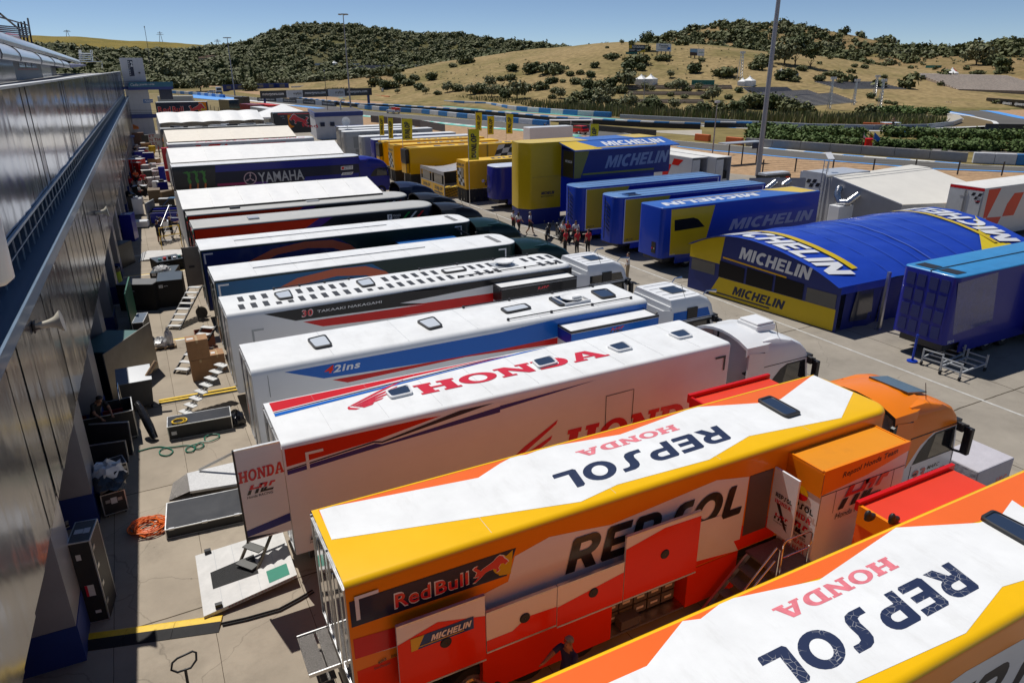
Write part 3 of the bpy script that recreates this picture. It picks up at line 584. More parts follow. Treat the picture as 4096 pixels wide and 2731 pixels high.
for z in (.9,.5):b.box(-.4,-.1,1.2,2.1,z,z+.03,PL)
b.build('rear_step',T1.t)
tk=truck('orange tractor truck with white doors and black wind deflector edges',17.0,11.05,AMBER if 0 else paint('bright_orange',(.88,.22,.004)),WHITE)
b=MB();b.face([(.02,-1.247,2.78),(1.0,-1.247,2.78),(.5,-1.247,2.5),(.02,-1.247,1.9)],paint('bright_orange'))
text(b,'93','k',(.35,-1.25,1.35),(.95,-1.25,1.35),(.42,-1.25,1.72),INKW);text(b,'93','k',(.37,-1.254,1.37),(.93,-1.254,1.37),(.44,-1.254,1.7),INKR)
text(b,'MARC','n',(1.05,-1.25,1.58),(1.55,-1.25,1.58),(1.09,-1.25,1.7),INKK);text(b,'MARQUEZ','n',(1.0,-1.25,1.38),(1.85,-1.25,1.38),(1.03,-1.25,1.5),INKK);b.build('door_lettering',tk,weld=False)
b=MB();b.prism([(.5,3.74),(1.35,3.60),(1.35,3.64),(.5,3.8)],-.6,.6,GLASS);b.build('roof_window',tk)
bx=MB();bx.box(0,1.75,0,1.25,0,1.28,M('grey_cover',(.50,.48,.52),.8,noise=.1,bump=.4,bscale=5));text(bx,'HRC','k',(1.0,-.006,.55),(1.5,-.006,.55),(1.05,-.006,.8),INKR);bx=bx.build('covered_crate',bevel=.04);bx.location=(19.75,9.3,0);tag(bx,'pale grey cloth covered crate beyond the orange truck','crate')
T2=Trailer('white trailer with large red lettering and a red wing along its roof and side',1.88,15.1,13.75)
d=T2.deco('roof_livery')
d.p('R',[(.14,2.38),(6.2,2.39),(7.8,2.33),(4.0,2.12),(2.0,2.0),(.14,1.75)],RED,px=False)
d.p('R',[(.14,1.78),(2.6,2.03),(4.2,2.15),(7.2,2.36),(6.6,2.37),(4.0,2.22),(2.6,2.07),(.14,1.82)],ROOFW,px=False)
d.p('R',[(.14,1.52),(3.5,1.9),(6.0,2.18),(8.5,2.37),(7.6,2.38),(5.0,2.13),(2.4,1.9),(.14,1.7)],RBLUE,px=False)
d.p('R',[(.14,1.74),(2.4,1.93),(5.0,2.16),(7.0,2.36),(6.5,2.36),(4.6,2.18),(2.4,1.98),(.14,1.77)],NAVY,px=False)
d.k += 1;P=T2.R(z3(1035,835,1440,770,1520,585),.0014*d.k);wing(d.b,P[0],P[1]-P[0]+(P[2]-P[1])*.12,(P[2]-P[1])*.95,INKR)
d.t('R','HONDA','h',[z3(1690,705)[0],z5(945,368)[0],z3(1600,628)[0]],INKR);d.done()
hatch(T2,z3(1368,690,1575,628,1612,700,1420,745),SKYD,WHITE);hatch(T2,z5(265,425,440,380,500,440,330,485),SKYD,WHITE)
hatch(T2,z5(910,300,1060,258,1140,315,1010,345),SKYD,WHITE);hatch(T2,z5(1430,190,1580,153,1652,208,1530,235),SKYD,WHITE)
b=MB()
for i in range(9):b.box(1.2+1.42*i,1.204+1.42*i,.14,2.38,4.001,4.0035 if 0 else 4.005,GREYP)
b.build('roof_seam',T2.t)
d=T2.deco('side_livery')
d.p('S',z3(500,1165,1700,905,1850,880,1290,1090,500,1325),RED);d.p('S',z3(520,1345,1275,1097,1345,1100,2352,760) + z5(0,770,820,575,0,830) + z3(2352,850,1345,1120,520,1390),INKW)
d.p('S',z3(520,1345,1275,1097,1345,1098,2010,835,2300,770,1345,1112,1275,1110,520,1355),NAVY)
d.p('S',z3(525,1355,1285,1118,1345,1122,2352,800) + z5(0,795,820,575,0,830) + z3(2352,850,1345,1140,535,1388),paint('violet_blue',(.03,.03,.22)))
d.k += 1;wing(d.b,(5.3,-.0014*d.k-.002,1.35),(2.0,0,.0),(.1,0,1.5),INKR)
d.t('S','HONDA','h',[(7.6,1.55),(13.1,1.45),(7.75,2.45)],INKR,px=False)
d.p('S',z5(905,712,1145,650,1147,654,910,717),DARKM);d.p('S',z5(905,712,910,712,900,975,895,975),DARKM);d.p('S',z5(1141,655,1146,655,1125,930,1120,930),DARKM)
bracket(d,.5,3.68,0);bracket(d,13.5,3.62,0,DARKM,-1);hrc(d.b,(.35,-.05,1.2),(.9,-.05,1.2),(.4,-.05,1.5));d.done()
b=MB();b.box(-1.02,-.02,-.03,.03,1.72,4.1,WHITE);b.box(-1.06,-1.02,-.04,.04,1.68,4.13,BLACK);b.box(-1.04,-.03,-.036,.036,4.1,4.13,ALU)
b.face([(-1.02,-.036,1.85),(-.02,-.036,1.98),(-.02,-.036,2.2),(-1.02,-.036,2.02)],paint('violet_blue'));b.face([(-1.02,-.036,1.74),(-.3,-.036,1.76),(-1.02,-.036,1.84)],NAVY)
text(b,'HONDA','h',(-1.02,-.038,3.28),(-.02,-.038,3.32),(-1.0,-.038,3.58),INKR);hrc(b,(-.9,-.038,2.85),(-.3,-.038,2.85),(-.86,-.038,3.18));b.build('open_rear_door',T2.t,weld=False)
truck('plain white tractor truck with rounded cab and roof air conditioner',17.2,16.4,WHITE,WHITE,black_fin=False,pod=True)
T3=Trailer('white trailer with blue and red wedges and small orange and white number lettering',1.93,19.87,14.2,cr=.22)
d=T3.deco('side_livery')
d.p('S',z3(508,510,2352,170) + z16(1385,1370,2060,1320,2130,1310,2130,1400) + z3(2352,330,845,562),RBLUE);d.p('S',z3(918,575,2352,315) + z5(525,205,525,260,-300,380) + z3(1050,597),RED)
d.t('S','4','k',z3(845,528,920,512,865,460),ORED).t('S','2ins','k',z3(925,515,1150,470,940,450),INKW)
d.p('S',z3(362,537,365,537,392,720,388,722),DARKM);d.done()
hatch(T3,z3(700,240,860,200,925,290,770,320));hatch(T3,z3(1635,85,1785,45,1868,125,1745,155))
hatch(T3,z16(852,1365,1070,1322,1130,1360,910,1405));hatch(T3,z16(1262,1275,1400,1252,1495,1322,1365,1342),SKYD);hatch(T3,z16(1622,1215,1765,1195,1855,1258,1725,1280),SKYD)
b=MB();b.box(10.95,11.0,.75,1.7,4.002,4.1,WHITE);b.box(12.0,12.05,.75,1.7,4.002,4.1,WHITE);b.box(11.0,12.0,.75,.8,4.002,4.1,WHITE);b.box(11.0,12.0,1.65,1.7,4.002,4.1,WHITE);b.lathe((11.5,1.2,4.02),[(.02,.1),(.3,.12),(.4,.16),(.42,.14),(.3,.05)],ROOFW,20);b.box(11.4,11.75,.9,1.0,4.02,4.22,GREYP);b.build('roof_dish',T3.t)
rail(T3,7.6,13.2,2.3);rail(T3,8.4,13.6,.35)
s3=slide(T3,'slide_out',10.2,13.9,.9,1.0,3.68,WHITE,ROOFW,DARKM)
b=MB();b.box(10.2,13.9,-.907,-.903,3.22,3.6,RBLUE);b.box(10.2,13.9,-.907,-.903,2.3,2.7,RED);b.box(10.193,10.197,-.9,-.01,3.2,3.6,DBLUE);b.box(10.193,10.197,-.9,-.01,2.3,2.9,RED);hrc(b,(11.75,-.915,3.3),(12.3,-.915,3.3),(11.8,-.915,3.55));b.build('slide_out_stripe',s3,weld=False)
tk=truck('white tractor truck with blue band above its side window',17.3,21.2,WHITE,WHITE,style='B',stripe=RBLUE)
b=MB();b.prism([(.6,3.69),(1.3,3.69),(1.3,3.72),(.6,3.72)],-.45,.35,GLASS);b.build('roof_window',tk)
seams(T3,2.4);seams(T1,2.8,M('seam_cream',(.6,.58,.54)))
T4=Trailer('white trailer with rows of black slots on its roof and black side stripe',1.95,25.45,14.4,cr=.22,fr=.6)
d=T4.deco('side_livery')
d.p('S',z600(975,1405,2352,1180) + z16(0,1210,810,1100,1485,1000,1485,1060,810,1150,0,1310) + z600(2352,1310,1245,1460),BLACKP)
d.p('S',z600(1310,1470,2352,1320) + z16(0,1340,810,1220,810,1300,0,1420) + z600(2352,1400,1480,1508),RED)
d.t('S','30','k',z600(1298,1432,1395,1415,1298,1370),INKW).t('S','30','k',z600(1302,1427,1391,1412,1302,1374),INKR).t('S','TAKAAKI NAKAGAMI','n',z600(1430,1392,1980,1308,1430,1370),INKW)
bracket(d,.75,3.3,0,GREYP);d.done()
b=MB()
for r,y0 in ((0,.34),(1,1.32)):
 for i in range(32):
  xx=.5+i*.43+(.1 if r else 0)
  if (r and any(abs(xx+.1-h) < .48 for h in (2.21,5.44,9.26))) or abs(xx+.1-11.9) < .75:continue
  b.box(xx,xx+.2,y0,y0+.62-(.3 if not r and any(abs(xx+.1-h) < .4 for h in (2.21,5.44,9.26)) else 0),4.002,4.007,BLACK)
b.build('roof_slot',T4.t)
hatch(T4,z600(1055,1235,1195,1205,1230,1270,1105,1287));hatch(T4,z600(1755,1130,1885,1102,1935,1160,1815,1180));hatch(T4,z16(345,1035,540,1005,577,1033,385,1062),ROOFW,BLACK)
b=MB();b.box(11.05,12.1,.9,1.8,4.002,4.02,GREYP);b.lathe((11.6,1.35,4.03),[(.02,.1),(.3,.12),(.42,.17),(.44,.15),(.3,.05)],ROOFW,20);b.build('roof_dish',T4.t)
rail(T4,8.0,13.3,2.3);rail(T4,9.0,13.7,.4);rail(T4,2.0,5.0,2.28)
s4=slide(T4,'slide_out',10.4,14.0,.8,1.0,3.68,WHITE,ROOFW,DARKM)
b=MB();b.box(10.4,14.0,-.807,-.803,3.1,3.6,BLACKP);b.box(10.4,14.0,-.807,-.803,2.2,2.75,RED);b.box(10.393,10.397,-.8,-.01,3.0,3.6,BLACKP);b.box(10.393,10.397,-.8,-.01,2.0,2.7,RED);hrc(b,(12.0,-.815,3.2),(12.55,-.815,3.2),(12.05,-.815,3.5));b.build('slide_out_stripe',s4,weld=False)
tk=truck('white tractor truck with dark wraparound glass beside the man in beige trousers',17.3,27.0,WHITE,WHITE,style='B')
b=MB();b.prism([(.6,3.69),(1.3,3.69),(1.3,3.72),(.6,3.72)],-.45,.35,GLASS);b.build('roof_window',tk)
ARCH1=z600(690,1220,900,1120,1100,1060,1400,1005,1640,985,1790,1005,1890,1055,1780,1070,1640,1035,1400,1030,1150,1062,950,1130,735,1220)
def blue_trailer(label,y,teal,arcpts,L,mirrored):
 T=Trailer(label,2.05,y,L,side=DGREEN,cr=.07,fr=.7)
 d=T.deco('side_livery')
 d.p('S',[(.05,3.87),(6.6,3.87),(7.4,3.3),(7.0,1.0),(.05,1.0)],teal,px=False)
 d.p('S',[(2.0,1.0),(2.6,2.2),(4.0,3.1),(5.6,3.4),(6.9,2.8),(7.2,1.0)],paint('ink_blue',(.008,.015,.085)),px=False)
 A=[(.3,1.2),(.9,2.2),(1.9,3.1),(3.3,3.66),(4.9,3.86),(6.3,3.8),(7.2,3.45),(7.8,2.9),(8.0,2.4),(7.6,2.4),(7.1,3.0),(6.3,3.38),(5.0,3.52),(3.5,3.36),(2.2,2.85),(1.2,2.0),(.75,1.2)]
 d.p('S',A,SALMON,px=False);bracket(d,.12,3.8,0);bracket(d,L-.75,3.8,0,INKW,-1);d.done()
 b=MB();b.face([(.3,W252+.004,1.0),(9,W252+.004,1.0),(9,W252+.004,3.8),(.3,W252+.004,3.8)],paint('ink_blue'));text(b,'CryptoDATA','b',(8.6,W252+.008,2.3),(2.0,W252+.008,2.3),(8.6,W252+.008,3.5),M('pale_print',(.45,.5,.55),.4));b.build('far_side_lettering',T.t,weld=False)
 b=MB();b.cyl((1.7,1.2,4.03),(9.6,1.2,4.03),.018,STEEL,6);b.build('roof_rail',T.t)
 b=MB();b.box(L-1.0,L-.75,.5,2.0,4.003,4.02,slats('vent_slats',(.05,.05,.05),(.3,.3,.3),8,'Y'));b.build('roof_vent',T.t)
 b=MB();b.box(.02,2.4,-.05,-.003,3.86,3.93,RBLUE);b.build('cornice',T.t) if 0 else None
 return T
T5=blue_trailer('teal and dark green trailer with salmon arc, nearer of the blue-green pair',30.2,TEAL,0,14.1,0)
T6=blue_trailer('navy and dark green trailer with salmon arc and open grey rear door',36.05,paint('sapphire_paint',(.006,.022,.13)),0,14.3,1)
q1,q2,q3=(PY(*zC(*p)[0],36.0)-V((2.05,36.05,0)) for p in ((1557,840),(1692,832),(1612,1170)))
b=MB();b.box(q1.x,q2.x,-.02,.04,q3.z,q1.z,M('door_steel',(.17,.155,.135),.35,.6,noise=.2));b.box(q1.x-.04,q1.x,-.03,.05,q3.z-.02,q1.z+.02,BLACK);b.box(q1.x+.15,q1.x+.4,-.05,-.02,q3.z+.9,q3.z+1.0,BLACK);b.build('open_rear_door',T6.t)
b=MB();b.box(9.6,13.0,-1.1,-.002,1.2,3.3,NAVY);b.box(9.65,12.95,-1.08,-.004,3.3,3.34,paint('sheen_blue',(.03,.15,.45),rough=.25));b.build('slide_out',T6.t)
b=MB();b.bar((13.2,-.1,3.7),(14.6,-1.2,2.6),.08,BLACK);b.bar((13.2,-.5,3.7),(14.9,-1.6,2.6),.05,BLACK);b.build('awning_arm',T6.t)
truck('dark green tractor truck, nearer of the two beside the blue-green trailers',17.1,31.45,DGREEN,DGREEN,bulge=BLACKP)
truck('dark green tractor truck, farther of the two beside the blue-green trailers',17.3,37.3,DGREEN,DGREEN,bulge=BLACKP)
for T in (T5,T6):seams(T,1.7)
def black_trailer(label,y,L):
 T=Trailer(label,2.2,y,L,side=BLACKP,roof=M('pale_grey_roof',(.46,.46,.44),.5,noise=.08),cr=.16,fr=1.15,rear=BLACKP)
 d=T.deco('side_livery')
 d.p('S',[(.05,3.87),(6.8,3.87),(6.0,3.4),(4.9,3.3),(5.2,3.12),(.05,3.12)],ORED,px=False)
 d.p('S',[(6.8,3.87),(7.6,3.87),(6.5,3.2),(5.6,3.2),(6.0,3.4)],VIOLET,px=False)
 for i,m in enumerate((M('flag_green',(.01,.3,.06),.4),INKW,INKR)):d.p('S',[(12.25+.45*i,3.75),(12.4+.45*i,3.75),(12.0+.45*i,3.35),(11.85+.45*i,3.35)],m,px=False)
 d.p('S',[(10.9,3.3),(11.2,3.3),(11.2,3.7),(10.9,3.7)],INKW,px=False).t('S','P','b',[(11.0,3.4),(11.13,3.4),(11.0,3.64)],NAVY,px=False)
 d.t('S','PIAGGIO','n',[(11.28,3.52),(11.75,3.52),(11.28,3.66)],INKW,px=False).t('S','GROUP','n',[(11.28,3.34),(11.65,3.34),(11.28,3.47)],INKW,px=False);d.done()
 b=MB()
 for i in range(3):b.box(-.03,-.004,.06,.5,1.05+i*1.0,1.5+i*1.0,ORED);b.box(-.03,-.004,1.9,2.4,1.3+i*.95,1.6+i*.95,ORED)
 b.box(-.035,-.022,.06,.4,3.72,3.76,M('flag_green'));b.box(-.035,-.022,.5,.9,3.72,3.76,INKW);b.box(-.035,-.022,1.0,1.4,3.72,3.76,INKR);b.build('rear_livery',T.t,weld=False)
 return T
T7=black_trailer('black trailer with orange stripe, grey roof and two folded side flaps',41.6,14.2)
T8=black_trailer('black trailer with orange stripe under the white canopy edge',45.75,14.0)
b=MB();b.box(.8,7.3,-1.4,-.003,3.0,3.06,M('flap_grey',(.23,.22,.23),.5));b.box(7.4,11.4,-1.4,-.003,3.12,3.18,M('flap_grey'));b.build('side_flap',T7.t)
b=MB();b.box(3.0,3.6,.8,1.5,4.003,4.09,GREYP);b.build('roof_vent',T7.t);b=MB();b.box(2.5,3.1,.6,.95,4.003,4.1,BLACK);b.box(7.2,8.0,.8,1.3,4.003,4.05,GREYP);b.build('roof_vent',T8.t)
truck('black tractor truck with pointed nose fairing, nearer of the black pair',17.5,42.9,BLACKP,BLACKP,bulge=BLACKP)
truck('black tractor truck by the lane, farther of the black pair',17.7,47.2,BLACKP,BLACKP,bulge=BLACKP)
truck('dark blue tractor truck half hidden behind the white canopy',18.2,52.9,NAVY,NAVY,bulge=BLACKP)
truck('deep blue tractor truck at the front of the blue and black trailer',20.3,71.3,DBLUE,DBLUE,bulge=NAVY)
def canopy(label,x0,x1,ya,za,yb,zb_,m,nrib=7,puff=.0,sag=.05,name='hospitality_canopy',far=None):
 """fabric roof from the low edge (ya, za) up to the ridge (yb, zb_) and down behind"""
 t=thing(name,label,'canopy',((x0+x1)/2,(ya+yb)/2,0),0,'white fabric canopies between the trailers');ox,oy=(x0+x1)/2,(ya+yb)/2
 b=MB();NX,NY=nrib*8,8;vs=[]
 far=far or (yb+(yb-ya)*.9,za+.2)
 pts=[(ya+(yb-ya)*j/NY,za+(zb_-za)*j/NY) for j in range(NY+1)]+[(yb+(far[0]-yb)*j/NY,zb_+(far[1]-zb_)*j/NY) for j in range(1,NY+1)]
 N=len(pts)
 for i in range(NX+1):
  u=i/NX;ph=abs(math.sin(u*nrib*pi))
  for j,(yy,zz) in enumerate(pts):
   w=math.sin(pi*min(j,NY)/NY) if j <= NY else math.sin(pi*(j-NY)/NY)
   wr=.025*math.sin(u*61+j*1.3)*math.sin(u*23-j*.7)*w
   b.v.append((x0+(x1-x0)*u-ox,yy-oy,zz+(puff-sag*0)*ph*(.4+.6*w)-sag*ph*w+wr))
 i0=b.mi(m)
 for i in range(NX):
  for j in range(N-1):b.f.append((i*N+j,(i+1)*N+j,(i+1)*N+j+1,i*N+j+1));b.m.append(i0)
 b.build('fabric_roof',t,50)
 b=MB();b.box(x0-ox,x1-ox,far[0]-oy-.02,far[0]-oy+.02,1.5,far[1]-.01,m);
 for xx in (x0-ox,x1-ox):b.face([(xx,pts[0][0]-oy,pts[0][1]-.02),(xx,yb-oy,zb_-.02),(xx,far[0]-oy,far[1]-.02),(xx,far[0]-oy,1.5),(xx,pts[0][0]-oy,1.5)],m)
 b.build('fabric_wall',t)
 for xx in (x0-ox+.05,x1-ox-.05):
  for yy in (ya-oy+.3,far[0]-oy-.1):q=MB();q.cyl((xx,yy,0),(xx,yy,za-.05),.05,ALU,8);q.build('post',t)
 b=MB()
 for k in range(nrib+1):
  u=k/nrib;xx=x0+(x1-x0)*u-ox;b.tube([(xx,ya-oy,za+.012),(xx,(ya+yb)/2-oy,(za+zb_)/2+.012),(xx,yb-oy,zb_+.012)],.015,m,5)
 b.build('seam',t)
 return t
canopy('long white fabric canopy sloping up behind the black and orange trailers',2.1,14.6,47.0,4.12,50.6,4.75,TARP,7,far=(55.0,3.9))
T9=Trailer('black and blue trailer with green claw mark and white canopy above',2.8,69.7,16.9,h=4.05,side=BLACKP,roof=WHITE,cr=.1,fr=.9)
d=T9.deco('side_livery')
d.p('S',z600(555,125,1785,52,1795,200,1500,215,560,195) ,DBLUE);d.p('S',z600(560,193,1785,118,1795,215,1320,262,560,300),paint('slate_navy',(.014,.018,.045)));d.p('S',z600(1330,230,1790,195,1790,260,1300,300),DBLUE)
d.p('S',z600(578,290,900,270,1000,290,578,310),paint('magenta_paint',(.28,.01,.10)));d.p('S',z600(860,278,1010,268,1010,290,860,300),VIOLET)
d.t('S','YAMAHA','b',z600(935,283,1322,252,920,195),M('silver_print',(.42,.45,.5),.35))
c=z600(857,245)[0];R_=24
circ=lambda r,n=28:[(c[0]+r*math.cos(2*pi*i/n),c[1]+r*math.sin(2*pi*i/n)) for i in range(n)]
d.p('S',circ(26),M('pink_silver_print',(.5,.36,.42),.4));d.p('S',circ(22),paint('slate_navy'));
for a in (90,210,330):
 ca,sa=math.cos(math.radians(a)),math.sin(math.radians(a));q=lambda r,w:(c[0]+ca*r-sa*w,c[1]-sa*r-ca*w)
 d.p('S',[q(0,1.6),q(22,1.6),q(22,-1.6),q(0,-1.6)],M('pink_silver_print'));d.p('S',[q(12,5),q(17,0),q(12,-5),q(8,0)],M('pink_silver_print'))
d.p('S',z600(1632,142,1735,132,1735,165,1632,172),INKW);d.p('S',z600(1638,146,1660,144,1660,165,1638,167),RED);d.t('S','ENEOS','b',z600(1664,153,1730,148,1664,140),NAVY).t('S','MOTOR OIL','b',z600(1664,165,1730,160,1664,156),NAVY)
d.p('S',z600(1645,195,1740,187,1728,210,1634,218),INKW);d.t('S','BLUE CORE','b',z600(1650,212,1722,206,1656,200),NAVY)
CL=M('claw_print',(.05,.26,.04),.4);CL2=M('claw_orange',(.5,.14,.02),.4)
for k,(xx,yy) in enumerate(((305,188),(370,182),(435,180))):
 h=118+4*k;a=[(-28,10),(0,0),(14,-6),(24,6),(42,-2),(34,14),(40,40),(34,55),(50,82),(44,105),(48,h+20),(32,h+20),(34,108),(22,85),(14,62),(20,42),(10,16)]
 d.p('S',z600(*[v for p in a for v in (xx+p[0],yy+p[1])]),CL);d.p('S',z600(xx+40,yy+100,xx+48,yy+110,xx+48,yy+150,xx+32,yy+150,xx+33,yy+108),CL2)
d.done()
canopy('creased white canopy rising above the black and blue trailer',2.9,18.6,71.9,4.12,75.2,5.1,TARP,5,far=(80,4.0))
T10=Trailer('pale grey trailer with faded red lettering on its roof edge',3.7,92.2,16.8,side=M('pale_blue_grey',(.46,.50,.55),.4),roof=ROOFW,cr=.2,fr=1.0)
d=T10.deco('side_livery');d.p('S',y2(185,970,590,922,615,945,560,975),VIOLET);d.p('S',y2(725,918,1370,880,1385,900,740,942),RED)
d.p('S',[(2.9,3.7),(3.6,3.7),(3.2,3.3)],RED,px=False);d.p('S',[(3.9,3.25),(4.5,3.75),(5.8,3.75),(5.2,3.25)],RED,px=False);d.p('S',[(5.6,3.25),(6.3,3.75),(6.8,3.25)],RED,px=False)
d.t('S','DUCATI','b',[(.6,3.2),(2.5,3.2),(.6,3.5)],INKK,px=False);d.done()
d=T10.deco('roof_lettering');d.t('R','PRAMAC','b',[(3.0,.2),(10.0,.2),(3.2,1.0)],FADED,px=False).t('R','RACING','b',[(10.6,.2),(15.5,.2),(10.8,1.0)],FADED,px=False);d.done()
canopy('cream fabric canopy over the pale grey trailer',3.8,18.4,93.3,4.12,98.0,5.1,TARPC,4,far=(104,3.9))
T11=Trailer('dark brown trailer with orange and yellow bars and pink rounded lettering',4.1,116.5,16.0,h=4.0,side=M('brown_black',(.022,.015,.016),.3,coat=.5),roof=M('cluttered_roof',(.35,.36,.36),.5,noise=.5,scale=4),cr=.06)
d=T11.deco('side_livery');OB=paint('bar_orange',(.75,.27,.02));d.p('S',[(.05,2.75),(7.8,3.0),(7.6,2.55),(.05,2.2)],OB,px=False);d.p('S',[(.05,1.9),(3,2.0),(3,1.3),(.05,1.2)],paint('bar_lime',(.45,.5,.02)),px=False)
d.p('S',[(5.3,3.85),(6.3,2.9),(16,2.9),(16,3.0),(9,3.85)],M('plum',(.05,.025,.03),.4),px=False);d.t('S','mooney','b',[(7.9,2.2),(12.0,2.2),(7.9,3.1)],M('mooney_pink',(.55,.32,.40),.4),px=False)
for i,(a,m) in enumerate(((12.1,OB),(12.9,M('mooney_pink')),(13.5,OB),(14.0,paint('bar_lime')))):d.p('S',[(a,2.4),(a+.35,2.4),(a+.55,3.1),(a+.2,3.1)],m,px=False)
d.done()
d=T11.deco('roof_gear');d.done() if d.b.v else None
b=MB()
for i in range(26):xx,yy=.5+15*random.random(),.3+1.9*random.random();b.box(xx,xx+.3+1.2*random.random(),yy,yy+.15+.2*random.random(),4.003+.001*i,4.08+.2*random.random(),random.choice([WHITE,STEEL,DARKM,GREYP]))
b.build('roof_equipment',T11.t)
canopy('puffed white inflatable canopy over the brown trailer',4.3,19.3,121.8,4.4,127.5,5.6,TARP,5,puff=.3,sag=0,far=(133,3.8))
GR=M('dry_ground',(.25,.20,.10),.95,noise=.4,scale=.06,spec=.1)
b=MB();n=72
b.face([(9000*math.cos(2*pi*i/n),9000*math.sin(2*pi*i/n),-.12) for i in range(n)],GR);struct(b.build('ground'))
def concrete(key,c,sx,sy,stain=.3):
 m=M(key,c,.85,noise=.22,scale=.35,spec=.2,bump=.12,bscale=30);nt=m.node_tree;L=nt.links.new
 bs=nt.nodes['Principled BSDF'];src=bs.inputs['Base Color'].links[0].from_socket
 tc=nt.nodes.new('ShaderNodeTexCoord');mp=nt.nodes.new('ShaderNodeMapping');mp.inputs['Scale'].default_value=(1/sx,1/sy,1);mp.inputs['Location'].default_value=(.077,.5,0)
 L(tc.outputs['Object'],mp.inputs[0])
 wn=nt.nodes.new('ShaderNodeTexNoise');wn.inputs['Scale'].default_value=1.2;wn.inputs['Detail'].default_value=5
 L(tc.outputs['Object'],wn.inputs['Vector'])
 ad=nt.nodes.new('ShaderNodeVectorMath');ad.operation='MULTIPLY_ADD';ad.inputs[1].default_value=(.012,.012,0)
 L(wn.outputs['Color'],ad.inputs[0]);L(mp.outputs[0],ad.inputs[2])
 br=nt.nodes.new('ShaderNodeTexBrick');br.offset=0;br.inputs['Scale'].default_value=1;br.inputs['Mortar Size'].default_value=.0035;br.inputs['Brick Width'].default_value=1;br.inputs['Row Height'].default_value=1
 br.inputs['Color1'].default_value=(1,1,1,1);br.inputs['Color2'].default_value=(.9,.9,.9,1);br.inputs['Mortar'].default_value=(.25,.23,.2,1)
 L(ad.outputs[0],br.inputs['Vector'])
 mx=nt.nodes.new('ShaderNodeMix');mx.data_type='RGBA';mx.blend_type='MULTIPLY';mx.inputs[0].default_value=1;L(src,mx.inputs[6]);L(br.outputs['Color'],mx.inputs[7])
 vo=nt.nodes.new('ShaderNodeTexVoronoi');vo.feature='DISTANCE_TO_EDGE';vo.inputs['Scale'].default_value=.23
 a2=nt.nodes.new('ShaderNodeVectorMath');a2.operation='MULTIPLY_ADD';a2.inputs[1].default_value=(.9,.9,0);L(wn.outputs['Color'],a2.inputs[0]);L(tc.outputs['Object'],a2.inputs[2]);L(a2.outputs[0],vo.inputs['Vector'])
 r=nt.nodes.new('ShaderNodeMapRange');r.inputs[1].default_value=0;r.inputs[2].default_value=.004;r.inputs[3].default_value=.72;r.inputs[4].default_value=1;L(vo.outputs['Distance'],r.inputs[0])
 sp=nt.nodes.new('ShaderNodeTexVoronoi');sp.inputs['Scale'].default_value=1.7;L(tc.outputs['Object'],sp.inputs['Vector'])
 r4=nt.nodes.new('ShaderNodeMapRange');r4.inputs[1].default_value=.02;r4.inputs[2].default_value=.05;r4.inputs[3].default_value=.55;r4.inputs[4].default_value=1;L(sp.outputs['Distance'],r4.inputs[0])
 st=nt.nodes.new('ShaderNodeTexNoise');st.inputs['Scale'].default_value=.5;st.inputs['Detail'].default_value=9;st.inputs['Roughness'].default_value=.7;L(tc.outputs['Object'],st.inputs['Vector'])
 r5=nt.nodes.new('ShaderNodeMapRange');r5.inputs[1].default_value=.5;r5.inputs[2].default_value=.75;r5.inputs[3].default_value=1;r5.inputs[4].default_value=1-stain;L(st.outputs['Fac'],r5.inputs[0])
 f=r.outputs[0]
 for q in (r4,r5):
  mm=nt.nodes.new('ShaderNodeMath');mm.operation='MULTIPLY';L(f,mm.inputs[0]);L(q.outputs[0],mm.inputs[1]);f=mm.outputs[0]
 m3_=nt.nodes.new('ShaderNodeMix');m3_.data_type='RGBA';m3_.blend_type='MULTIPLY';m3_.inputs[0].default_value=1;L(mx.outputs[2],m3_.inputs[6]);L(f,m3_.inputs[7])
 L(m3_.outputs[2],bs.inputs['Base Color']);return m
CONC=concrete('concrete_paving',(.40,.34,.265),2.08,6.2);LANE=concrete('lane_concrete',(.33,.295,.245),6.0,9.0,.22)
GRAVEL=M('gravel',(.44,.29,.17),.95,noise=.4,scale=1.2,bump=.8,bscale=3,spec=.1);ASPH=M('asphalt',(.118,.112,.102),.8,noise=.22,scale=.12,spec=.3)
GRASS=M('dry_grass',(.24,.19,.075),.95,noise=.45,scale=.25,spec=.1,bump=.4,bscale=4);PALEC=M('pale_concrete',(.42,.38,.31),.85,noise=.2,scale=.4)
LINEW=M('line_white',(.72,.72,.70),.6,noise=.15,scale=2);KBLUE=M('kerb_blue',(.08,.33,.78),.6,noise=.15,scale=1);KTEAL=M('kerb_teal',(.12,.52,.42),.6,noise=.15,scale=1)
def sheet(name,pts,m,z):
 b=MB();b.face([(p[0],p[1],z) for p in pts],m);return struct(b.build(name))
def gp(*px):return [G(a,c).xy for a,c in px]
def zl(f,*a):return f(*a)
edge=gp((1484,485),(1640,505),(1781,527),(1900,548))
sheet('paddock_pavement',[(-9,-25),(23.2,-25),(23.2,170),(-9,170)],CONC,0)
sheet('paddock_lane',[(23.2,-25),(64,-25),(67,55),(62,68),(47,85),(44,118),(42,150),(36,170),(23.2,170)],LANE,0)
sheet('lane_line',[(27.44,-20),(27.56,-20),(27.18,130),(27.07,130)],M('worn_line',(.52,.51,.48),.7,noise=.35,scale=3),.005)
for yy,m in ((35.25,LINEW),(35.40,YEL),(42.6,LINEW),(48.6,LINEW),(48.75,YEL),(54.3,LINEW),(66.2,LINEW)):
 sheet('bay_line',[(-2.6,yy-.07),(1.7,yy-.07),(1.7,yy+.07),(-2.6,yy+.07)],m,.005)
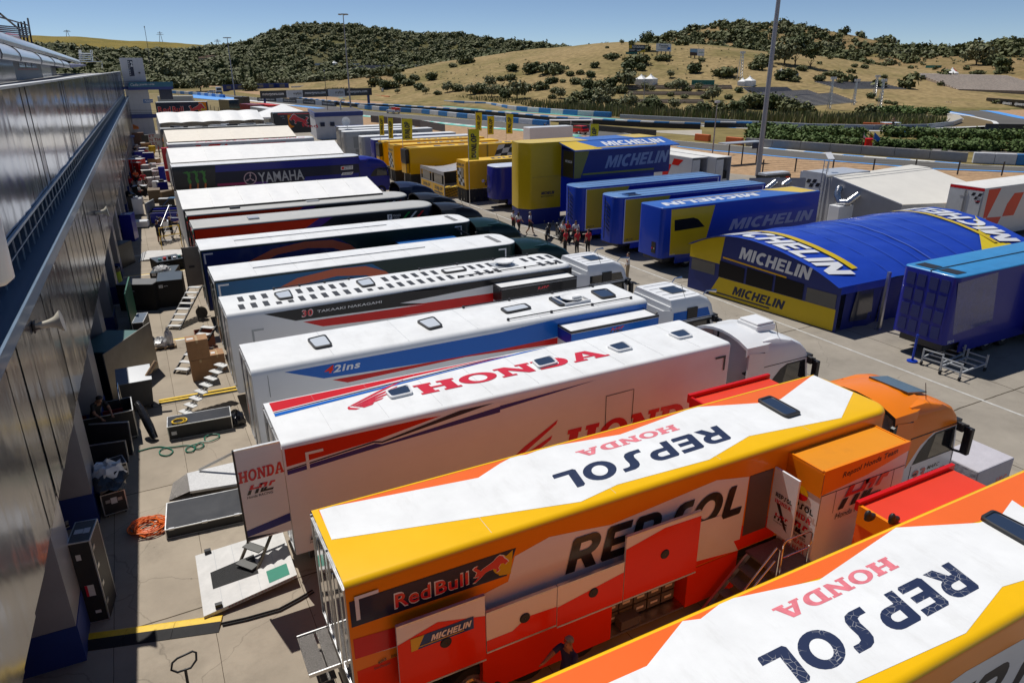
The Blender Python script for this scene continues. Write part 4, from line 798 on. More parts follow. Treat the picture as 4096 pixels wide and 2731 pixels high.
lo=gp((600,358),(700,371),(850,388),(969,402),(1126,421),(1300,441),(1449,461),(1630,477),(1949,508),(2227,528),(2358,545),(2716,586),(2866,603),(3200,633),(3535,659),(3718,674),(4096,688),(4800,712))
up=gp((600,345),(740,362),(900,379),(1028,391),(1180,408),(1350,428),(1453,443),(1605,457),(1949,484),(2200,502),(2368,513),(2672,560),(3000,588),(3400,624),(3875,658),(4096,668),(4800,690))
sheet('gravel_trap',lo[3:]+[(150,20),(60,5),(64,40),(60,75),(44,90),(41,118),(38,150),(34,230)],GRAVEL,-.03)
sheet('near_track',lo+up[::-1],ASPH,0)
def band(name,line,o0,o1,ms,z=.012,step=0,only=None):
 """painted strip beside a line, offsets measured to the left of its direction"""
 pts=resample(line,step) if step else [V((*p,0)) for p in line]
 b=MB()
 for i in range(len(pts)-1):
  if only and not only(i):continue
  def nn(k):
   a=pts[max(k-1,0)];c=pts[min(k+1,len(pts)-1)];d=(c-a).normalized();return V((-d.y,d.x,0))
  A,B=pts[i],pts[i+1];n0,n1=nn(i),nn(i+1)
  b.face([(*(A+n0*o0).xy,z),(*(B+n1*o0).xy,z),(*(B+n1*o1).xy,z),(*(A+n0*o1).xy,z)],ms[i % len(ms)])
 return struct(b.build(name))
def resample(line,step):
 P=[V((p[0],p[1],p[2] if len(p) > 2 else 0)) for p in line];out=[P[0].copy()];acc=0.
 for i in range(len(P)-1):
  d=(P[i+1]-P[i]);Ln=d.length;t=step-acc
  while t <= Ln:out.append(P[i]+d*(t/Ln));t += step
  acc=(acc+Ln) % step
 return out
band('edge_line',up,-.35,-.1,[LINEW]);band('edge_line',lo,.1,.35,[LINEW],only=lambda i:i < 11)
band('kerb',lo[6:11],-1.5,-.0,[LINEW,KTEAL],.02,2.2);band('kerb',lo[5:11],-3.0,-1.5,[KTEAL],.02)
band('run_off_paint',lo[11:],-.7,.1,[KBLUE],.02);band('kerb',up[12:15],.0,1.0,[LINEW,KBLUE],.02,3.0)
band('run_off_paint',gp((560,352),(850,389),(969,401),(1126,419),(1330,441)),-.2,2.6,[LINEW,KBLUE,LINEW],.012,30)
bl=gp((770,375),(800,374),(905,388),(1000,398),(880,402),(770,392));sheet('run_off_paint',bl,KBLUE,.016)
v0=up;far_lo=gp((560,318),(960,352),(1130,368),(1364,392),(1600,409),(1900,436),(2227,457),(2500,479),(2812,504),(2996,514),(3300,520),(3700,527),(4096,529),(4800,522))
far_up=gp((560,309),(960,342),(1130,357),(1360,381),(1600,398),(1900,424),(2368,467),(2473,474),(2800,494),(2996,503),(3330,508),(3500,516),(3640,513),(3800,508),(4096,500),(4800,490))
sheet('verge',v0+far_lo[::-1],GRASS,-.03)
sheet('far_gravel',gp((560,330),(900,362),(1130,392),(1500,420),(1949,462),(2300,484),(2500,495))+gp((2500,479),(2227,457),(1900,436),(1600,409),(1364,392),(1130,368),(960,352),(560,318)),GRAVEL,-.015)
sheet('far_track',far_lo+far_up[::-1],ASPH,0)
band('kerb',far_lo[3:8],-1.6,0,[KTEAL],.02);band('edge_line',far_up,-.5,-.1,[LINEW],.012,only=lambda i:i > 7);band('kerb',far_lo[8:13],-1.4,0,[LINEW,KBLUE],.02,4)
loopo=z30(1090,838,1130,834,1300,827,1700,829,2352,842,3400,856);loopi=z30(3400,868,2352,850,1900,838,1500,837,1340,841,1275,850)
legi=z30(1300,862,1700,912,2100,955,2352,1008,2700,1060);lego=z30(2700,1110,2352,1092,2352,1102,1750,1112,1300,1112,800,1106,800,1102,1300,1104,1750,1092,2060,1078,2115,1055,2095,1036,1900,992,1600,938,1300,880,1150,853)
sheet('hairpin_track',gp(*loopo,*loopi,*legi,*lego),ASPH,.0)
sheet('infield',gp(*z30(1340,846,1500,842,1900,843,2352,856,2352,930,1980,914,1700,908,1400,868)),M('olive_grass',(.17,.12,.05),.95,noise=.3,scale=.1),-.02)
sheet('far_gravel',gp(*z30(1690,913,1990,916,2352,938,3400,990,3400,1060,2352,1000)),GRAVEL,-.016)
sheet('far_gravel',gp(*z30(990,800,1200,795,2352,823,3400,840,3400,852,2352,838,1700,826,1120,832)),GRAVEL,-.016)
sheet('infield',gp(*z30(1250,1102,1750,1088,2040,1078,2100,1056,2080,1040,1900,1000,1720,968,1700,990,1830,1020,1760,1050,1500,1080)),M('olive_grass'),-.012)
sheet('service_road',gp(*z30(1690,960,1800,985,1838,1020,1760,1055,1500,1076,1300,1086,1300,1080,1600,1055,1700,1020)),PALEC,-.008)
for a in (z30(1090,838,1150,853,1300,880,1600,938,1900,992),z30(1700,912,2100,957,2352,1010,2700,1062),z30(1300,827,1120,834,1090,840)):band('kerb',gp(*a),-1.6,1.0,[KBLUE],.02)
for a in (z30(1275,850,1340,841,1500,837,1900,838),z30(1300,884,1600,942,1900,996,2095,1040,2115,1058,2060,1080,1750,1094,1300,1105),z30(1300,864,1700,914)):band('edge_line',gp(*a),-.5,.5,[LINEW],.024)
sheet('access_road',gp(*z30(600,1245,1000,1268,1900,1300,2352,1318,3400,1350,3400,1325,2352,1305,1900,1285,1000,1255)),M('old_asphalt',(.2,.19,.18),.85,noise=.2),-.006)
sheet('access_road',gp(*z19(1370,1120,1940,1112,1940,1170,1880,1160,1700,1145)),PALEC,-.006)
RIDGES=[
([(-500,120,1700),(100,142,1700),(300,150,1700),(600,166,1700),(820,182,1700),(1050,200,1800),(1350,225,1900)],700,900,(.25,.19,.045)),
([(-400,195,950),(150,190,950),(400,205,950),(700,215,950),(900,196,950),(1050,200,950)],330,500,(.10,.10,.035)),
([(820,215,980),(950,192,960),(1040,176,950),(1150,128,940),(1250,104,930),(1400,108,930),(1600,126,930),(1800,146,930),(1980,160,930),(2080,186,950),(2230,200,970),(2420,215,980)],330,400,(.115,.105,.045)),
([(1520,352,440),(1600,315,455),(1690,285,450),(1830,238,430),(1960,217,420),(2150,195,410),(2330,180,400),(2500,172,395),(2700,171,400),(2850,180,420),(2960,215,440)],(50,80,105,120,135,150,165,185,190,190,190),160,(.34,.25,.12)),
([(2560,190,700),(2700,160,690),(2870,114,680),(3000,100,670),(3150,104,660),(3300,122,650),(3450,160,640),(3600,192,630),(3720,214,640),(3850,226,650),(3980,205,640),(4096,188,620),(4350,165,600),(4800,160,600)],330,300,(.30,.21,.10)),
]
RP=[]
for pts,wf,wb,c in RIDGES:
 P=np.array([tuple(DIST(a,q,d)) for a,q,d in pts]);RP.append((P,wf,wb,np.array(c)))
def terr(X,Y,full=False):
 X=np.asarray(X,float);Y=np.asarray(Y,float);best=np.zeros_like(X);col=np.zeros(X.shape+(3,));col[...]=(.22,.18,.08);which=np.full(X.shape,-1)
 for ri,(P,wf,wb,c) in enumerate(RP):
  D=np.full(X.shape,1e9);WF=np.full(X.shape,1.);Hh=np.zeros_like(X);sg=np.zeros_like(X)
  for i in range(len(P)-1):
   a,d=P[i],P[i+1]-P[i];L2=d[0]**2+d[1]**2
   t=np.clip(((X-a[0])*d[0]+(Y-a[1])*d[1])/L2,0,1);qx,qy=a[0]+d[0]*t,a[1]+d[1]*t
   e=np.hypot(X-qx,Y-qy);m=e < D
   D=np.where(m,e,D);Hh=np.where(m,a[2]+d[2]*t,Hh);WF=np.where(m,(wf[i]+(wf[i+1]-wf[i])*t) if isinstance(wf,tuple) else wf,WF);sg=np.where(m,np.hypot(X,Y)-np.hypot(qx,qy),sg)
  wd=np.where(sg > 0,wb,WF);s=np.clip(1-D/wd,0,1)
  prof=s*s*(3-2*s)*.55+s*.45
  h=Hh*prof
  m=h > best;best=np.where(m,h,best);which=np.where((m) & (h > .3),ri,which)
 bump=np.sin(X*.031+Y*.017)*np.sin(Y*.027-X*.011)*2.2+np.sin(X*.09)*np.sin(Y*.083)*.8
 hh=best+bump*np.clip(best/25,0,1)*.8
 if not full:return hh
 for ri,(P,wf,wb,c) in enumerate(RP):col[which == ri]=c
 return hh,col,which
def t1(x,y):return float(terr(np.array([x]),np.array([y]))[0])
def GT(px,py):
 d=ray(px,py);hd=math.hypot(d.x,d.y);r=np.arange(90,2600,2.)/hd
 X=d.x*r;Y=d.y*r;Z=CH+d.z*r;hh=terr(X,Y);k=np.argmax(Z <= np.maximum(hh,0));
 if k == 0:k=len(r)-1
 return V((X[k],Y[k],max(hh[k],0)))
az0=math.atan2(CF.y,CF.x);NA,NR=460,230
az=az0+np.linspace(-1.25,1.25,NA);rr_=140*np.power(3400/140,np.linspace(0,1,NR))
A_,R_=np.meshgrid(az,rr_);X_,Y_=R_*np.cos(A_),R_*np.sin(A_);Z_,C_,W_=terr(X_,Y_,True)
Z_=np.where(Z_ < .05,-.6,Z_)
me=bpy.data.meshes.new('hills');me.vertices.add(NA*NR);me.vertices.foreach_set('co',np.stack([X_,Y_,Z_],-1).ravel())
idx=np.arange(NA*NR).reshape(NR,NA);q=np.stack([idx[:-1,:-1],idx[:-1,1:],idx[1:,1:],idx[1:,:-1]],-1).reshape(-1,4)
me.loops.add(q.size);me.loops.foreach_set('vertex_index',q.ravel());me.polygons.add(len(q));me.polygons.foreach_set('loop_start',np.arange(len(q))*4);me.polygons.foreach_set('loop_total',np.full(len(q),4));me.update(calc_edges=True)
ca=me.color_attributes.new('soil','FLOAT_COLOR','POINT');ca.data.foreach_set('color',np.concatenate([C_.reshape(-1,3),np.ones((NA*NR,1))],1).astype('f').ravel())
me.polygons.foreach_set('use_smooth',[True]*len(me.polygons))
m=M('hill_soil',(.3,.2,.1),.95,noise=0,spec=.1);nt=m.node_tree;at=nt.nodes.new('ShaderNodeAttribute');at.attribute_name='soil'
no=nt.nodes.new('ShaderNodeTexNoise');no.inputs['Scale'].default_value=.022;no.inputs['Detail'].default_value=10;no.inputs['Roughness'].default_value=.68;tc=nt.nodes.new('ShaderNodeTexCoord');nt.links.new(tc.outputs['Object'],no.inputs['Vector'])
rg=nt.nodes.new('ShaderNodeMapRange');rg.inputs[1].default_value=.46;rg.inputs[2].default_value=.66;nt.links.new(no.outputs['Fac'],rg.inputs[0])
mx=nt.nodes.new('ShaderNodeMix');mx.data_type='RGBA';mx.inputs[7].default_value=(.13,.125,.035,1);sc_=nt.nodes.new('ShaderNodeMath');sc_.operation='MULTIPLY';sc_.inputs[1].default_value=.75
nt.links.new(rg.outputs[0],sc_.inputs[0]);nt.links.new(sc_.outputs[0],mx.inputs[0]);nt.links.new(at.outputs['Color'],mx.inputs[6])
n2=nt.nodes.new('ShaderNodeTexNoise');n2.inputs['Scale'].default_value=.5;n2.inputs['Detail'].default_value=6;nt.links.new(tc.outputs['Object'],n2.inputs['Vector'])
rg2=nt.nodes.new('ShaderNodeMapRange');rg2.inputs[1].default_value=.3;rg2.inputs[2].default_value=.7;rg2.inputs[3].default_value=.6;rg2.inputs[4].default_value=1.15;nt.links.new(n2.outputs['Fac'],rg2.inputs[0])
mx2=nt.nodes.new('ShaderNodeMix');mx2.data_type='RGBA';mx2.blend_type='MULTIPLY';mx2.inputs[0].default_value=1;nt.links.new(mx.outputs[2],mx2.inputs[6]);nt.links.new(rg2.outputs[0],mx2.inputs[7])
nt.links.new(mx2.outputs[2],nt.nodes['Principled BSDF'].inputs['Base Color'])
me.materials.append(m);ho=bpy.data.objects.new('hills',me);COL.objects.link(ho);struct(ho)
def leafmat(key,c,c2):
 if key in _m:return _m[key]
 m=M(key,c,.7,noise=0,spec=.25);nt=m.node_tree
 g=nt.nodes.new('ShaderNodeNewGeometry');mx=nt.nodes.new('ShaderNodeMix');mx.data_type='RGBA';mx.inputs[6].default_value=(*c,1);mx.inputs[7].default_value=(*c2,1)
 nt.links.new(g.outputs['Random Per Island'],mx.inputs[0]);nt.links.new(mx.outputs[2],nt.nodes['Principled BSDF'].inputs['Base Color']);return m
LEAF=leafmat('scrub_leaves',(.085,.10,.035),(.15,.155,.062));LEAFO=leafmat('olive_leaves',(.14,.155,.075),(.23,.225,.12));LEAFD=leafmat('dark_leaves',(.055,.075,.026),(.10,.12,.042));LEAFB=leafmat('hedge_leaves',(.065,.11,.026),(.11,.16,.045));REED=leafmat('reed_leaves',(.10,.14,.03),(.28,.24,.12))
BARK=M('bark',(.12,.085,.055),.9,noise=.3,scale=5)
def leaf_arrays(n,lobes,leaf,seed,flat=1.0):
 """n leaf-clump quads scattered through lumpy lobes (cx,cy,cz,rx,ry,rz)"""
 r=np.random.RandomState(seed);w_=np.array([l[3]*l[5]*l[4] for l in lobes])**.67;k=r.choice(len(lobes),n,p=w_/w_.sum());L=np.array(lobes)[k]
 d=r.normal(size=(n,3));d /= np.linalg.norm(d,axis=1)[:,None];rad=(r.rand(n)**.35)*(1+.13*np.sin(d[:,0]*7+k)+.1*np.sin(d[:,2]*9+2*k)+.08*r.normal(size=n))
 c=L[:,:3]+d*L[:,3:]*rad[:,None]
 nrm=d*.8+np.array([0,0,.55])+r.normal(size=(n,3))*.5;nrm /= np.linalg.norm(nrm,axis=1)[:,None]
 t=np.cross(nrm,r.normal(size=(n,3)));t /= np.linalg.norm(t,axis=1)[:,None];s=np.cross(nrm,t)
 sz=leaf*(.6+.8*r.rand(n))[:,None]
 return np.stack([c-t*sz*.7-s*sz*.3,c+t*sz*.1-s*sz*.75,c+t*sz*.8+s*sz*.2,c-t*sz*.05+s*sz*.7],1)
def quads_mesh(name,Q,m):
 n=len(Q);me=bpy.data.meshes.new(name);me.vertices.add(4*n);me.vertices.foreach_set('co',Q.reshape(-1).astype('f'));me.loops.add(4*n);me.loops.foreach_set('vertex_index',np.arange(4*n,dtype='i'))
 me.polygons.add(n);me.polygons.foreach_set('loop_start',np.arange(n)*4);me.polygons.foreach_set('loop_total',np.full(n,4));me.update(calc_edges=True);me.materials.append(m);return me
def lobes_for(seed,R,H,k=7,spread=.55):
 r=np.random.RandomState(seed);out=[(0,0,H*.5,R*.6,R*.6,H*.46)]
 for i in range(k):
  a=2*pi*i/k+r.rand();q=R*spread*(.6+.5*r.rand());s=R*(.34+.2*r.rand());out.append((q*math.cos(a),q*math.sin(a),H*(.32+.38*r.rand()),s,s,s*.8*H/R*.9))
 return out
BUSH={}
def bush_proto(kind):
 R,H,n,leaf,m,seed,k,sp,trunk=kind
 lob=lobes_for(seed,R,H,k,sp)
 if trunk:lob=[(a,b_,c+trunk,d,e,f) for a,b_,c,d,e,f in lob]
 return quads_mesh('crown',leaf_arrays(n,lob,leaf,seed),m)
KINDS={'bush':(1.0,1.1,420,.17,LEAF,3,7,.6,0),'dark':(1.0,1.25,460,.16,LEAFD,5,6,.55,0),'olive':(1.0,1.5,420,.16,LEAFO,8,7,.6,.25),'wide':(1.0,.75,420,.16,LEAF,11,8,.7,0),'tree':(1.0,1.6,420,.15,LEAFD,13,7,.55,.7),'hedge':(1.0,.9,900,.11,LEAFB,17,8,.6,0),'cypress':(.3,2.2,300,.1,LEAFD,19,4,.3,.1)}
PR={k:bush_proto(v) for k,v in KINDS.items()}
tb=MB();tb.tube([(0,0,-.3),(.03,0,.3),(.0,.05,.7)],[.07,.05,.035],BARK,6);tb.tube([(.02,0,.35),(.25,.1,.75)],[.03,.015],BARK,5);tb.tube([(.02,0,.3),(-.2,-.12,.7)],[.03,.015],BARK,5);TRK=tb.mesh('trunk')
def bush(kind,p,R,label,cat='bush',group=None,name=None,sz=1.0,rz=None):
 t=thing(name or ('tree' if kind in ('tree','olive','cypress') else 'bush'),label,cat,p,rz if rz is not None else random.random()*6.3,group)
 o=bpy.data.objects.new('crown',PR[kind]);COL.objects.link(o);o.parent=t;s=R*(.92+.16*random.random());o.scale=(s,s*(.9+.2*random.random()),R*sz)
 k=bpy.data.objects.new('trunk',TRK);COL.objects.link(k);k.parent=t;k.scale=(R,R,R*sz)
 return t
def scrub(name,n,ridge,dens,rmin,rmax,m,seed,nq=64):
 r=np.random.RandomState(seed);P,wf,wb,c=RP[ridge];wf=170 if isinstance(wf,tuple) else wf;Q=[]
 base=[leaf_arrays(nq,lobes_for(s,1,1.05,5),.30,s) for s in range(8)]
 seg=r.randint(0,len(P)-1,n);ln=np.linalg.norm(P[1:]-P[:-1],axis=1);seg=r.choice(len(P)-1,n,p=ln/ln.sum());t=r.rand(n)
 p=P[seg]+(P[seg+1]-P[seg])*t[:,None];hd=np.hypot(p[:,0],p[:,1]);off=-(r.rand(n)**.9)*wf*1.15+20
 x=p[:,0]*(1+off/hd)+r.normal(size=n)*6;y=p[:,1]*(1+off/hd)+r.normal(size=n)*6
 keep=dens(x,y,off/wf,r.rand(n),seg+t);x,y=x[keep],y[keep];z=np.maximum(terr(x,y),-.1)
 for i in range(len(x)):
  s=rmin+(rmax-rmin)*r.rand()**2;Q.append(base[i % 8]*np.array([s,s,s*(.8+.4*r.rand())])+np.array([x[i],y[i],z[i]-.15*s]))
 o=bpy.data.objects.new(name,quads_mesh(name,np.concatenate(Q),m));COL.objects.link(o);o['kind']='stuff';return o
nz=lambda x,y,f:np.sin(x*f+1.3)*np.sin(y*f*1.13)+.5*np.sin(x*f*2.3-y*f*1.7)
scrub('hillside_scrub',2600,2,lambda x,y,o,r,s:r < .93-.35*(nz(x,y,.018) < -.7),3.0,7.0,LEAF,31);scrub('hillside_olive_scrub',700,2,lambda x,y,o,r,s:r < .8,3,6,LEAFO,32)
scrub('valley_scrub',1700,1,lambda x,y,o,r,s:r < .9-.4*(nz(x,y,.015) < -.6),3.5,8,LEAF,33);scrub('valley_olive_scrub',650,1,lambda x,y,o,r,s:r < .9,3,7,LEAFO,34)
dR=lambda x,y,o,r,s:(o > -.50-.12*nz(x,y,.02)) & (r < .95-.5*(nz(x,y,.025) < -.75))
scrub('wooded_slope',2300,4,dR,2.6,6.0,LEAF,35);scrub('wooded_slope_olive',600,4,dR,2.5,5.5,LEAFO,36);scrub('slope_bushes',90,4,lambda x,y,o,r,s:(o < -.5),1.5,4,LEAF,37)
scrub('low_scrub',3800,2,lambda x,y,o,r,s:r < .97,1.2,3.0,LEAFO,41,26);scrub('low_valley_scrub',2600,1,lambda x,y,o,r,s:r < .97,1.4,3.4,LEAF,42,26);scrub('low_slope_scrub',1500,4,lambda x,y,o,r,s:(o > -.62) & (r < .9),.8,2.0,LEAFO,43,24);scrub('tussocks',700,3,lambda x,y,o,r,s:(r < .9) & (nz(x,y,.03) > .1),.25,.8,LEAFO,44,16)
def bpx(f,x,y,wpx,kind,label,**k):
 (px,py)=f(x,y)[0];p=GT(px,py);d=(p-CP).length;s={z19:k1,z30:k1,z2:k1,z1:k1}[f]
 R=wpx*s/2/F*d;return bush(kind,p+V((0,0,-.12*R)),R,label,**k)
solo=[(315,612,110,'dark','dark round bush alone on the left of the golden slope'),(650,632,280,'wide','largest dark thicket spread across the middle of the golden slope'),(480,632,170,'dark','dark thicket touching the left end of the largest thicket'),(812,650,85,'bush','small bright bush right of the largest thicket'),(900,640,80,'bush','second small bush right of the largest thicket'),(1022,585,90,'dark','dark bush beside the worn path up the golden slope'),(990,665,95,'dark','round bush just below the worn path'),
(1165,505,130,'wide','low broad bush left of the black billboard foot'),(1310,605,150,'dark','left bush of the cluster under the black billboard'),(1418,605,105,'dark','right bush of the cluster under the black billboard'),(1390,555,230,'wide','broad rear bush of the cluster under the black billboard'),(1610,517,145,'wide','low spreading bush under the white billboard'),(1670,675,80,'olive','tall grey-green bush right of the twin white tents'),(1872,632,150,'dark','large round bush under the landscape billboard'),(1938,528,65,'bush','small bush at the right leg of the landscape billboard'),(2140,655,230,'wide','wide dark bush mass near the floodlight mast'),(1130,418,40,'bush','tiny bush near the crest of the golden slope'),(1255,380,45,'olive','little tree on the skyline left of the black billboard'),(1465,435,130,'tree','tree group behind the black billboard'),(1640,375,75,'tree','round tree on the skyline above the white billboard'),(1178,528,32,'bush','tiny bush under the low broad bush'),(900,558,24,'bush','tiny lone bush in the middle of the bare slope')]
for x,y,wp,kd,lb in solo:bpx(z19,x,y,wp,kd,lb)
mid=[(40,800,150,'bush'),(130,760,130,'olive'),(210,800,150,'bush'),(260,840,130,'dark'),(360,850,200,'olive'),(440,780,120,'dark'),(300,690,110,'bush'),(220,690,80,'bush'),(560,770,150,'bush'),(640,720,100,'dark'),(680,710,80,'dark'),(750,715,60,'bush'),(690,800,110,'bush'),(730,850,110,'olive'),(660,850,80,'bush'),(860,720,120,'bush'),(960,760,150,'dark'),(880,860,160,'bush'),(1000,860,170,'dark'),(1060,760,150,'bush'),(1160,750,160,'dark'),(1290,760,190,'olive'),(1340,720,110,'bush'),(1240,800,150,'bush'),(1130,860,150,'olive'),(820,905,170,'bush'),(960,930,150,'bush'),(1080,930,170,'olive'),(1200,940,170,'bush'),(1310,945,170,'olive'),(1440,950,160,'bush'),(1520,950,190,'dark'),(1600,940,110,'bush'),(1700,940,120,'olive'),(1450,780,80,'olive'),(1510,790,70,'olive'),(1520,855,90,'bush'),(1660,760,100,'bush'),(1720,790,120,'olive'),(1760,750,140,'bush'),(1810,790,90,'bush'),(1670,830,70,'bush'),(2030,870,150,'olive'),(1970,850,90,'bush'),(2165,850,90,'bush'),(2255,800,80,'dark'),(2080,900,90,'bush'),(1860,960,120,'bush'),(1960,960,150,'dark'),(2100,965,170,'bush'),(2250,970,190,'dark'),(1790,845,70,'bush'),(1910,780,80,'olive')]
for x,y,wp,kd in mid:bpx(z19,x,y,wp,kd,{'bush':'mid green scrub bush among the thicket under the golden slope','olive':'pale olive green bush among the thicket under the golden slope','dark':'dark green bush among the thicket under the golden slope'}[kd],group='bushes in the thicket between slope and reeds',cat='bush',name='bush')
m2=[(1290,520,150,'bush'),(1370,545,130,'dark'),(1440,545,120,'bush'),(1500,500,140,'dark'),(1570,520,120,'bush'),(1665,555,100,'dark'),(1715,595,70,'olive'),(1475,590,50,'olive'),(1765,475,120,'dark'),(1950,365,80,'bush'),(1620,480,110,'bush'),(1900,580,110,'olive'),(1990,570,130,'bush'),(2100,600,110,'olive'),(2200,570,130,'dark'),(2280,620,120,'olive'),(1820,600,80,'bush'),(2060,335,160,'bush')]
for x,y,wp,kd in m2:bpx(z2,x,y,wp,kd,{'bush':'leafy bush below the left end of the golden slope','olive':'pale bush below the left end of the golden slope','dark':'dark bush below the left end of the golden slope'}[kd],group='bushes below the left end of the slope',name='bush')
m3=[(300,560,220,'olive'),(390,560,200,'tree'),(520,590,170,'tree'),(120,560,180,'bush'),(60,600,150,'bush'),(360,650,110,'bush'),(290,690,160,'dark'),(390,700,100,'bush'),(450,610,90,'bush'),(740,660,110,'bush'),(790,675,80,'bush'),(985,590,70,'bush'),(1155,670,60,'bush'),(900,580,60,'bush'),(660,650,60,'bush'),(1945,640,90,'wide'),(2150,590,140,'dark'),(2050,560,120,'bush'),(1940,560,190,'olive'),(2100,540,130,'bush'),(40,930,260,'bush'),(180,940,230,'dark'),(330,955,230,'bush'),(460,970,190,'bush'),(1040,845,80,'dark'),(1110,870,60,'bush'),(1180,890,60,'bush'),(1240,905,60,'bush'),(600,700,110,'bush'),(1150,990,200,'hedge'),(1290,990,200,'hedge'),(1400,1000,170,'hedge'),(1620,985,150,'hedge'),(1480,970,120,'hedge'),(1000,1000,200,'bush')]
for x,y,wp,kd in m3:bpx(z30,x,y,wp,kd,{'bush':'scrub bush on the ground around the far grandstands','olive':'silvery olive tree on the slope right of the tall lamp post','tree':'dark tree beside the silvery olive tree','dark':'dark scrub bush around the far grandstands','wide':'low rounded bush by the far terrace wall','hedge':'bright green shrub beside the reed bed'}[kd],group='shrubs around the far grandstands',name='bush')
m4=[(1340,700,140,'bush'),(1450,690,150,'olive'),(1560,690,120,'olive'),(1690,640,120,'bush'),(1600,760,160,'bush'),(1500,760,170,'bush'),(1720,780,150,'olive'),(1850,620,130,'dark'),(2020,610,90,'tree'),(1980,690,110,'bush'),(1850,720,150,'bush'),(1930,740,130,'dark'),(2240,660,120,'dark'),(2330,650,110,'bush'),(1400,600,120,'bush'),(2240,730,110,'olive'),(2140,770,140,'bush'),(1380,760,120,'bush')]
for x,y,wp,kd in m4:bpx(z1,x,y,wp,kd,'broad green tree in the valley behind the white and blue tower',group='trees in the valley behind the tower',cat='tree',name='tree')
for x,y,hpx,lb in ((2090,740,150,'leftmost dark cypress left of the tall lamp bases'),(2160,720,150,'tallest dark cypress in the row'),(2190,735,125,'dark cypress touching the tallest one'),(2297,725,110,'rightmost slim dark cypress of the row')):
 px,py=z1(x,y)[0];p=GT(px,py);d=(p-CP).length;bush('cypress',p,hpx*k1/F*d/2.2,lb,cat='tree',name='cypress_tree')
hx=[(60,1205,260),(230,1215,260),(380,1225,240),(560,1235,260),(720,1240,220),(850,1258,220),(960,1255,160),(1120,1262,200),(1250,1268,190),(1370,1270,190),(1520,1268,220),(1700,1275,230),(1830,1285,220),(1960,1290,230),(2080,1295,220),(2300,1300,230),(100,1135,230),(300,1150,240),(520,1165,240),(720,1165,230),(900,1180,220),(1250,1175,240),(1480,1180,230),(1700,1190,230),(1900,1195,230),(2120,1205,240),(2300,1205,230)]
for x,y,wp in hx:bpx(z30,x,y,wp,'hedge','clipped green hedge mound in the row beside the grey track wall',group='hedge mounds along the grey wall',cat='hedge',name='hedge',sz=.95)
bpx(z30,1497,1315,115,'hedge','lone round hedge bush in front of the row on the verge',cat='hedge',name='hedge');bpx(z30,1667,1308,55,'hedge','smallest round shrub on the verge right of the lone bush',cat='hedge',name='hedge')
def reeds(name,line,wd,n,h,seed):
 r=np.random.RandomState(seed);P=[V((*p,0)) for p in line];L=[(P[i+1]-P[i]).length for i in range(len(P)-1)];S=np.array(L)/sum(L);k=r.choice(len(L),n,p=S);t=r.rand(n);Q=np.zeros((n,4,3))
 for i in range(n):
  a,c=P[k[i]],P[k[i]+1];d=(c-a).normalized();nn=V((-d.y,d.x,0));p=a+(c-a)*t[i]+nn*(wd[0]+(wd[1]-wd[0])*r.rand());hh=h*(.6+.6*r.rand());w_=.16+.14*r.rand();an=r.rand()*pi;u=V((math.cos(an),math.sin(an),0))*w_;le=V((r.normal()*.25,r.normal()*.25,0));z0=max(0,t1(p.x,p.y) if False else 0)
  Q[i]=[p-u,p+u,p+u*.25+le+V((0,0,hh)),p-u*.25+le+V((0,0,hh))]
 o=bpy.data.objects.new(name,quads_mesh(name,Q,REED));COL.objects.link(o);o['kind']='stuff'
reeds('reed_bed',gp((1280,372),(1500,387),(1900,420),(2368,464),(2473,471),(2800,490),(2996,499),(3330,504)),(1.5,13),9000,2.3,51)
reeds('reed_bed',gp((3300,492),(3500,498),(3640,500),(3760,490)),(-2,14),2500,1.6,52)
ROOFB=M('roof_light_blue',(.13,.27,.55),.4,coat=.3,noise=.12,grime=.25);ROOFB2=M('roof_painted_sky_reflection',(.04,.26,.56),.35,coat=.3,noise=.15,grime=.2);YB=paint('mich_yellow',(.62,.44,.006));ROOFM=M('roof_mid_blue',(.03,.13,.50),.35,coat=.3,noise=.08)  # louvred trailer's roof blue has the reflected sky painted into it
G2='trailers parked across the lane'
def louvre(T,y0,y1,z0,z1,nx,nz,x=-.008):
 LV=slats('louvre_blue',(.004,.008,.06),(.015,.03,.20),14,'Z');b=MB()
 for i in range(nx):
  for j in range(nz):
   a=y0+(y1-y0)*i/nx;c=z0+(z1-z0)*j/nz;b.box(x-.02,x,a+.06,a+(y1-y0)/nx-.06,c+.08,c+(z1-z0)/nz-.08,LV)
 return b.build('louvre_panel',T.t)
def blue_box(label,y,code):
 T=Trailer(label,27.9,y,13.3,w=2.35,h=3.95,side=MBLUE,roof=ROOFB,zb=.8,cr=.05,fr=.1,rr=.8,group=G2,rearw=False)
 d=T.deco('side_livery');d.p('S',[(.55,.82),(13.1,.82),(13.1,3.9),(.55,3.9)],INKW,px=False);d.p('S',[(.62,.92),(13.0,.92),(13.0,3.78),(.62,3.78)],DBLUE,px=False)
 d.p('S',[(.62,.92),(2.6,.92),(4.4,3.78),(.62,3.78)],DYEL,px=False);d.t('S',code,'b',[(.75,1.0),(1.35,1.0),(.75,1.14)],INKK,px=False)
 d.t('S','MICHELIN','k',[(5.4,2.3),(11.5,2.3),(5.75,3.3)],M('pale_blue_print',(.20,.27,.50),.4),px=False);d.done()
 b=MB()
 for yy in (.5,1.25,2.0):b.box(.9,13.2,yy-.012,yy+.012,3.952,3.975,STEEL)
 b.build('roof_rail',T.t)
 b=MB()
 for i in range(7):b.bar((-.012,.85,1.6+i*.28),(-.012,1.4,1.9+i*.28),.1,NAVY,.01)
 b.box(-.02,-.004,1.45,1.5,1.0,3.8,NAVY);b.build('front_livery',T.t,weld=False)
 return T
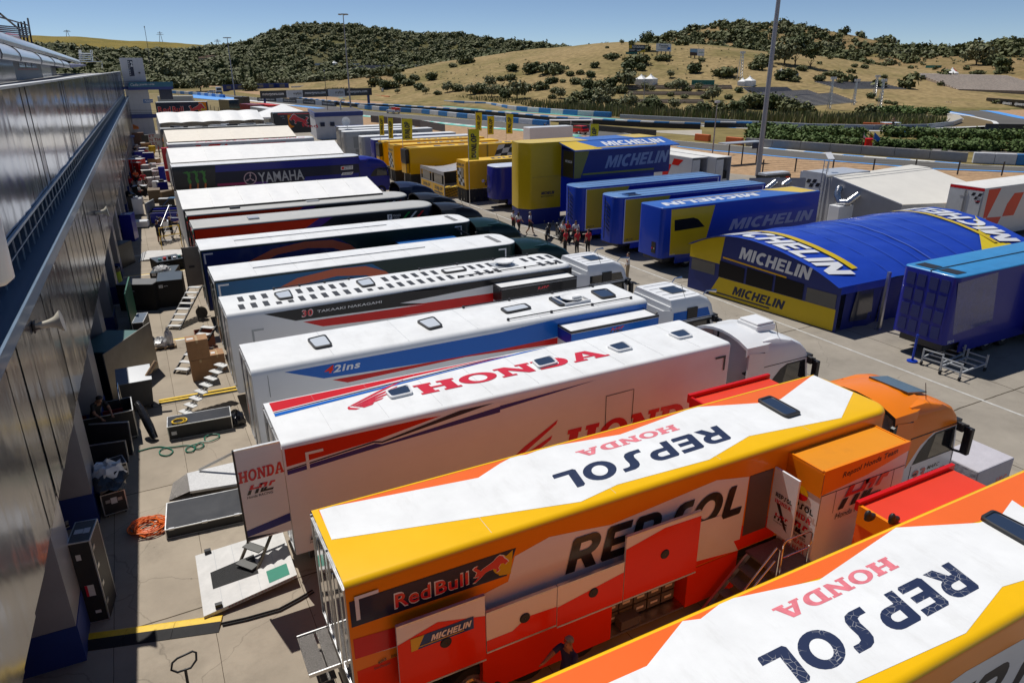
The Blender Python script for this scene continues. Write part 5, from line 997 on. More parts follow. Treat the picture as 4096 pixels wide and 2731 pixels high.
T=blue_box('blue trailer with yellow panel and stairs rail, beside the parked motorcycles',43.1,'SR217')
b=MB();b.tube([(-.9,1.4,.0),(-.9,1.4,.9),(-.05,1.4,2.0)],.02,STEEL,6);b.tube([(-.45,1.4,.4),(-.45,1.4,1.45)],.02,STEEL,6)
for i in range(4):b.box(-.9+.2*i,-.7+.2*i,1.4,2.1,.2+.28*i,.23+.28*i,STEEL)
b.build('entry_steps',T.t)
T=blue_box('blue trailer with yellow panel and dark recessed hatch in its light blue roof',38.4,'SR218')
b=MB();b.box(1.0,2.1,.2,.95,3.952,3.958,NAVY);b.box(1.0,2.1,.93,.97,3.958,4.05,ROOFB);b.box(.97,1.0,.2,.97,3.958,4.05,ROOFB);b.build('roof_hatch',T.t)
T=Trailer('blue trailer with big white lettering on side and roof, dark window in a yellow field',28.0,33.85,13.6,w=2.4,side=MBLUE,roof=ROOFM,zb=.85,cr=.06,fr=.1,rr=.3,group=G2,rearw=False)
d=T.deco('side_livery');d.p('S',z26(165,900,185,505,560,470,445,880),YB);d.p('S',z26(210,600,370,578,410,590,468,655,210,695),GLASS)
d.t('S','MICHELIN','k',z26(670,690,1360,600,712,590),M('shaded_white_print',(.28,.34,.62),.35));d.t('S','SR352','b',z26(165,905,210,898,165,892),INKW);d.done()  # white side lettering, its shade painted in as a lilac tone
d=T.deco('roof_livery');d.p('R',[(11.9,.13),(13.4,.13),(13.4,2.27),(10.4,2.27)],paint('roof_yellow',(.75,.52,.03)),px=False);d.p('R',[(2.2,1.72),(9.8,1.72),(9.8,1.86),(2.2,1.86)],YB,px=False)
d.t('R','MICHELIN','k',[(8.9,1.55),(1.0,1.55),(8.6,.6)],INKW,px=False);d.done()
for z in (.35,):
 b=MB();b.box(-.03,-.004,.5,.9,1.1,1.8,BLACKP);b.cyl((-.06,.6,1.4),(-.004,.6,1.4),.05,STEEL,8);b.cyl((-.06,.8,1.4),(-.004,.8,1.4),.05,RED,8);b.build('connector_panel',T.t)
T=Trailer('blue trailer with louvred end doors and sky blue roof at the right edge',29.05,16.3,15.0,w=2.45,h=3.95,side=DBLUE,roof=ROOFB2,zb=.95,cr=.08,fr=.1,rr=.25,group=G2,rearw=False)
louvre(T,.22,1.2,1.05,3.8,2,4);louvre(T,1.25,2.23,1.05,3.8,2,4)
d=T.deco('side_livery');d.p('S',z29(1775,930,2140,810,2080,1250,1740,1370),M('dusty_blue',(.03,.05,.24),.25,coat=.5,noise=.3,scale=2));d.t('S','SR215','b',[(.25,1.0),(.7,1.0),(.25,1.12)],INKW,px=False);d.done()
b=MB();b.box(6.0,14.9,-.9,-.003,.6,3.3,DBLUE);b.box(7.2,14.8,-.91,-.9,.8,1.6,YB);b.build('slide_out',T.t)
b=MB();b.box(-.004,14.8,1.2,1.24,3.951,3.985,DARKM);b.box(.35,1.0,.3,1.1,3.951,3.97,BLACK);b.box(.35,1.0,1.35,2.15,3.951,3.97,BLACK);b.build('roof_trim',T.t)
b=MB();b.cyl((-1.15,1.1,0),(-1.15,1.1,1.25),.05,MBLUE,8);b.cyl((-1.15,1.1,0),(-1.15,1.1,.06),.2,MBLUE,12);b.cyl((-1.4,1.1,1.12),(-.9,1.1,1.12),.015,DARKM,6);b.build('support_jack',T.t) if 0 else None
jk=thing('support_jack','blue telescopic support jack standing in front of the louvred blue trailer','jack',(28.6,17.2,0));b=MB();b.cyl((0,0,.05),(0,0,1.25),.05,MBLUE,8);b.build('column',jk);b=MB();b.cyl((0,0,0),(0,0,.05),.22,MBLUE,14);b.build('foot',jk);b=MB();b.cyl((-.2,0,1.1),(.2,0,1.1),.015,DARKM,6);b.build('crank',jk)
def dolly(label,x,y,rz):
 t=thing('wheeled_rack',label,'rack',(x,y,0),rz,'grey frame racks in the shade of the louvred trailer')
 b=MB()
 for yy in (0,.8):b.bar((0,yy,.35),(1.9,yy,.35),.06,GREYP)
 for xx in (0,.6,1.3,1.9):b.bar((xx,0,.35),(xx,.8,.35),.06,GREYP)
 for xx in (0,1.9):
  for yy in (0,.8):b.bar((xx,yy,.18),(xx,yy,.75),.06,GREYP)
 b.bar((0,0,.72),(0,.8,.72),.05,GREYP);b.bar((1.9,0,.6),(1.9,.8,.6),.05,GREYP);b.build('frame',t)
 for xx in (0,1.9):
  for yy in (0,.8):q=MB();q.cyl((xx,yy-.03,.09),(xx,yy+.03,.09),.09,RUBBER,10);q.build('castor',t)
dolly('grey wheeled frame rack nearest the lane in the trailer shade',28.4,15.0,.05);dolly('second grey wheeled frame rack behind the first one',28.7,16.0,.12)
tt=thing('arched_tent','large arched blue tent with white lettering and yellow lower front wall','tent',(28.05,25.9,0))
fy0,fy1=30.55,21.25;fx=lambda y:27.45+(fy0-y)*(28.65-27.45)/(fy0-fy1);O=V((28.05,25.9,0))
TENTB=M('tent_blue',(.008,.05,.44),.36,coat=.3,noise=.12,scale=.7,bump=.55,bscale=1.1);TENTBD=M('tent_navy',(.008,.022,.17),.5,noise=.06)
def azr(t):return float(np.interp(t,(0,.05,.1,.16,.22,.3,.375,.45,.53,.64,.755,.83,.9,.95,1),(2.6,2.84,3.05,3.26,3.42,3.55,3.6,3.59,3.52,3.37,3.13,2.94,2.7,2.5,2.28)))
N=42;X1=45.0;b=MB();NXT=40
for i in range(NXT+1):
 s=i/NXT
 for j in range(N+1):
  t=j/N;y=fy0+(fy1-fy0)*t;xx=fx(y)-.25;sag=.05*abs(math.sin(s*pi*4))*1+.02*math.sin(t*40+s*9)*math.sin(s*30)
  b.v.append(tuple(V((xx+(X1-xx)*s,y,azr(t)-sag))-O))
mi=b.mi(TENTB)
for i in range(NXT):
 for j in range(N):b.f.append((i*(N+1)+j,(i+1)*(N+1)+j,(i+1)*(N+1)+j+1,i*(N+1)+j+1));b.m.append(mi)
b.build('roof',tt,60)
def tr(u,v,e=.03):
 y=fy0+(fy1-fy0)*v;xx=fx(y)-.25;return V((xx+(X1-xx)*u,y,azr(v)+e))-O
b=MB()
def arcband(u0,u1,v0,v1,m,e=.03,n=16):
 for k in range(n):
  a,c=v0+(v1-v0)*k/n,v0+(v1-v0)*(k+1)/n;b.face([tr(u0,a,e),tr(u0,c,e),tr(u1,c,e),tr(u1,a,e)],m)
TSM=M('tent_seam',(.03,.09,.55),.35,coat=.3)
for u in (.24,.33,.42,.51,.6,.69):arcband(u,u+.0035,.02,.98,TSM,.012)
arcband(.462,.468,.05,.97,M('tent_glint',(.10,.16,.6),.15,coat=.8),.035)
arcband(.125,.15,.12,.90,YB);arcband(.83,.85,.1,.9,YB)
for k in range(14):
 u0,u1=.68+.32*k/14,.68+.32*(k+1)/14;b.face([tr(u0,1-.42*k/14,.02),tr(u0,1,.02),tr(u1,1,.02),tr(u1,1-.42*(k+1)/14,.02)],M('tent_yellow',(.72,.56,.01),.45,noise=.08))
co,fs=TXT[('MICHELIN','k')]
for (u0,u1,v0,v1,sh) in ((.115,.02,.12,.94,.0),(.86,.96,.93,.1,.0)):
 base=len(b.v);k=b.mi(INKW)
 b.v += [tuple(tr(u0+(u1-u0)*(1-c) if u0 < .5 else u1+(u0-u1)*c,v0+(v1-v0)*(a*.96+.04*c),.035)) for a,c in co]
 for f in fs:b.f.append(tuple(base+q for q in f));b.m.append(k)
b.build('roof_lettering',tt,weld=False)
def fp(y,z,e=0):return V((fx(y)-e,y,z))-O
def fq(t,z,e=0):return fp(fy0+(fy1-fy0)*t,z,e)
b=MB()
top=[fq(k/20,azr(k/20)-.03) for k in range(21)]
b.face([fq(0,0),fq(1,0)]+[fq(k/20,azr(k/20)-.03) for k in range(20,-1,-1)],TENTBD)
b.face([fq(.17,.03,.01),fq(.985,.03,.01),fq(.985,1.12,.01),fq(.235,1.12,.01)],YB);b.face([fq(.0,1.85,.01),fq(.23,1.85,.01),fq(.25,azr(.25)-.06,.01)]+[fq(k/20,azr(k/20)-.06,.01) for k in range(4,-1,-1)],YB)
text(b,'MICHELIN','k',fq(.34,.35,.02),fq(.68,.35,.02),fq(.355,.85,.02),INKK if 0 else NAVY);b.face([fq(.19,.18,.02),fq(.6,.18,.02),fq(.6,.26,.02),fq(.19,.26,.02)],NAVY)
text(b,'MICHELIN','k',fq(.36,2.42,.02),fq(.81,2.2,.02),fq(.375,3.08,.02),INKW);b.face([fq(.25,2.22,.02),fq(.68,2.02,.02),fq(.68,2.1,.02),fq(.25,2.31,.02)],DUNY);b.build('front_wall',tt,weld=False)
b=MB();FW=M('clear_vinyl',(.06,.065,.07),.12,coat=.4,noise=.1)
b.face([fq(.02,1.15,.02),fq(.2,1.15,.02),fq(.2,1.8,.02),fq(.02,1.8,.02)],FW)
for a,c in ((.23,.41),(.425,.60),(.615,.79)):b.face([fq(a,1.15,.02),fq(c,1.15,.02),fq(c,1.96,.02),fq(a,2.05,.02)],M('tent_interior',(.006,.006,.009),.35,noise=0,spec=.2))
b.face([fq(.81,1.15,.02),fq(.98,1.15,.02),fq(.98,1.85,.02),fq(.81,1.85,.02)],FW);b.build('window',tt,weld=False)
b=MB();b.face([V((28.62,fy1,2.28))-O,V((31.8,fy1,2.28))-O,V((31.8,fy1,1.9))-O,V((28.62,fy1,1.9))-O],TENTB)
for k in range(17):
 x0,x1=29.1+k*.9,30.0+k*.9;off=.12*math.sin(k*2.1);b.face([V((x0,fy1+.1+off,0))-O,V((x1,fy1+.1-off,0))-O,V((x1,fy1+.06,2.2))-O,V((x0,fy1+.06,2.2))-O],TENTBD)
b.face([V((29.6,fy1+.02,.4))-O,V((31.2,fy1+.02,.3))-O,V((31.0,fy1,1.9))-O,V((29.8,fy1,1.9))-O],FW);b.build('side_curtain',tt,weld=False)
po=thing('steel_post','tall grey steel post between the arched tent and the louvred trailer','post',(30.9,20.55,0));b=MB();b.box(-.07,.07,-.07,.07,0,2.9,STEEL);b.build('shaft',po);b=MB();b.box(-.16,.16,-.16,.16,0,.03,STEEL);b.build('base_plate',po)
hu=thing('hospitality_unit','tall double deck unit with yellow tower end and blue awning roof','hospitality unit',(27.2,48,0));O=V((27.2,48,0));YT=paint('tower_yellow',(.62,.42,.006))
pl=[(3.45,2.2),(.75,2.2),(.55,2.3),(0,3.1),(.0,3.4),(.3,4.8),(3.45,4.8)]
b=MB();b.prism(pl,1.25,6.42,YT,'Z');b.build('tower',hu,30);b=MB();b.prism([(p[0]+(.012 if p[0] < 1 else 0),p[1]+(.012 if p[1] < 3 else -.012)) for p in pl],0,1.245,TENTBD,'Z');b.build('tower_base',hu,30)
b=MB();b.prism(pl,6.425,6.45,paint('roof_yellow'),'Z');b.box(3.46,13,2.25,4.75,.8,6.4,MBLUE);b.box(3.45,6.0,2.2,4.8,6.4,6.44,paint('roof_yellow'));b.box(6.0,10.6,2.2,4.8,6.4,6.44,ROOFM);b.box(10.6,13.1,2.2,4.8,6.4,6.44,paint('roof_yellow'));b.build('upper_deck',hu)
b=MB();text(b,'MICHELIN','k',(1.6,2.19,2.35),(2.8,2.19,2.35),(1.66,2.19,2.6),INKK);text(b,'MOTORSPORT','n',(1.6,2.19,2.15),(2.8,2.19,2.15),(1.6,2.19,2.25),INKK);b.box(.78,3.44,2.192,2.197,3.78,3.8,M('seam_dark_yellow',(.3,.2,.01)));b.build('tower_lettering',hu,weld=False)
b=MB();b.box(3.47,13.0,.3,2.19,3.72,5.88,TENTBD);b.build('side_room',hu)
b=MB();b.face([(3.465,1.9,3.8),(3.465,.35,3.8),(3.465,.35,5.8),(3.465,1.9,5.8)],M('dark_olive_panel',(.04,.035,.02),.4));b.face([(3.5,.292,3.75),(4.1,.292,3.75),(4.9,.292,5.86),(3.5,.292,5.86)],M('olive_dull',(.26,.23,.03),.5));text(b,'MICHELIN','k',(3.46,1.6,4.9),(3.46,.6,4.9),(3.46,1.58,5.1),INKW)
text(b,'MICHELIN','k',(6.4,.288,4.35),(12.6,.288,4.5),(6.75,.288,5.35),M('slate_print',(.26,.32,.45),.5));b.box(4.3,11.4,.286,.291,3.95,4.1,M('olive_print',(.30,.30,.02),.5));b.build('wall_lettering',hu,weld=False)
b=MB();za,zb2=5.98,6.42;X0,X1_=3.2,13.5;b.prism([(-.25,za),(2.19,zb2-.02),(2.19,zb2-.1),(-.25,za-.08)],X0,X1_,ROOFM,'X');sl=lambda x,t,e:V((x,-.25+2.44*t,za+(zb2-.02-za)*t+e))
b.face([sl(X0+.02,.02,.006),sl(X0+2.6,.02,.006),sl(X0+1.6,.98,.006),sl(X0+.02,.98,.006)],paint('roof_yellow'));text(b,'MICHELIN','k',sl(6.6,.28,.012),sl(12.6,.28,.012),sl(6.8,.8,.012),INKW);b.face([sl(5.2,.12,.012),sl(11.4,.12,.012),sl(11.4,.2,.012),sl(5.2,.2,.012)],YB);b.build('awning_roof',hu,weld=False)
T=Trailer('dark blue round-ended trailer between the yellow tower and yellow trailer',28.2,57.2,12.0,w=2.5,h=3.8,side=DBLUE,roof=M('blue_white_roof',(.55,.6,.72),.4,noise=.1),zb=.9,cr=.12,fr=.1,rr=.9,group=G2,rearw=False)
b=MB();b.box(2.4,9,-1.3,-.003,.95,2.9,DBLUE);b.box(2.45,9,-1.28,-.005,2.9,2.95,WHITE);b.face([(3.0,-1.306,1.5),(4.6,-1.306,1.9),(4.9,-1.306,2.1),(3.4,-1.306,1.75)],GREYP);b.build('slide_out',T.t)
louvre(T,1.2,1.9,1.3,1.9,1,1);louvre(T,1.2,1.9,2.4,3.0,1,1)
CHK=[M('check_black',(.012,.012,.013),.4),M('check_white',(.55,.56,.56),.4)]
def dunlop_mark(d,x,z,h,big=False):
 c=[(x+h*.5+h*.5*math.cos(2*pi*i/14),z+h*.5+h*.5*math.sin(2*pi*i/14)) for i in range(14)]
 d.p('S',[(x,z+h*.5),(x+h*1.5,z+h*.5),(x+h*.3,z+h*1.02)],INKK,px=False);d.p('S',[(x,z+h*.5),(x+h*1.5,z+h*.5),(x+h*.3,z-h*.02)],INKK,px=False);d.p('S',c,INKW,px=False);d.t('S','D','k',[(x+h*.3,z+h*.25),(x+h*.7,z+h*.25),(x+h*.3,z+h*.75)],INKR,px=False)
 d.t('S','DUNLOP','k',[(x+h*1.7,z),(x+h*6.5,z),(x+h*1.95,z+h)],INKK,px=False);d.p('S',[(x+h*1.2,z-h*.95),(x+h*6.4,z-h*.95),(x+h*6.4,z-h*.15),(x+h*1.2,z-h*.15)],INKK,px=False);d.t('S','MOTORSPORT','k',[(x+h*1.5,z-h*.78),(x+h*6.1,z-h*.78),(x+h*1.6,z-h*.33)],DUNY,px=False)
def yellow(label,x,y,L,w,h,reefer,flag,lettering):
 T=Trailer(label,x,y,L,w=w,h=h,side=DUNY,roof=M('yellow_roof',(.76,.46,.02),.5,noise=.12,grime=.2),zb=1.25,cr=.06,fr=.1,rr=.08,group='yellow trailers in a row',rearw=False,lower=False)
 b=MB();SK=M('black_skirt_cloth',(.02,.019,.017),.7,noise=.3,bump=.5,bscale=5)
 for i in range(9):
  a,c=i/9,(i+1)/9;o=.06*math.sin(i*2.3);b.face([(.3*0+o,w*a,0),(-o,w*c,0),(0.02,w*c,1.24),(0.02,w*a,1.24)],SK)
 for i in range(16):a,c=L*.55*i/16,L*.55*(i+1)/16;o=.06*math.sin(i*2.9);b.face([(a,o,0),(c,-o,0),(c,.02,1.24),(a,.02,1.24)],SK)
 b.build('skirt',T.t,weld=False)
 d=T.deco('side_livery')
 if lettering == 'big':
  n,k=7,4
  for i in range(n):
   for j in range(k):
    f=lambda a,c:(9.6+a*1.0+c*.25,1.6+c*.55+.25*math.sin(a*.9))
    if 0 <= i+j*.3 < 7:d.k=1;d.p('S',[f(i*.85,j),f((i+1)*.85,j),f((i+1)*.85,j+1),f(i*.85,j+1)],CHK[(i+j) % 2],px=False)
  dunlop_mark(d,17.5,3.0,.55);dunlop_mark(d,2.2,1.72,.3);d.p('S',[(9.1,1.3),(9.3,1.3),(9.3,3.9),(9.1,3.9)],M('seam_dark_yellow'),px=False)
 elif lettering:dunlop_mark(d,1.6,1.8,.28)
 d.done()
 d=T.deco('roof_lettering');d.t('R','DUNLOP','k',[(3.0,.5),(L-2,.5),(3.3,w-.6)],INKK,px=False);d.done()
 b=MB()
 if reefer:b.box(-.42,-.003,.25,w-.25,2.4,h-.15,BLACKP);b.box(-.4,-.003,.3,w-.3,1.3,2.4,DUNY);b.build('cooling_unit',T.t,bevel=.05)
 else:
  b.box(-.012,-.003,.1,w-.1,1.4,h-.15,DUNY)
  for j in range(5):
   for i in range(3):b.face([(-.016,.3+.45*i+.1*j,1.5+.32*j),(-.016,.3+.45*(i+1)+.1*j if .3+.45*(i+1)+.1*j < w else w-.1,1.5+.32*j),(-.016,min(w-.1,.4+.45*(i+1)+.1*j),1.82+.32*j),(-.016,.4+.45*i+.1*j,1.82+.32*j)],CHK[(i+j) % 2])
  text(b,'DUNLOP','k',(-.02,w-.2,3.3),(-.02,.4,3.3),(-.02,w-.2,3.55),INKK);b.build('end_doors',T.t,weld=False)
 return T
yellow('yellow trailer with huge checkered flag on its side and black cooling unit',26.3,74.1,22,2.1,4.0,True,True,'big')
yellow('yellow trailer with checkered end doors, second in the row',25.8,77.9,13,2.1,4.0,False,True,'small')
yellow('yellow trailer with black cooling unit at the far end of the row',25.9,82.0,13,1.9,4.0,True,False,'')
T=yellow('nearest yellow trailer with ribbed edges and dark window in its end',27.4,61.9,12,2.2,3.85,False,True,'small')
b=MB();b.box(-.03,-.017,.55,1.2,2.3,3.2,GLASS)
for i in range(9):
 for yy in (.0,2.1):b.box(-.05,-.017,yy,yy+.1,1.4+.27*i,1.5+.27*i,DUNY)
b.build('end_window',T.t)
en=thing('silver_tent','low silver and yellow fabric enclosure with two clear windows','tent',(26.75,69,0));SILV=M('silver_fabric',(.45,.45,.47),.35,.3,noise=.15,scale=3,bump=.5,bscale=6)
b=MB();b.box(-.05,.0,-3.3,3.2,.12,1.1,DUNY);b.box(-.055,-.0,-3.3,3.2,0,.12,BLACK);b.box(-.055,.005,-3.3,3.2,1.1,1.16,SILV);b.box(-.055,.005,-3.3,3.2,2.1,2.45,SILV)
for yy in (-3.3,-.05,3.1):b.box(-.06,.01,yy,yy+.1,0,2.45,SILV)
for yy in (-3.2,.05):
 b.face([(-.058,yy+2.9,.5),(-.058,yy+.3,.5),(-.058,yy+.3,.5)],DUNY)
 text(b,'DUNLOP','k',(-.06,yy+2.5,.55),(-.06,yy+.5,.55),(-.06,yy+2.4,.9),INKK);b.box(-.061,-.056,yy+.4,yy+2.6,.22,.4,INKK)
b.build('front_wall',en,weld=False);b=MB()
for yy in (-3.1,.15):b.face([(-.03,yy+.4,1.2),(-.03,yy+2.5,1.2),(-.03,yy+2.5,2.05),(-.03,yy+.4,2.05)],FW)
b.build('window',en,weld=False)
b=MB()
for i in range(12):
 a,c=-3.3+6.5*i/12,-3.3+6.5*(i+1)/12;f=lambda y,t:(t*4.2,y,2.45+.9*t*(3.2-y)/6.5-.25*math.sin(pi*t)+.03*math.sin(y*9))
 for k in range(5):b.face([f(a,k/5),f(c,k/5),f(c,(k+1)/5),f(a,(k+1)/5)],SILV)
b.build('sagging_roof',en,50)
b=MB();b.box(.05,4.0,-3.25,3.15,.004,.03,checker('check_floor',(.02,.02,.02),(.62,.40,.01),2.2));b.build('checkered_floor',en)
for k,(xx,yy,f,px0,py0,lab) in enumerate(((25.9,83.3,y3,645,240,'twisted yellow flag on a pole, farthest left above the yellow trailers'),(25.8,79.3,y3,785,280,'narrow folded yellow flag, second from the left above the yellow trailers'),(26.2,75.6,y3,1000,290,'broad yellow flag in front of the white trailer roofs'),(26.9,61.7,y3,2045,450,'nearest and largest yellow flag in front of the yellow trailer end'))):
 (px_,py_)=f(px0,py0)[0];base=V((xx,yy,0));h=HT(base,py_);
 base=PX(px_,py_,xx);base.z=0;h=HT(base,py_)
 def flag(base,h,lab,fh,fw,tw):
  t=thing('banner_flag',lab,'flag',base,0,'yellow banner flags');b=MB();b.cyl((0,0,0),(0,0,h+.05),.03,ALU,6);b.build('pole',t)
  b=MB();n=10;P=lambda s,v:V((fw*s*.95,-fw*s*.3*(1-tw)+.12*math.sin(v*5+s*4)*s,h-.05-fh*v-.1*s*math.sin(v*3)))
  for i in range(n):
   for j in range(4):b.face([P(j/4,i/n),P((j+1)/4,i/n),P((j+1)/4,(i+1)/n),P(j/4,(i+1)/n)],M('flag_yellow',(.72,.60,.01),.6,noise=.1))
  b.build('cloth',t,60)
  co,fs=TXT[('DUNLOP','k')];b=MB();k=b.mi(INKK);b.v=[tuple(P(.25+.5*(1-c),.92-.78*a)+V((-.01,-.03,0))) for a,c in co]
  for f_ in fs:b.f.append(tuple(f_));b.m.append(k)
  b.build('lettering',t,weld=False)
 flag(base,h,lab,2.2 if k < 3 else 2.7,(.55,.55,1.15,1.0)[k],.3)
for px_,py_,lab in ((1901,450,'yellow flag at the far trailer ends, left of a close pair'),(1949,463,'yellow flag at the far trailer ends, right of a close pair'),(2024,456,'yellow flag beside the gravel, tapering to the right'),(2361,495,'yellow flag behind the blue awning roof near the red car')):
 base=PX(px_,py_,39.5);base.z=0;flag(base,HT(base,py_),lab,2.2,.85,.3)
T=Trailer('deep blue trailer with white roof next to the yellow row',25.9,85.2,13,w=2.2,side=DBLUE,roof=WHITE,cr=.1,rr=.5,fr=.2,group=G2,rearw=False)
d=T.deco('side_livery');bracket(d,.7,3.7,0);d.p('S',[(.7,.96),(12,.96),(12,3.2),(.9,3.2)],M('brown_navy',(.03,.015,.05),.4),px=False);d.done()
GT2=M('grey_trailer',(.36,.37,.38),.35,coat=.4,noise=.08);GT3=M('grey_trailer_dark',(.22,.23,.24),.35,coat=.4,noise=.08)
for y,L,lab,sd in ((89.8,12.8,'nearest grey trailer with rounded end and thin roof antenna',GT2),(98.2,12.8,'middle grey trailer with small windows and long lettering',GT2),(102.0,11,'farthest grey trailer carrying the white satellite dish',GT3)):
 T=Trailer(lab,25.7 if y < 100 else 26.3,y,L,w=2.0,side=sd,roof=ROOFW,cr=.1,rr=.45,fr=.2,group=G2,rearw=False)
 b=MB();b.box(1.2,2.0,-.012,-.004,1.8,3.3,GT3);b.box(1.4,2.4,-.012,-.004,1.2,1.7,GT3);b.box(-.012,-.004,.6,1.4,1.8,3.2,GT3);b.build('window',T.t)
 if y == 102.0 or y == 98.2:
  d=T.deco('side_lettering');d.t('S','INTERNATIONAL ROAD RACING TEAMS ASSOCIATION','n',[(2.2,3.35),(10.5,3.35),(2.2,3.75)],INKK,px=False);d.done()
 if y == 102.0:
  b=MB();b.cyl((1.2,1.0,4.0),(1.2,1.0,4.6),.05,STEEL,6);b.lathe((1.0,.8,5.0),[(.02,.12),(.35,.06),(.6,-.08),(.62,-.06),(.35,.1)],WHITE,18,'Y');b.build('satellite_dish',T.t)
 if y == 89.8:
  b=MB();b.cyl((4.2,1.0,4.0),(4.2,1.0,5.9),.025,STEEL,6);b.box(4.0,4.4,.98,1.02,5.5,6.0,WHITE);b.build('roof_antenna',T.t)
T=Trailer('plain white-roofed grey trailer half hidden beyond the grey row',27.2,106.2,11,w=2.2,side=GT3,roof=ROOFW,cr=.1,group=G2,rearw=False)
cb=thing('track_building','flat white building with deep blue parapet by the track','building',(35,141,0));b=MB()
c=[G(*q,4.6) for q in z2(705,718,762,752,1180,738)];A,B,C_=c[1],c[2],c[0]
O=V((35,141,0));u=(B-A);v=(C_-A);u.z=v.z=0
P=lambda a,d_,z:A+u*a+v*d_+V((0,0,z-A.z))-O
b.hexa([P(.01,.01,0),P(.99,.01,0),P(.99,.99,0),P(.01,.99,0),P(.01,.01,3.85),P(.99,.01,3.85),P(.99,.99,3.85),P(.01,.99,3.85)],M('render_white',(.60,.60,.62),.7,noise=.1));b.build('wall',cb)
b=MB();b.hexa([P(0,0,3.85),P(1,0,3.85),P(1,1,3.85),P(0,1,3.85),P(0,0,4.6),P(1,0,4.6),P(1,1,4.6),P(0,1,4.6)],BLUEW);b.build('parapet',cb)
b=MB();b.face([P(.02,.05,4.61),P(.98,.05,4.61),P(.98,.95,4.61),P(.02,.95,4.61)],M('flat_roof',(.10,.09,.085),.9,noise=.3));b.build('roof',cb)
for a in (.1,.3):b=MB();b.face([P(a,-.004,2.2),P(a+.09,-.004,2.2),P(a+.09,-.004,2.9),P(a,-.004,2.9)],NAVY);b.build('window',cb,weld=False)
b=MB();b.tube([P(.62,.4,4.6),P(.62,.4,6.0),P(.66,.4,6.4),P(.72,.4,6.4)],.14,STEEL,8);b.build('flue',cb,40);b=MB();b.cyl(P(.36,.5,4.6),P(.36,.5,12),.05,DARKM,5);b.cyl(P(.35,.5,11.5),P(.37,.5,11.5),.15,STEEL,6);b.build('mast',cb)
an=thing('annex_hut','small blue-roofed annex hut in front of the white building','hut',(30.5,118,0));b=MB();b.box(0,4,0,3,0,2.9,M('render_white'));b.build('wall',an);b=MB();b.box(-.2,4.2,-.3,3.2,2.9,3.1,BLUEW);b.build('roof',an);b=MB();b.box(.6,1.4,-.01,-.003,.1,2.1,BLUEW);b.build('door',an)
for (x,y,L,z,m,lab) in ((31.5,112,7.2,3.2,M('skip_black',(.03,.03,.03),.5),'black container with yellow panel on top, beside the white building'),(31.8,109.3,8.5,2.4,GREYP,'grey site container in front of the black container')):
 ct=thing('site_container',lab,'container',(x,y,0));b=MB();b.box(0,L,0,2.2,.1,z,m);
 for i in range(14):b.box(.2+i*L/14.5,.3+i*L/14.5,-.03,-.002,.2,z-.1,m)
 b.build('body',ct);b=MB();b.box(.6,1.8,-.04,-.032,z-.9,z-.2,DUNY if m is not GREYP else WHITE);b.build('panel',ct)
mr=Trailer('white and red trailer with closed rear doors at the right edge',52.4,29.0,13.6,w=2.5,side=M('mgp_white',(.50,.51,.53),.35,coat=.4,noise=.06),roof=M('mgp_roof',(.74,.73,.69),.5,noise=.1),cr=.05,group=G2,rearw=False)
d=mr.deco('side_livery');d.p('S',y5(1800,425,1990,420,1750,910,1690,912),RED);d.p('S',y5(2190,520,2336,505,2170,865,1990,885,2070,690),RED);d.p('S',y5(1750,905,1975,888,1910,1015,1720,965),RED);d.done()
b=MB();b.box(-.03,-.003,.02,2.48,3.78,3.96,RED);
for y0,y1_ in ((.1,1.2),(1.3,2.4)):b.box(-.05,-.03,y0,y1_,1.0,3.72,M('door_white',(.55,.56,.57),.4));b.box(-.06,-.05,y0+.05,y0+.3,3.2,3.3,STEEL);b.box(-.06,-.05,y0+.05,y0+.3,1.6,1.7,STEEL)
for yy in (1.15,1.32):b.cyl((-.08,yy,1),(-.08,yy,3.7),.02,STEEL,6)
for k,(yy,zz) in enumerate(((.85,3.4),(.4,3.4),(.62,3.15),(.45,2.9))):b.face([(-.055,yy,zz),(-.055,yy-.22,zz),(-.055,yy-.32,zz+.22),(-.055,yy-.1,zz+.22)],INKK)
text(b,'MotoGP','k',(-.056,.5,3.0),(-.056,.12,3.0),(-.056,.52,3.1),INKR);b.build('rear_door',mr.t,weld=False)
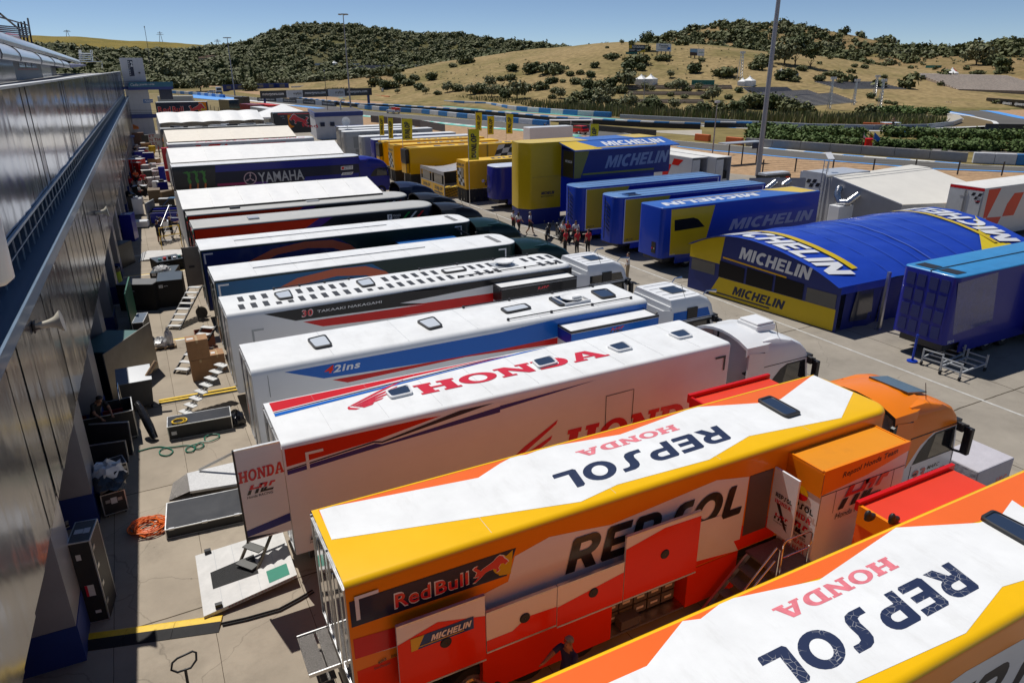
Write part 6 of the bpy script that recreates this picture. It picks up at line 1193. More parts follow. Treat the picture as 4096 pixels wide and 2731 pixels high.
for (xa,ya,lab) in ((46.5,52.6,'white and red trailer with an open rear door showing black cases'),(48.7,51.8,'white trailer with ajar rear door beside the open one')):
 t=thing('race_trailer',lab,'trailer',(xa,ya,0),0,G2);w_=1.95;L=9
 b=MB();wm=M('mgp_white');b.box(0,.06,0,L,.9,3.92,wm);b.box(w_-.06,w_,0,L,.9,3.92,wm);b.box(.06,w_-.06,L-.1,L,.9,3.92,wm);b.box(.06,w_-.06,.0,L-.1,.9,1.0,DARKM);b.build('body',t)
 b=MB();b.box(0,w_,0,L,3.925,4.0,M('mgp_roof'));b.build('roof',t)
 b=MB();b.box(.05,.95,-.05,.0-.003,1.0,3.8,M('door_white'));b.build('rear_door',t);b=MB();b.box(1.0,w_-.1,.4,.9,1.01,2.6,CASEB);b.box(1.05,w_-.15,.2,.38,1.01,1.9,M('crate_white',(.6,.6,.6)));b.build('cargo',t)
 b=MB();b.face([(-.005,2.6,3.7),(-.005,1.2,3.7),(-.005,1.9,3.1),(-.005,2.9,3.1)],RED);b.face([(-.005,4.2,3.1),(-.005,2.9,3.1),(-.005,3.6,1.6),(-.005,4.2,1.6)],RED);b.face([(-.005,2.2,1.6),(-.005,1.7,1.6),(-.005,2.2,1.1),(-.005,2.7,1.1)],INKK);b.build('side_livery',t,weld=False)
 for ax in (L-2,L-3.2):
  for xx in (.2,w_-.2):q=MB();q.lathe((xx,ax,.5),[(.05,-.14),(.47,-.19),(.5,-.1),(.5,.1),(.47,.19),(.05,.14)],RUBBER,14,'X');q.build('wheel',t,40)
bt=thing('white_marquee','big white marquee with sloping roof and silver air ducts on its grey gable','marquee',(48,36,0));O=V((48,36,0))
A,B,C_=G(*z29(715,14)[0],4.05),G(*z29(1390,-88)[0],4.05),G(*z29(1310,253)[0],2.5);RN=(B-A).cross(C_-A).normalized();MG=M('marquee_grey',(.38,.38,.39),.6,noise=.1);MRF=M('marquee_roof',(.76,.73,.66),.55,noise=.06,scale=.8)
onr=lambda f,x,y:PLANE(*f(x,y)[0],A,RN)
Bp,D,E_=onr(y5,830,112),onr(y5,1480,362),onr(z29,1705,238);Df=E_+(D-Bp)*.9
b=MB();b.face([p-O for p in (A,B,Bp,D,Df,E_,C_)],MRF);A2,B2=A+V((.4,4,-1.2)),B+V((.4,4,-1.2));b.face([A-O,B-O,B2-O,A2-O],MRF);b.build('roof',bt,weld=False)
g0=lambda p:V((p.x,p.y,0))-O
dn=lambda p:p-O-V((0,0,.04))
b=MB();b.face([dn(A),dn(C_),g0(C_),g0(A)],MG);b.face([dn(C_),dn(E_),g0(E_),g0(C_)],M('marquee_wall',(.6,.58,.54),.6));b.face([dn(E_),dn(Df),g0(Df),g0(E_)],M('marquee_wall'));b.face([dn(A),dn(A2),g0(A2),g0(A)],MG);b.build('wall',bt,weld=False)
b=MB()
for t in (.03,.12):P0,P1=A+(C_-A)*t,Bp+(D-Bp)*t*1.0;b.bar(P0-O+RN*.01*(1 if RN.z > 0 else -1),P1-O+RN*.01*(1 if RN.z > 0 else -1),.03,GREYP)
b.bar(A-O,C_-O,.06,WHITE);b.build('roof_seam',bt)
L_=G(*z26(850,240)[0],3.4);b=MB();K=A+V((-.3,2.2,-.35));b.face([K-O,L_-O,g0(L_),g0(K)],MG);b.build('left_wall',bt,weld=False)
def onwall(f,x,y):q=PLANE(*f(x,y)[0],A,(C_-A).cross(V((0,0,1))).normalized());return q-O
W1=(C_-A).cross(V((0,0,1))).normalized();W1=W1 if W1.dot(CP-A) > 0 else -W1
b=MB();DU=M('duct_foil',(.62,.62,.63),.25,1,noise=.3,scale=8,bump=.5,bscale=12);q=lambda x,y,e:onwall(z26,x,y)+W1*e
b.tube([q(1625,320,.1),q(1620,370,.5),q(1640,440,.6)],.28,DU,10);b.tube([q(1640,440,.6),q(1720,440,.7),q(1790,380,.2)],.28,DU,10);b.build('air_duct',bt,40)
b=MB();c=q(1650,510,.5);b.box(c.x-.8,c.x+.8,c.y-.5,c.y+.5,0.002,c.z+.45,WHITE);b.build('air_unit',bt,bevel=.05)
W2=(L_-K).cross(V((0,0,1))).normalized();W2=W2 if W2.dot(CP-K) > 0 else -W2;q2=lambda x,y,e:PLANE(*z26(x,y)[0],K,W2)-O+W2*e
b=MB();b.tube([q2(1080,270,.1),q2(1030,310,.6),q2(1010,325,.8)],.25,DU,10);b.tube([q2(1200,262,.1),q2(1150,290,.5),q2(1150,300,.6)],.25,DU,10);b.build('air_duct',bt,40)
ob=thing('broadcast_container','white container with ladder and checkered emblem at the corner of the marquee','container',(47.6,38.3,0));b=MB();b.box(0,5,0,2.6,.3,4.1,M('mgp_white'));b.build('body',ob);b=MB();b.box(-.02,-.003,.25,2.35,.6,4.2,M('door_white'));b.build('door',ob)
b=MB()
for k,(yy,zz) in enumerate(((1.9,3.3),(1.35,3.35),(1.6,3.0),(1.0,3.1))):b.face([(-.03,yy,zz),(-.03,yy-.35,zz),(-.03,yy-.5,zz+.3),(-.03,yy-.15,zz+.3)],INKK)
b.build('emblem',ob,weld=False)
b=MB()
for yy in (.0,.35):b.bar((-.35,yy,0),(-.1,yy,5.2),.05,STEEL)
for i in range(16):b.bar((-.34+.016*i,0,.25+.3*i),(-.34+.016*i,.35,.25+.3*i),.03,STEEL)
b.build('ladder',ob);b=MB();b.cyl((1.6,1.3,4.1),(1.6,1.3,5.2),.03,STEEL,6);b.hexa([(1.2,1.1,5.1),(1.7,.9,5.1),(1.9,1.5,5.55),(1.4,1.7,5.55),(1.2,1.1,5.14),(1.7,.9,5.14),(1.9,1.5,5.59),(1.4,1.7,5.59)],WHITE);b.build('roof_antenna',ob)
cg=thing('equipment_cage','black wheeled equipment cage full of tools behind the blue trailers','cage',(53.3,49.8,0));b=MB();b.box(0,3.4,0,1.2,.2,2.2,CASEB);b.build('case',cg);b=MB()
for i in range(5):b.box(.1+.65*i,.6+.65*i,-.02,-.003,1.4,2.0,random.choice([STEEL,DARKM,GREYP,ORED]));b.box(.1+.65*i,.6+.65*i,-.02,-.003,.5,1.2,DARKM);
b.box(.1,3.3,.1,1.1,2.205,2.4,FILM);b.build('tools',cg)
def simple_trailer(lab,f,tl,tr_,z,D,h,side,roof,drop=3.4,extra=None,depthv=None,name='race_trailer',group='trailers far down the paddock'):
 A=G(*f(*tl)[0],z);B=G(*f(*tr_)[0],z);c=(A+B)/2;t=thing(name,lab,'trailer',(c.x,c.y,0),0,group);O=V((c.x,c.y,0));u=B-A;n=V((-u.y,u.x,0)).normalized()*D;n=n if n.y > 0 else -n
 b=MB();a0,b0=V((A.x,A.y,0))-O,V((B.x,B.y,0))-O;zb_=z-drop;b.hexa([a0+V((0,0,zb_)),b0+V((0,0,zb_)),b0+n+V((0,0,zb_)),a0+n+V((0,0,zb_)),a0+V((0,0,z-.03)),b0+V((0,0,z-.03)),b0+n+V((0,0,z-.03)),a0+n+V((0,0,z-.03))],side);b.build('body',t)
 b=MB();b.hexa([a0+V((0,0,z-.03)),b0+V((0,0,z-.03)),b0+n+V((0,0,z-.03)),a0+n+V((0,0,z-.03)),a0+V((0,0,z)),b0+V((0,0,z)),b0+n+V((0,0,z)),a0+n+V((0,0,z))],roof);b.build('roof',t)
 b=MB();ud=u.normalized();
 for s in (.15,.85):
  for k in (.1,.9):
   p=a0+u*s+n*k;b.cyl(p-n*.04+V((0,0,.45)),p+n*.04+V((0,0,.45)),.45,RUBBER,10)
 b.build('wheels',t)
 return t,(lambda a,zz,e:a0+u*a+V((0,0,zz))-n.normalized()*e),u
t,P,u=simple_trailer('dark trailer with red bull emblem and orange block beside the tower',y1,(1000,178),(2210,158),4.2,2.5,4,NAVY,ROOFW)
b=MB();text(b,'Red','b',P(.03,1.7,.02),P(.28,1.7,.02),P(.03,3.2,.02),INKW);text(b,'Bull','b',P(.31,1.7,.02),P(.53,1.7,.02),P(.31,3.2,.02),INKW);text(b,'Red','b',P(.035,1.75,.04),P(.275,1.75,.04),P(.035,3.15,.04),INKR);text(b,'Bull','b',P(.315,1.75,.04),P(.525,1.75,.04),P(.315,3.15,.04),INKR)
b.face([P(.84,.9,.015),P(.985,.9,.015),P(.985,4.1,.015),P(.84,4.1,.015)],AMBER);bull(b,P(.64,1.2,.02),P(.95,1.2,.02),P(.64,3.8,.02),(P(0,0,.03)-P(0,0,.0)));b.build('side_lettering',t,weld=False)
t,P,u=simple_trailer('white trailer with blue and red lettering behind the bull emblem trailer',y1,(1050,35),(1860,25),4.2,2.5,4,GREYP,ROOFW)
b=MB();text(b,'OnlyFans','b',P(.06,1.3,.02),P(.44,1.3,.02),P(.06,2.5,.02),M('fans_blue',(.05,.3,.6),.4));text(b,'AMERICAN','b',P(.62,1.3,.02),P(.94,1.3,.02),P(.64,2.5,.02),INKR);b.build('side_lettering',t,weld=False)
for i,(lab,tl,tr_,D,sd,rf) in enumerate((('black trailer with glass-like side, first of the far stack by the fence',(110,85),(300,95),3,GLASS,ROOFW),('tall dark trailer with red lower edge standing among the far trailers',(400,40),(565,42),3,M('brown_black'),M('brown_black')),('dark red trailer left of the bright orange one',(505,165),(760,190),3,paint('dark_red',(.25,.02,.02)),M('dark_red')),('bright orange-red trailer roof in the far stack',(800,165),(1085,195),2.5,ORED,ORED),('silver trailer with open black rear in the far stack',(705,220),(1040,265),2.5,GREYP,ROOFW),('dark blue trailer with white roof panel beside the white tent',(1010,230),(1290,265),2.5,NAVY,M('slate',(.12,.14,.18),.5)))):
 simple_trailer(lab,y2,tl,tr_,4.0,D,3,sd,rf)
rb=thing('race_trailer','black trailer with huge leaping red bull beside the white building','trailer',(24.8,121,0),0,'trailers far down the paddock');
xa,xb=PY(*y2(1150,345)[0],121),PY(*y2(1825,345)[0],121);zt=xa.z;O=V((24.8,121,0));zb_=max(.6,PY(*y2(1250,670)[0],121).z-.5)
b=MB();b.box(xa.x-24.8,xb.x-24.8,0,2.5,zb_,zt,M('rb_black',(.014,.015,.02),.35,coat=.3));b.box(xa.x-24.9,xa.x-24.8,.1,2.4,zb_,zt-.1,BLACKP);b.build('body',rb)
b=MB();q=lambda x,y,e:PY(*y2(x,y)[0],121-e)-O;b.face([q(1225,350,.01),q(1820,345,.01),q(1820,360,.01),q(1225,372,.01)],INKR);b.face([q(*p,.01) for p in ((1405,380),(1480,375),(1470,480),(1540,600),(1440,640),(1425,500))],AMBER)
bl=q(1790,600,.02);bull(b,q(1800,590,.03),q(1450,590,.03),q(1800,370,.03),V((0,-.02,0)),sun=M('rb_black'));text(b,'Red','b',q(1700,600,.04),q(1990,620,.04),q(1680,540,.04),INKR)
text(b,'READY','n',q(1285,412,.02),q(1350,412,.02),q(1285,398,.02),INKW);text(b,'RACE','n',q(1320,450,.02),q(1365,450,.02),q(1320,438,.02),INKW);b.build('side_lettering',rb,weld=False)
wt=thing('white_tent','white pyramid tent behind the black bull trailer','tent',(30,140,0));c=G(*y2(1340,380)[0],2.8);wt.location=(c.x,c.y,0);b=MB();s=5.5;
for a in range(4):k=lambda i:V((s*(1 if i % 4 in (0,3) else -1),s*(1 if i % 4 < 2 else -1),2.8));b.face([k(a),k(a+1),V((0,0,5.0))],TARP);b.face([k(a)-V((0,0,.3)),k(a+1)-V((0,0,.3)),k(a+1),k(a)],TARP)
b.build('roof',wt,weld=False);
for a in range(4):q=MB();q.cyl((s*.95*(1 if a in (0,3) else -1),s*.95*(1 if a < 2 else -1),0),(s*.95*(1 if a in (0,3) else -1),s*.95*(1 if a < 2 else -1),2.6),.05,ALU,6);q.build('post',wt)
for i,(x,y) in enumerate(((398,655),(375,750))):
 c=G(*y1(x,y)[0],2.3);t=thing('orange_parasol',('farther orange pop-up tent by the tower foot','nearer orange pop-up tent by the tower foot')[i],'pop-up tent',(c.x,c.y,0),0,'orange pop-up tents');s=1.6;b=MB()
 for a in range(4):k=lambda j:V((s*(1 if j % 4 in (0,3) else -1),s*(1 if j % 4 < 2 else -1),2.2));b.face([k(a),k(a+1),V((0,0,3.1))],M('tent_orange',(.8,.2,.03),.6));b.face([k(a)-V((0,0,.25)),k(a+1)-V((0,0,.25)),k(a+1),k(a)],M('tent_orange'))
 b.build('roof',t,weld=False);b=MB();
 for a in range(4):b.cyl((s*.95*(1 if a in (0,3) else -1),s*.95*(1 if a < 2 else -1),0),(s*.95*(1 if a in (0,3) else -1),s*.95*(1 if a < 2 else -1),2.1),.03,ALU,6)
 b.build('frame',t)
ang=math.radians(1.6);FD=V((math.sin(ang),math.cos(ang),0));FN=V((math.cos(ang),-math.sin(ang),0));F0=V((-3.09,0,0))
pb=thing('pit_building','long pit building with glossy reflecting metal cladding and gallery','building',tuple(F0))
def fb(s,n,z):return FD*s+FN*n+V((0,0,z))
CLAD=M('glossy_cladding',(.20,.24,.33),.13,.86,noise=.06,scale=.3);CLADL=M('lower_cladding',(.24,.245,.27),.18,.82,noise=.1,scale=.5)
for mm,st in ((CLAD,.06),(CLADL,.10)):
 nt=mm.node_tree;tc=nt.nodes.new('ShaderNodeTexCoord');mp=nt.nodes.new('ShaderNodeMapping');mp.inputs['Scale'].default_value=(.9,.9,.35);no=nt.nodes.new('ShaderNodeTexNoise');no.inputs['Scale'].default_value=1.6;no.inputs['Detail'].default_value=2
 nt.links.new(tc.outputs['Object'],mp.inputs[0]);nt.links.new(mp.outputs[0],no.inputs['Vector']);bp=nt.nodes.new('ShaderNodeBump');bp.inputs['Strength'].default_value=st;bp.inputs['Distance'].default_value=.25;nt.links.new(no.outputs['Fac'],bp.inputs['Height']);nt.links.new(bp.outputs[0],nt.nodes['Principled BSDF'].inputs['Normal'])
def clad(name,n,z0,z1,s0,s1,w,mat,zlow=None,jit=.012):
 b=MB();s=s0
 while s < s1:
  a,c=s+.006,s+w-.006;zl_=zlow(s) if zlow else z0;t1_,t2_=random.uniform(-jit,jit),random.uniform(-jit,jit)
  b.face([fb(a,n+t1_,zl_),fb(c,n-t1_+t2_,zl_),fb(c,n+t2_,z1),fb(a,n-t2_+t1_*.5,z1)],mat);s += w
 b.face([fb(s0,n-.05,z0 if not zlow else 3),fb(s1,n-.05,z0 if not zlow else 3),fb(s1,n-.05,z1-.01),fb(s0,n-.05,z1-.01)],DARKM)
 return b.build(name,pb,weld=False)
clad('upper_cladding',-.55,8.2,11.52,-6,152,1.15,CLAD)
clad('lower_cladding',-.06,3.4,7.05,-6,152,1.3,CLADL)
LED=M('ledge_blue_grey',(.13,.20,.29),.4,noise=.12,coat=.2)
b=MB();b.hexa([fb(-6,-1.5,7.06),fb(152,-1.5,7.06),fb(152,.02,7.06),fb(-6,.02,7.06),fb(-6,-1.5,7.36),fb(152,-1.5,7.36),fb(152,.02,7.36),fb(-6,.02,7.36)],LED);b.hexa([fb(-6,.0,7.362),fb(152,.0,7.362),fb(152,.06,7.362),fb(-6,.06,7.362),fb(-6,.0,7.42),fb(152,.0,7.42),fb(152,.06,7.42),fb(-6,.06,7.42)],LED);b.build('gallery_ledge',pb)
b=MB();b.face([fb(-6,-1.5,7.36),fb(152,-1.5,7.36),fb(152,-1.5,8.3),fb(-6,-1.5,8.3)],M('gallery_glass',(.02,.022,.026),.05,coat=.6,noise=0,spec=.9));b.face([fb(-6,-1.5,8.28),fb(152,-1.5,8.28),fb(152,-.6,8.28),fb(-6,-.6,8.28)],DARKM);b.build('gallery_glazing',pb,weld=False)
RA=M('rail_grey_blue',(.30,.36,.42),.35,.3,noise=.05);b=MB();b.bar(fb(-6,-.5,8.17),fb(152,-.5,8.17),.07,RA);b.bar(fb(-6,-.5,7.75),fb(152,-.5,7.75),.03,RA)
for i in range(150):b.bar(fb(-5+i*1.0,-.5,7.36),fb(-5+i*1.0,-.5,8.17),.035,RA)
b.build('gallery_railing',pb)
b=MB();b.hexa([fb(-6,-.75,11.52),fb(152,-.75,11.52),fb(152,-.5,11.52),fb(-6,-.5,11.52),fb(-6,-.75,11.6),fb(152,-.75,11.6),fb(152,-.5,11.6),fb(-6,-.5,11.6)],ALU);b.build('parapet_cap',pb)
b=MB();b.face([fb(-6,-.75,11.3),fb(152,-.75,11.3),fb(152,-9,11.3),fb(-6,-9,11.3)],M('terrace_floor',(.3,.3,.3),.8));b.face([fb(-6,-9,0),fb(152,-9,0),fb(152,-9,11.3),fb(-6,-9,11.3)],GREYP);b.face([fb(152,-9,0),fb(152,-.6,0),fb(152,-.6,11.3),fb(152,-9,11.3)],GREYP);b.build('terrace',pb,weld=False)
PW=M('pier_grey',(.33,.32,.33),.35,coat=.4,noise=.1)
b=MB();s=-6
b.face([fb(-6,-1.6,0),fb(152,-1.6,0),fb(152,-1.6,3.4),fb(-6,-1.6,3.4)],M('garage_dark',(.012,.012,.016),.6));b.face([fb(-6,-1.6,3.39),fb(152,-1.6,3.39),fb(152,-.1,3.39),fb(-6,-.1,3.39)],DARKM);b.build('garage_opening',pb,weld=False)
for i in range(26):
 s=9.3+i*5.6
 b=MB();b.hexa([fb(s,-1.58,.96),fb(s+1.5,-1.58,.96),fb(s+1.5,-.12,.96),fb(s,-.12,.96),fb(s,-1.58,3.38),fb(s+1.5,-1.58,3.38),fb(s+1.5,-.12,3.38),fb(s,-.12,3.38)],PW);b.hexa([fb(s-.01,-1.58,0),fb(s+1.51,-1.58,0),fb(s+1.51,-.10,0),fb(s-.01,-.10,0),fb(s-.01,-1.58,.955),fb(s+1.51,-1.58,.955),fb(s+1.51,-.10,.955),fb(s-.01,-.10,.955)],BLUEW);b.build('pier',pb)
 b=MB();b.hexa([fb(s+1.55,-1.0,0),fb(s+3.4,-1.0,0),fb(s+3.4,-.94,0),fb(s+1.55,-.94,0),fb(s+1.55,-1.0,3.36),fb(s+3.4,-1.0,3.36),fb(s+3.4,-.94,3.36),fb(s+1.55,-.94,3.36)],BLUEW);b.bar(fb(s+1.55,-.92,0),fb(s+1.55,-.92,3.36),.06,PW);b.bar(fb(s+3.4,-.92,0),fb(s+3.4,-.92,3.36),.06,PW);b.bar(fb(s+1.55,-.92,2.3),fb(s+3.4,-.92,2.3),.05,PW);b.build('garage_door',pb)
for (px,py,lab) in ((140,1305,'large cream horn loudspeaker on the lower cladding, nearest the camera'),(325,857,'smaller cream horn loudspeaker farther along the cladding')):
 p=PX(px,py,-2.6);sn=(p-F0).dot(FD);base=F0+fb(sn,-.04,p.z);t=thing('horn_loudspeaker',lab,'loudspeaker',base,0,'horn loudspeakers on the cladding');b=MB();HC=M('horn_cream',(.62,.58,.48),.4,noise=.08)
 b.tube([(0.02,0,0),(.12,.0,0),(.3,0,.02),(.42,0,.03),(.52,0,.04),(.56,0,.045)],[.05,.07,.09,.13,.22,.25],HC,18);b.build('horn',t,40);b=MB();b.bar((0,-.12,-.05),(.18,0,-.05),.03,DARKM);b.bar((0,.12,-.05),(.18,0,-.05),.03,DARKM);b.box(-.0,.03,-.15,.15,-.12,.1,DARKM);b.build('bracket',t)
ed=[PX(-160,108,-4.4),PX(5,160,-4.5),PX(276,243,-4.9)];ed2=[PX(322,240,-5.2),PX(472,297,-3.2)]
AW=M('awning_white',(.68,.69,.71),.3,coat=.4,noise=.12,grime=1.25)
def awning(pts,nrib,rad,name):
 b=MB();N=nrib*6
 for i in range(N+1):
  t=i/N;k=t*(len(pts)-1);j=min(int(k),len(pts)-2);p=pts[j]+(pts[j+1]-pts[j])*(k-j);pr=(i % 6 == 0)*.03
  for a in range(7):th=pi*.5*a/6-.3;b.v.append(tuple(p-F0+V((-(rad*1.8)*(1-math.cos(th)),0,(rad+pr)*math.sin(th)))))
 mi=b.mi(AW)
 for i in range(N):
  for a in range(6):b.f.append((i*7+a,(i+1)*7+a,(i+1)*7+a+1,i*7+a+1));b.m.append(mi)
 for i in range(0,N+1,6):
  q=[V(b.v[i*7+a])+V((.015,0,.015)) for a in range(7)];b.tube(q,.03,DARKM,5)
 return b.build(name,pb,50)
ed=[p-V((0,0,.62)) for p in ed];ed2=[p-V((0,0,.5)) for p in ed2]
awning(ed,9,.75,'rolled_awning');awning(ed2,22,.7,'rolled_awning')
b=MB();W0=[p-F0+V((-1.6,0,.1)) for p in (ed[0],ed[1],ed[2],ed2[1])];zb_=11.3
for i in range(3):A,B=W0[i],W0[i+1];b.face([V((A.x,A.y,zb_)),V((B.x,B.y,zb_)),B,A],M('pavilion_blue_grey',(.22,.25,.30),.5,noise=.1))
b.build('pavilion_wall',pb,weld=False)
b=MB();A,B=W0[1],W0[2]
Q=lambda t,z:V((A.x+(B.x-A.x)*t+.03,A.y+(B.y-A.y)*t,z))
b.face([Q(-.3,11.3),Q(.3,11.3),Q(.3,12.6),Q(-.3,12.6)],CLAD);b.build('pavilion_cladding',pb,weld=False)
for k in range(3):b=MB();b.face([Q(.36+.08*k,12.15),Q(.425+.08*k,12.15),Q(.425+.08*k,12.5),Q(.36+.08*k,12.5)],GLASS);b.build('pavilion_window',pb,weld=False)
b=MB();b.face([Q(.34,12.0),Q(.62,12.0),Q(.62,12.05),Q(.34,12.05)],RED);b.face([Q(.66,11.3),Q(.86,11.3),Q(.86,12.4),Q(.66,12.4)],AW);b.face([Q(.9,11.3),Q(1.0,11.3),Q(1.0,12.4),Q(.9,12.4)],NAVY);b.build('pavilion_trim',pb,weld=False)
A,B=W0[2],W0[3]
for k in range(22):
 b=MB();t0,t1_=k/22,(k+.72)/22;za,zb2=A.z+(B.z-A.z)*t0-.4,A.z+(B.z-A.z)*t1_-.4;b.face([Q2 for Q2 in (V((A.x+(B.x-A.x)*t0+.03,A.y+(B.y-A.y)*t0,10)),V((A.x+(B.x-A.x)*t1_+.03,A.y+(B.y-A.y)*t1_,10)),V((A.x+(B.x-A.x)*t1_+.03,A.y+(B.y-A.y)*t1_,zb2)),V((A.x+(B.x-A.x)*t0+.03,A.y+(B.y-A.y)*t0,za)))],GLASS);b.build('pavilion_window',pb,weld=False)
b=MB();p0=ed[2]-F0;p1=ed2[0]-F0+V((.3,12,-.3));b.hexa([p0+V((-3,0,-.2)),p0+V((0,0,-.2)),p1+V((0,0,-.2)),p1+V((-3,0,-.2)),p0+V((-3,0,.3)),p0+V((0,0,.1)),p1+V((0,0,.1)),p1+V((-3,0,.3))],M('canopy_lilac',(.22,.22,.34),.5));b.build('entrance_canopy',pb)
scf=thing('scaffold','dark tube scaffold on the roof at the upper left corner','scaffold',tuple(PX(60,180,-6.5)));O=V(scf.location);q=lambda x,y,dx=0:PX(*y8(x,y)[0],-6.5+dx)-O;b=MB()
for dx in (0,-1.2):
 for (x,y,x2,y2_) in ((520,-120,610,410),(455,-60,540,390),(395,-50,470,370),(340,-20,400,350),(0,-210,380,100)):b.tube([q(x,y,dx),q(x2,y2_,dx)],.075,DARKM,6)
 for y in (-140,35,70,105,140,175,205):b.tube([q(-60,y-20,dx),q(530,y+30 if y > 0 else y+150,dx)],.055,DARKM,6)
for (x,y) in ((520,20),(455,40),(395,20),(540,150),(470,160)):b.tube([q(x,y),q(x,y,-1.2)],.035,DARKM,6)
b.build('tube_frame',scf);b=MB();b.face([q(-60,10),q(530,30),q(530,30,-1.2),q(-60,10,-1.2)],WOOD);b.build('deck',scf,weld=False)
rx=thing('red_tank','red rooftop tank under the scaffold','tank',tuple(PX(60,165,-6.2)));O=V(rx.location);q=lambda x,y,dx=0:PX(*y8(x,y)[0],-6.2+dx)-O;b=MB();a=[q(115,340),q(430,345),q(430,345,-1),q(115,340,-1),q(105,150),q(345,185),q(345,185,-1),q(105,150,-1)];b.hexa(a,RED);b.build('tank_body',rx,bevel=.05);b=MB();b.bar(q(130,205,.05),q(350,210,.05),.06,WHITE);b.build('band',rx)
fr=thing('roof_stair_frame','white slatted stair frame standing on the far roof','scaffold',tuple(PX(360,250,-6)));O=V(fr.location);q=lambda x,y,dx=0:PX(*y8(x,y)[0],-6+dx)-O;b=MB()
for x in (1490,1520,1700,1730):b.tube([q(x,480),q(x+20,700)],.1,GREYP,5)
for y in (540,575,615,655,695):b.tube([q(1490,y),q(1730,y+5)],.12,WHITE,5)
b.tube([q(1700,520),q(1920,710),q(1920,820)],.09,STEEL,5);b.tube([q(1500,700),q(1920,695)],.12,STEEL,5);b.build('frame',fr)
tw=thing('stair_tower','white clad stair tower with blue deck bands and vertical blue sign','tower',(2.6,151,0));O=V((2.6,151,0));A,B=G(538,556),G(628,556);B.y=A.y=150.5;TP=M('tower_panel',(.50,.51,.54),.45,noise=.06)
ztop=HT(A,232)
b=MB();a0,b0=A-O,B-O;dp=V((0,5,0));b.hexa([a0,b0,b0+dp,a0+dp,a0+V((0,0,ztop)),b0+V((0,0,ztop)),b0+dp+V((0,0,ztop)),a0+dp+V((0,0,ztop))],TP);b.build('wall',tw)
b=MB();tq=lambda x,y,e=.02:PY(*z1(x,y)[0],150.5-e)-O
for t in (.25,.5,.75):p=a0+(b0-a0)*t;b.box(p.x-.015,p.x+.015,p.y-.012,p.y-.002,0,ztop,GREYP)
for z in (1.8,4.2,5.9,7.8,9.9):b.box(a0.x,b0.x,a0.y-.012,a0.y-.002,z-.015,z+.015,GREYP)
b.build('panel_joint',tw,weld=False)
b=MB()
def band_(x0,x1,ya,yb,m,d0=.1,d1=2.2,nm='x'):
 p,q_=tq(x0,ya),tq(x1,yb);b.box(p.x,q_.x,a0.y-d1,a0.y-d0,min(p.z,q_.z),max(p.z,q_.z),m)
band_(1090,1480,745,765,BLUEW,.05,1.2);band_(960,1095,745,765,BLUEW,.05,.5);band_(1000,1340,985,1008,BLUEW,.05,.5);band_(1355,1480,766,850,NAVY,.02,.9);b.build('deck',tw)
b=MB();b.face([tq(1100,705,1.25),tq(1478,700,1.25),tq(1478,742,1.25),tq(1100,748,1.25)],M('banner_teal',(.04,.16,.24),.6));text(b,'Cadiz','n',tq(1115,738,1.3),tq(1185,738,1.3),tq(1115,715,1.3),INKW);text(b,'puerto verte','n',tq(1195,738,1.3),tq(1320,735,1.3),tq(1195,718,1.3),INKW);b.build('banner',tw,weld=False)
b=MB();b.face([tq(1088,516),tq(1130,516),tq(1153,652),tq(1110,655)],NAVY)
for i,ch in enumerate('ESCALERA'):y=535+i*15.5;x=1094+i*2.6;text(b,ch,'b',tq(x,y,.03),tq(x+10,y,.03),tq(x-1,y-10,.03),INKW)
text(b,'2','k',tq(1116,572,.03),tq(1138,572,.03),tq(1110,527,.03),INKW);b.build('stairway_sign',tw,weld=False)
b=MB();b.face([tq(1225,850),tq(1307,850),tq(1308,880),tq(1226,882)],M('sign_blue',(.04,.16,.42),.5));text(b,'PODIUM','b',tq(1238,876,.03),tq(1304,875,.03),tq(1237,855,.03),INKW);b.build('podium_sign',tw,weld=False)
b=MB();b.tube([tq(1285,580,.1),tq(1270,440,.1)],.05,DARKM,5);b.tube([tq(1270,440,.1),tq(1235,230,.1)],.04,DARKM,5);b.cyl(tq(1235,240,.1),tq(1234,225,.1),.1,STEEL,6);b.build('antenna_mast',tw);b=MB();c=tq(1193,625,.06);b.box(c.x-.15,c.x+.15,c.y-.1,c.y,c.z-.12,c.z+.12,DARKM);b.build('camera_box',tw)
b=MB();
for y in (700,945):p,q_=tq(1000,y,1.0),tq(1340,y,1.0);b.bar(p,q_,.05,DARKM);b.bar(p+V((0,0,-.4)),q_+V((0,0,-.4)),.04,DARKM)
b.build('railing',tw)
b=MB();b.box(a0.x+.2,b0.x+3,a0.y+.2,a0.y+4.5,0.002,.02,CONC);b.build('plinth',tw) if 0 else None
p=DIST(-42,1000,2.6);hl=thing('lamp_housing','white rounded lamp housing close to the lens at the left edge','lamp',p);b=MB();b.tube([(0,0,-.11),(0,0,-.09),(0,0,.16),(0,0,.18)],[.02,.045,.05,.03],WHITE,14);b.build('housing',hl,50);b=MB();b.bar((0,0,.1),(-.3,-.1,.3),.02,DARKM);b.build('arm',hl)
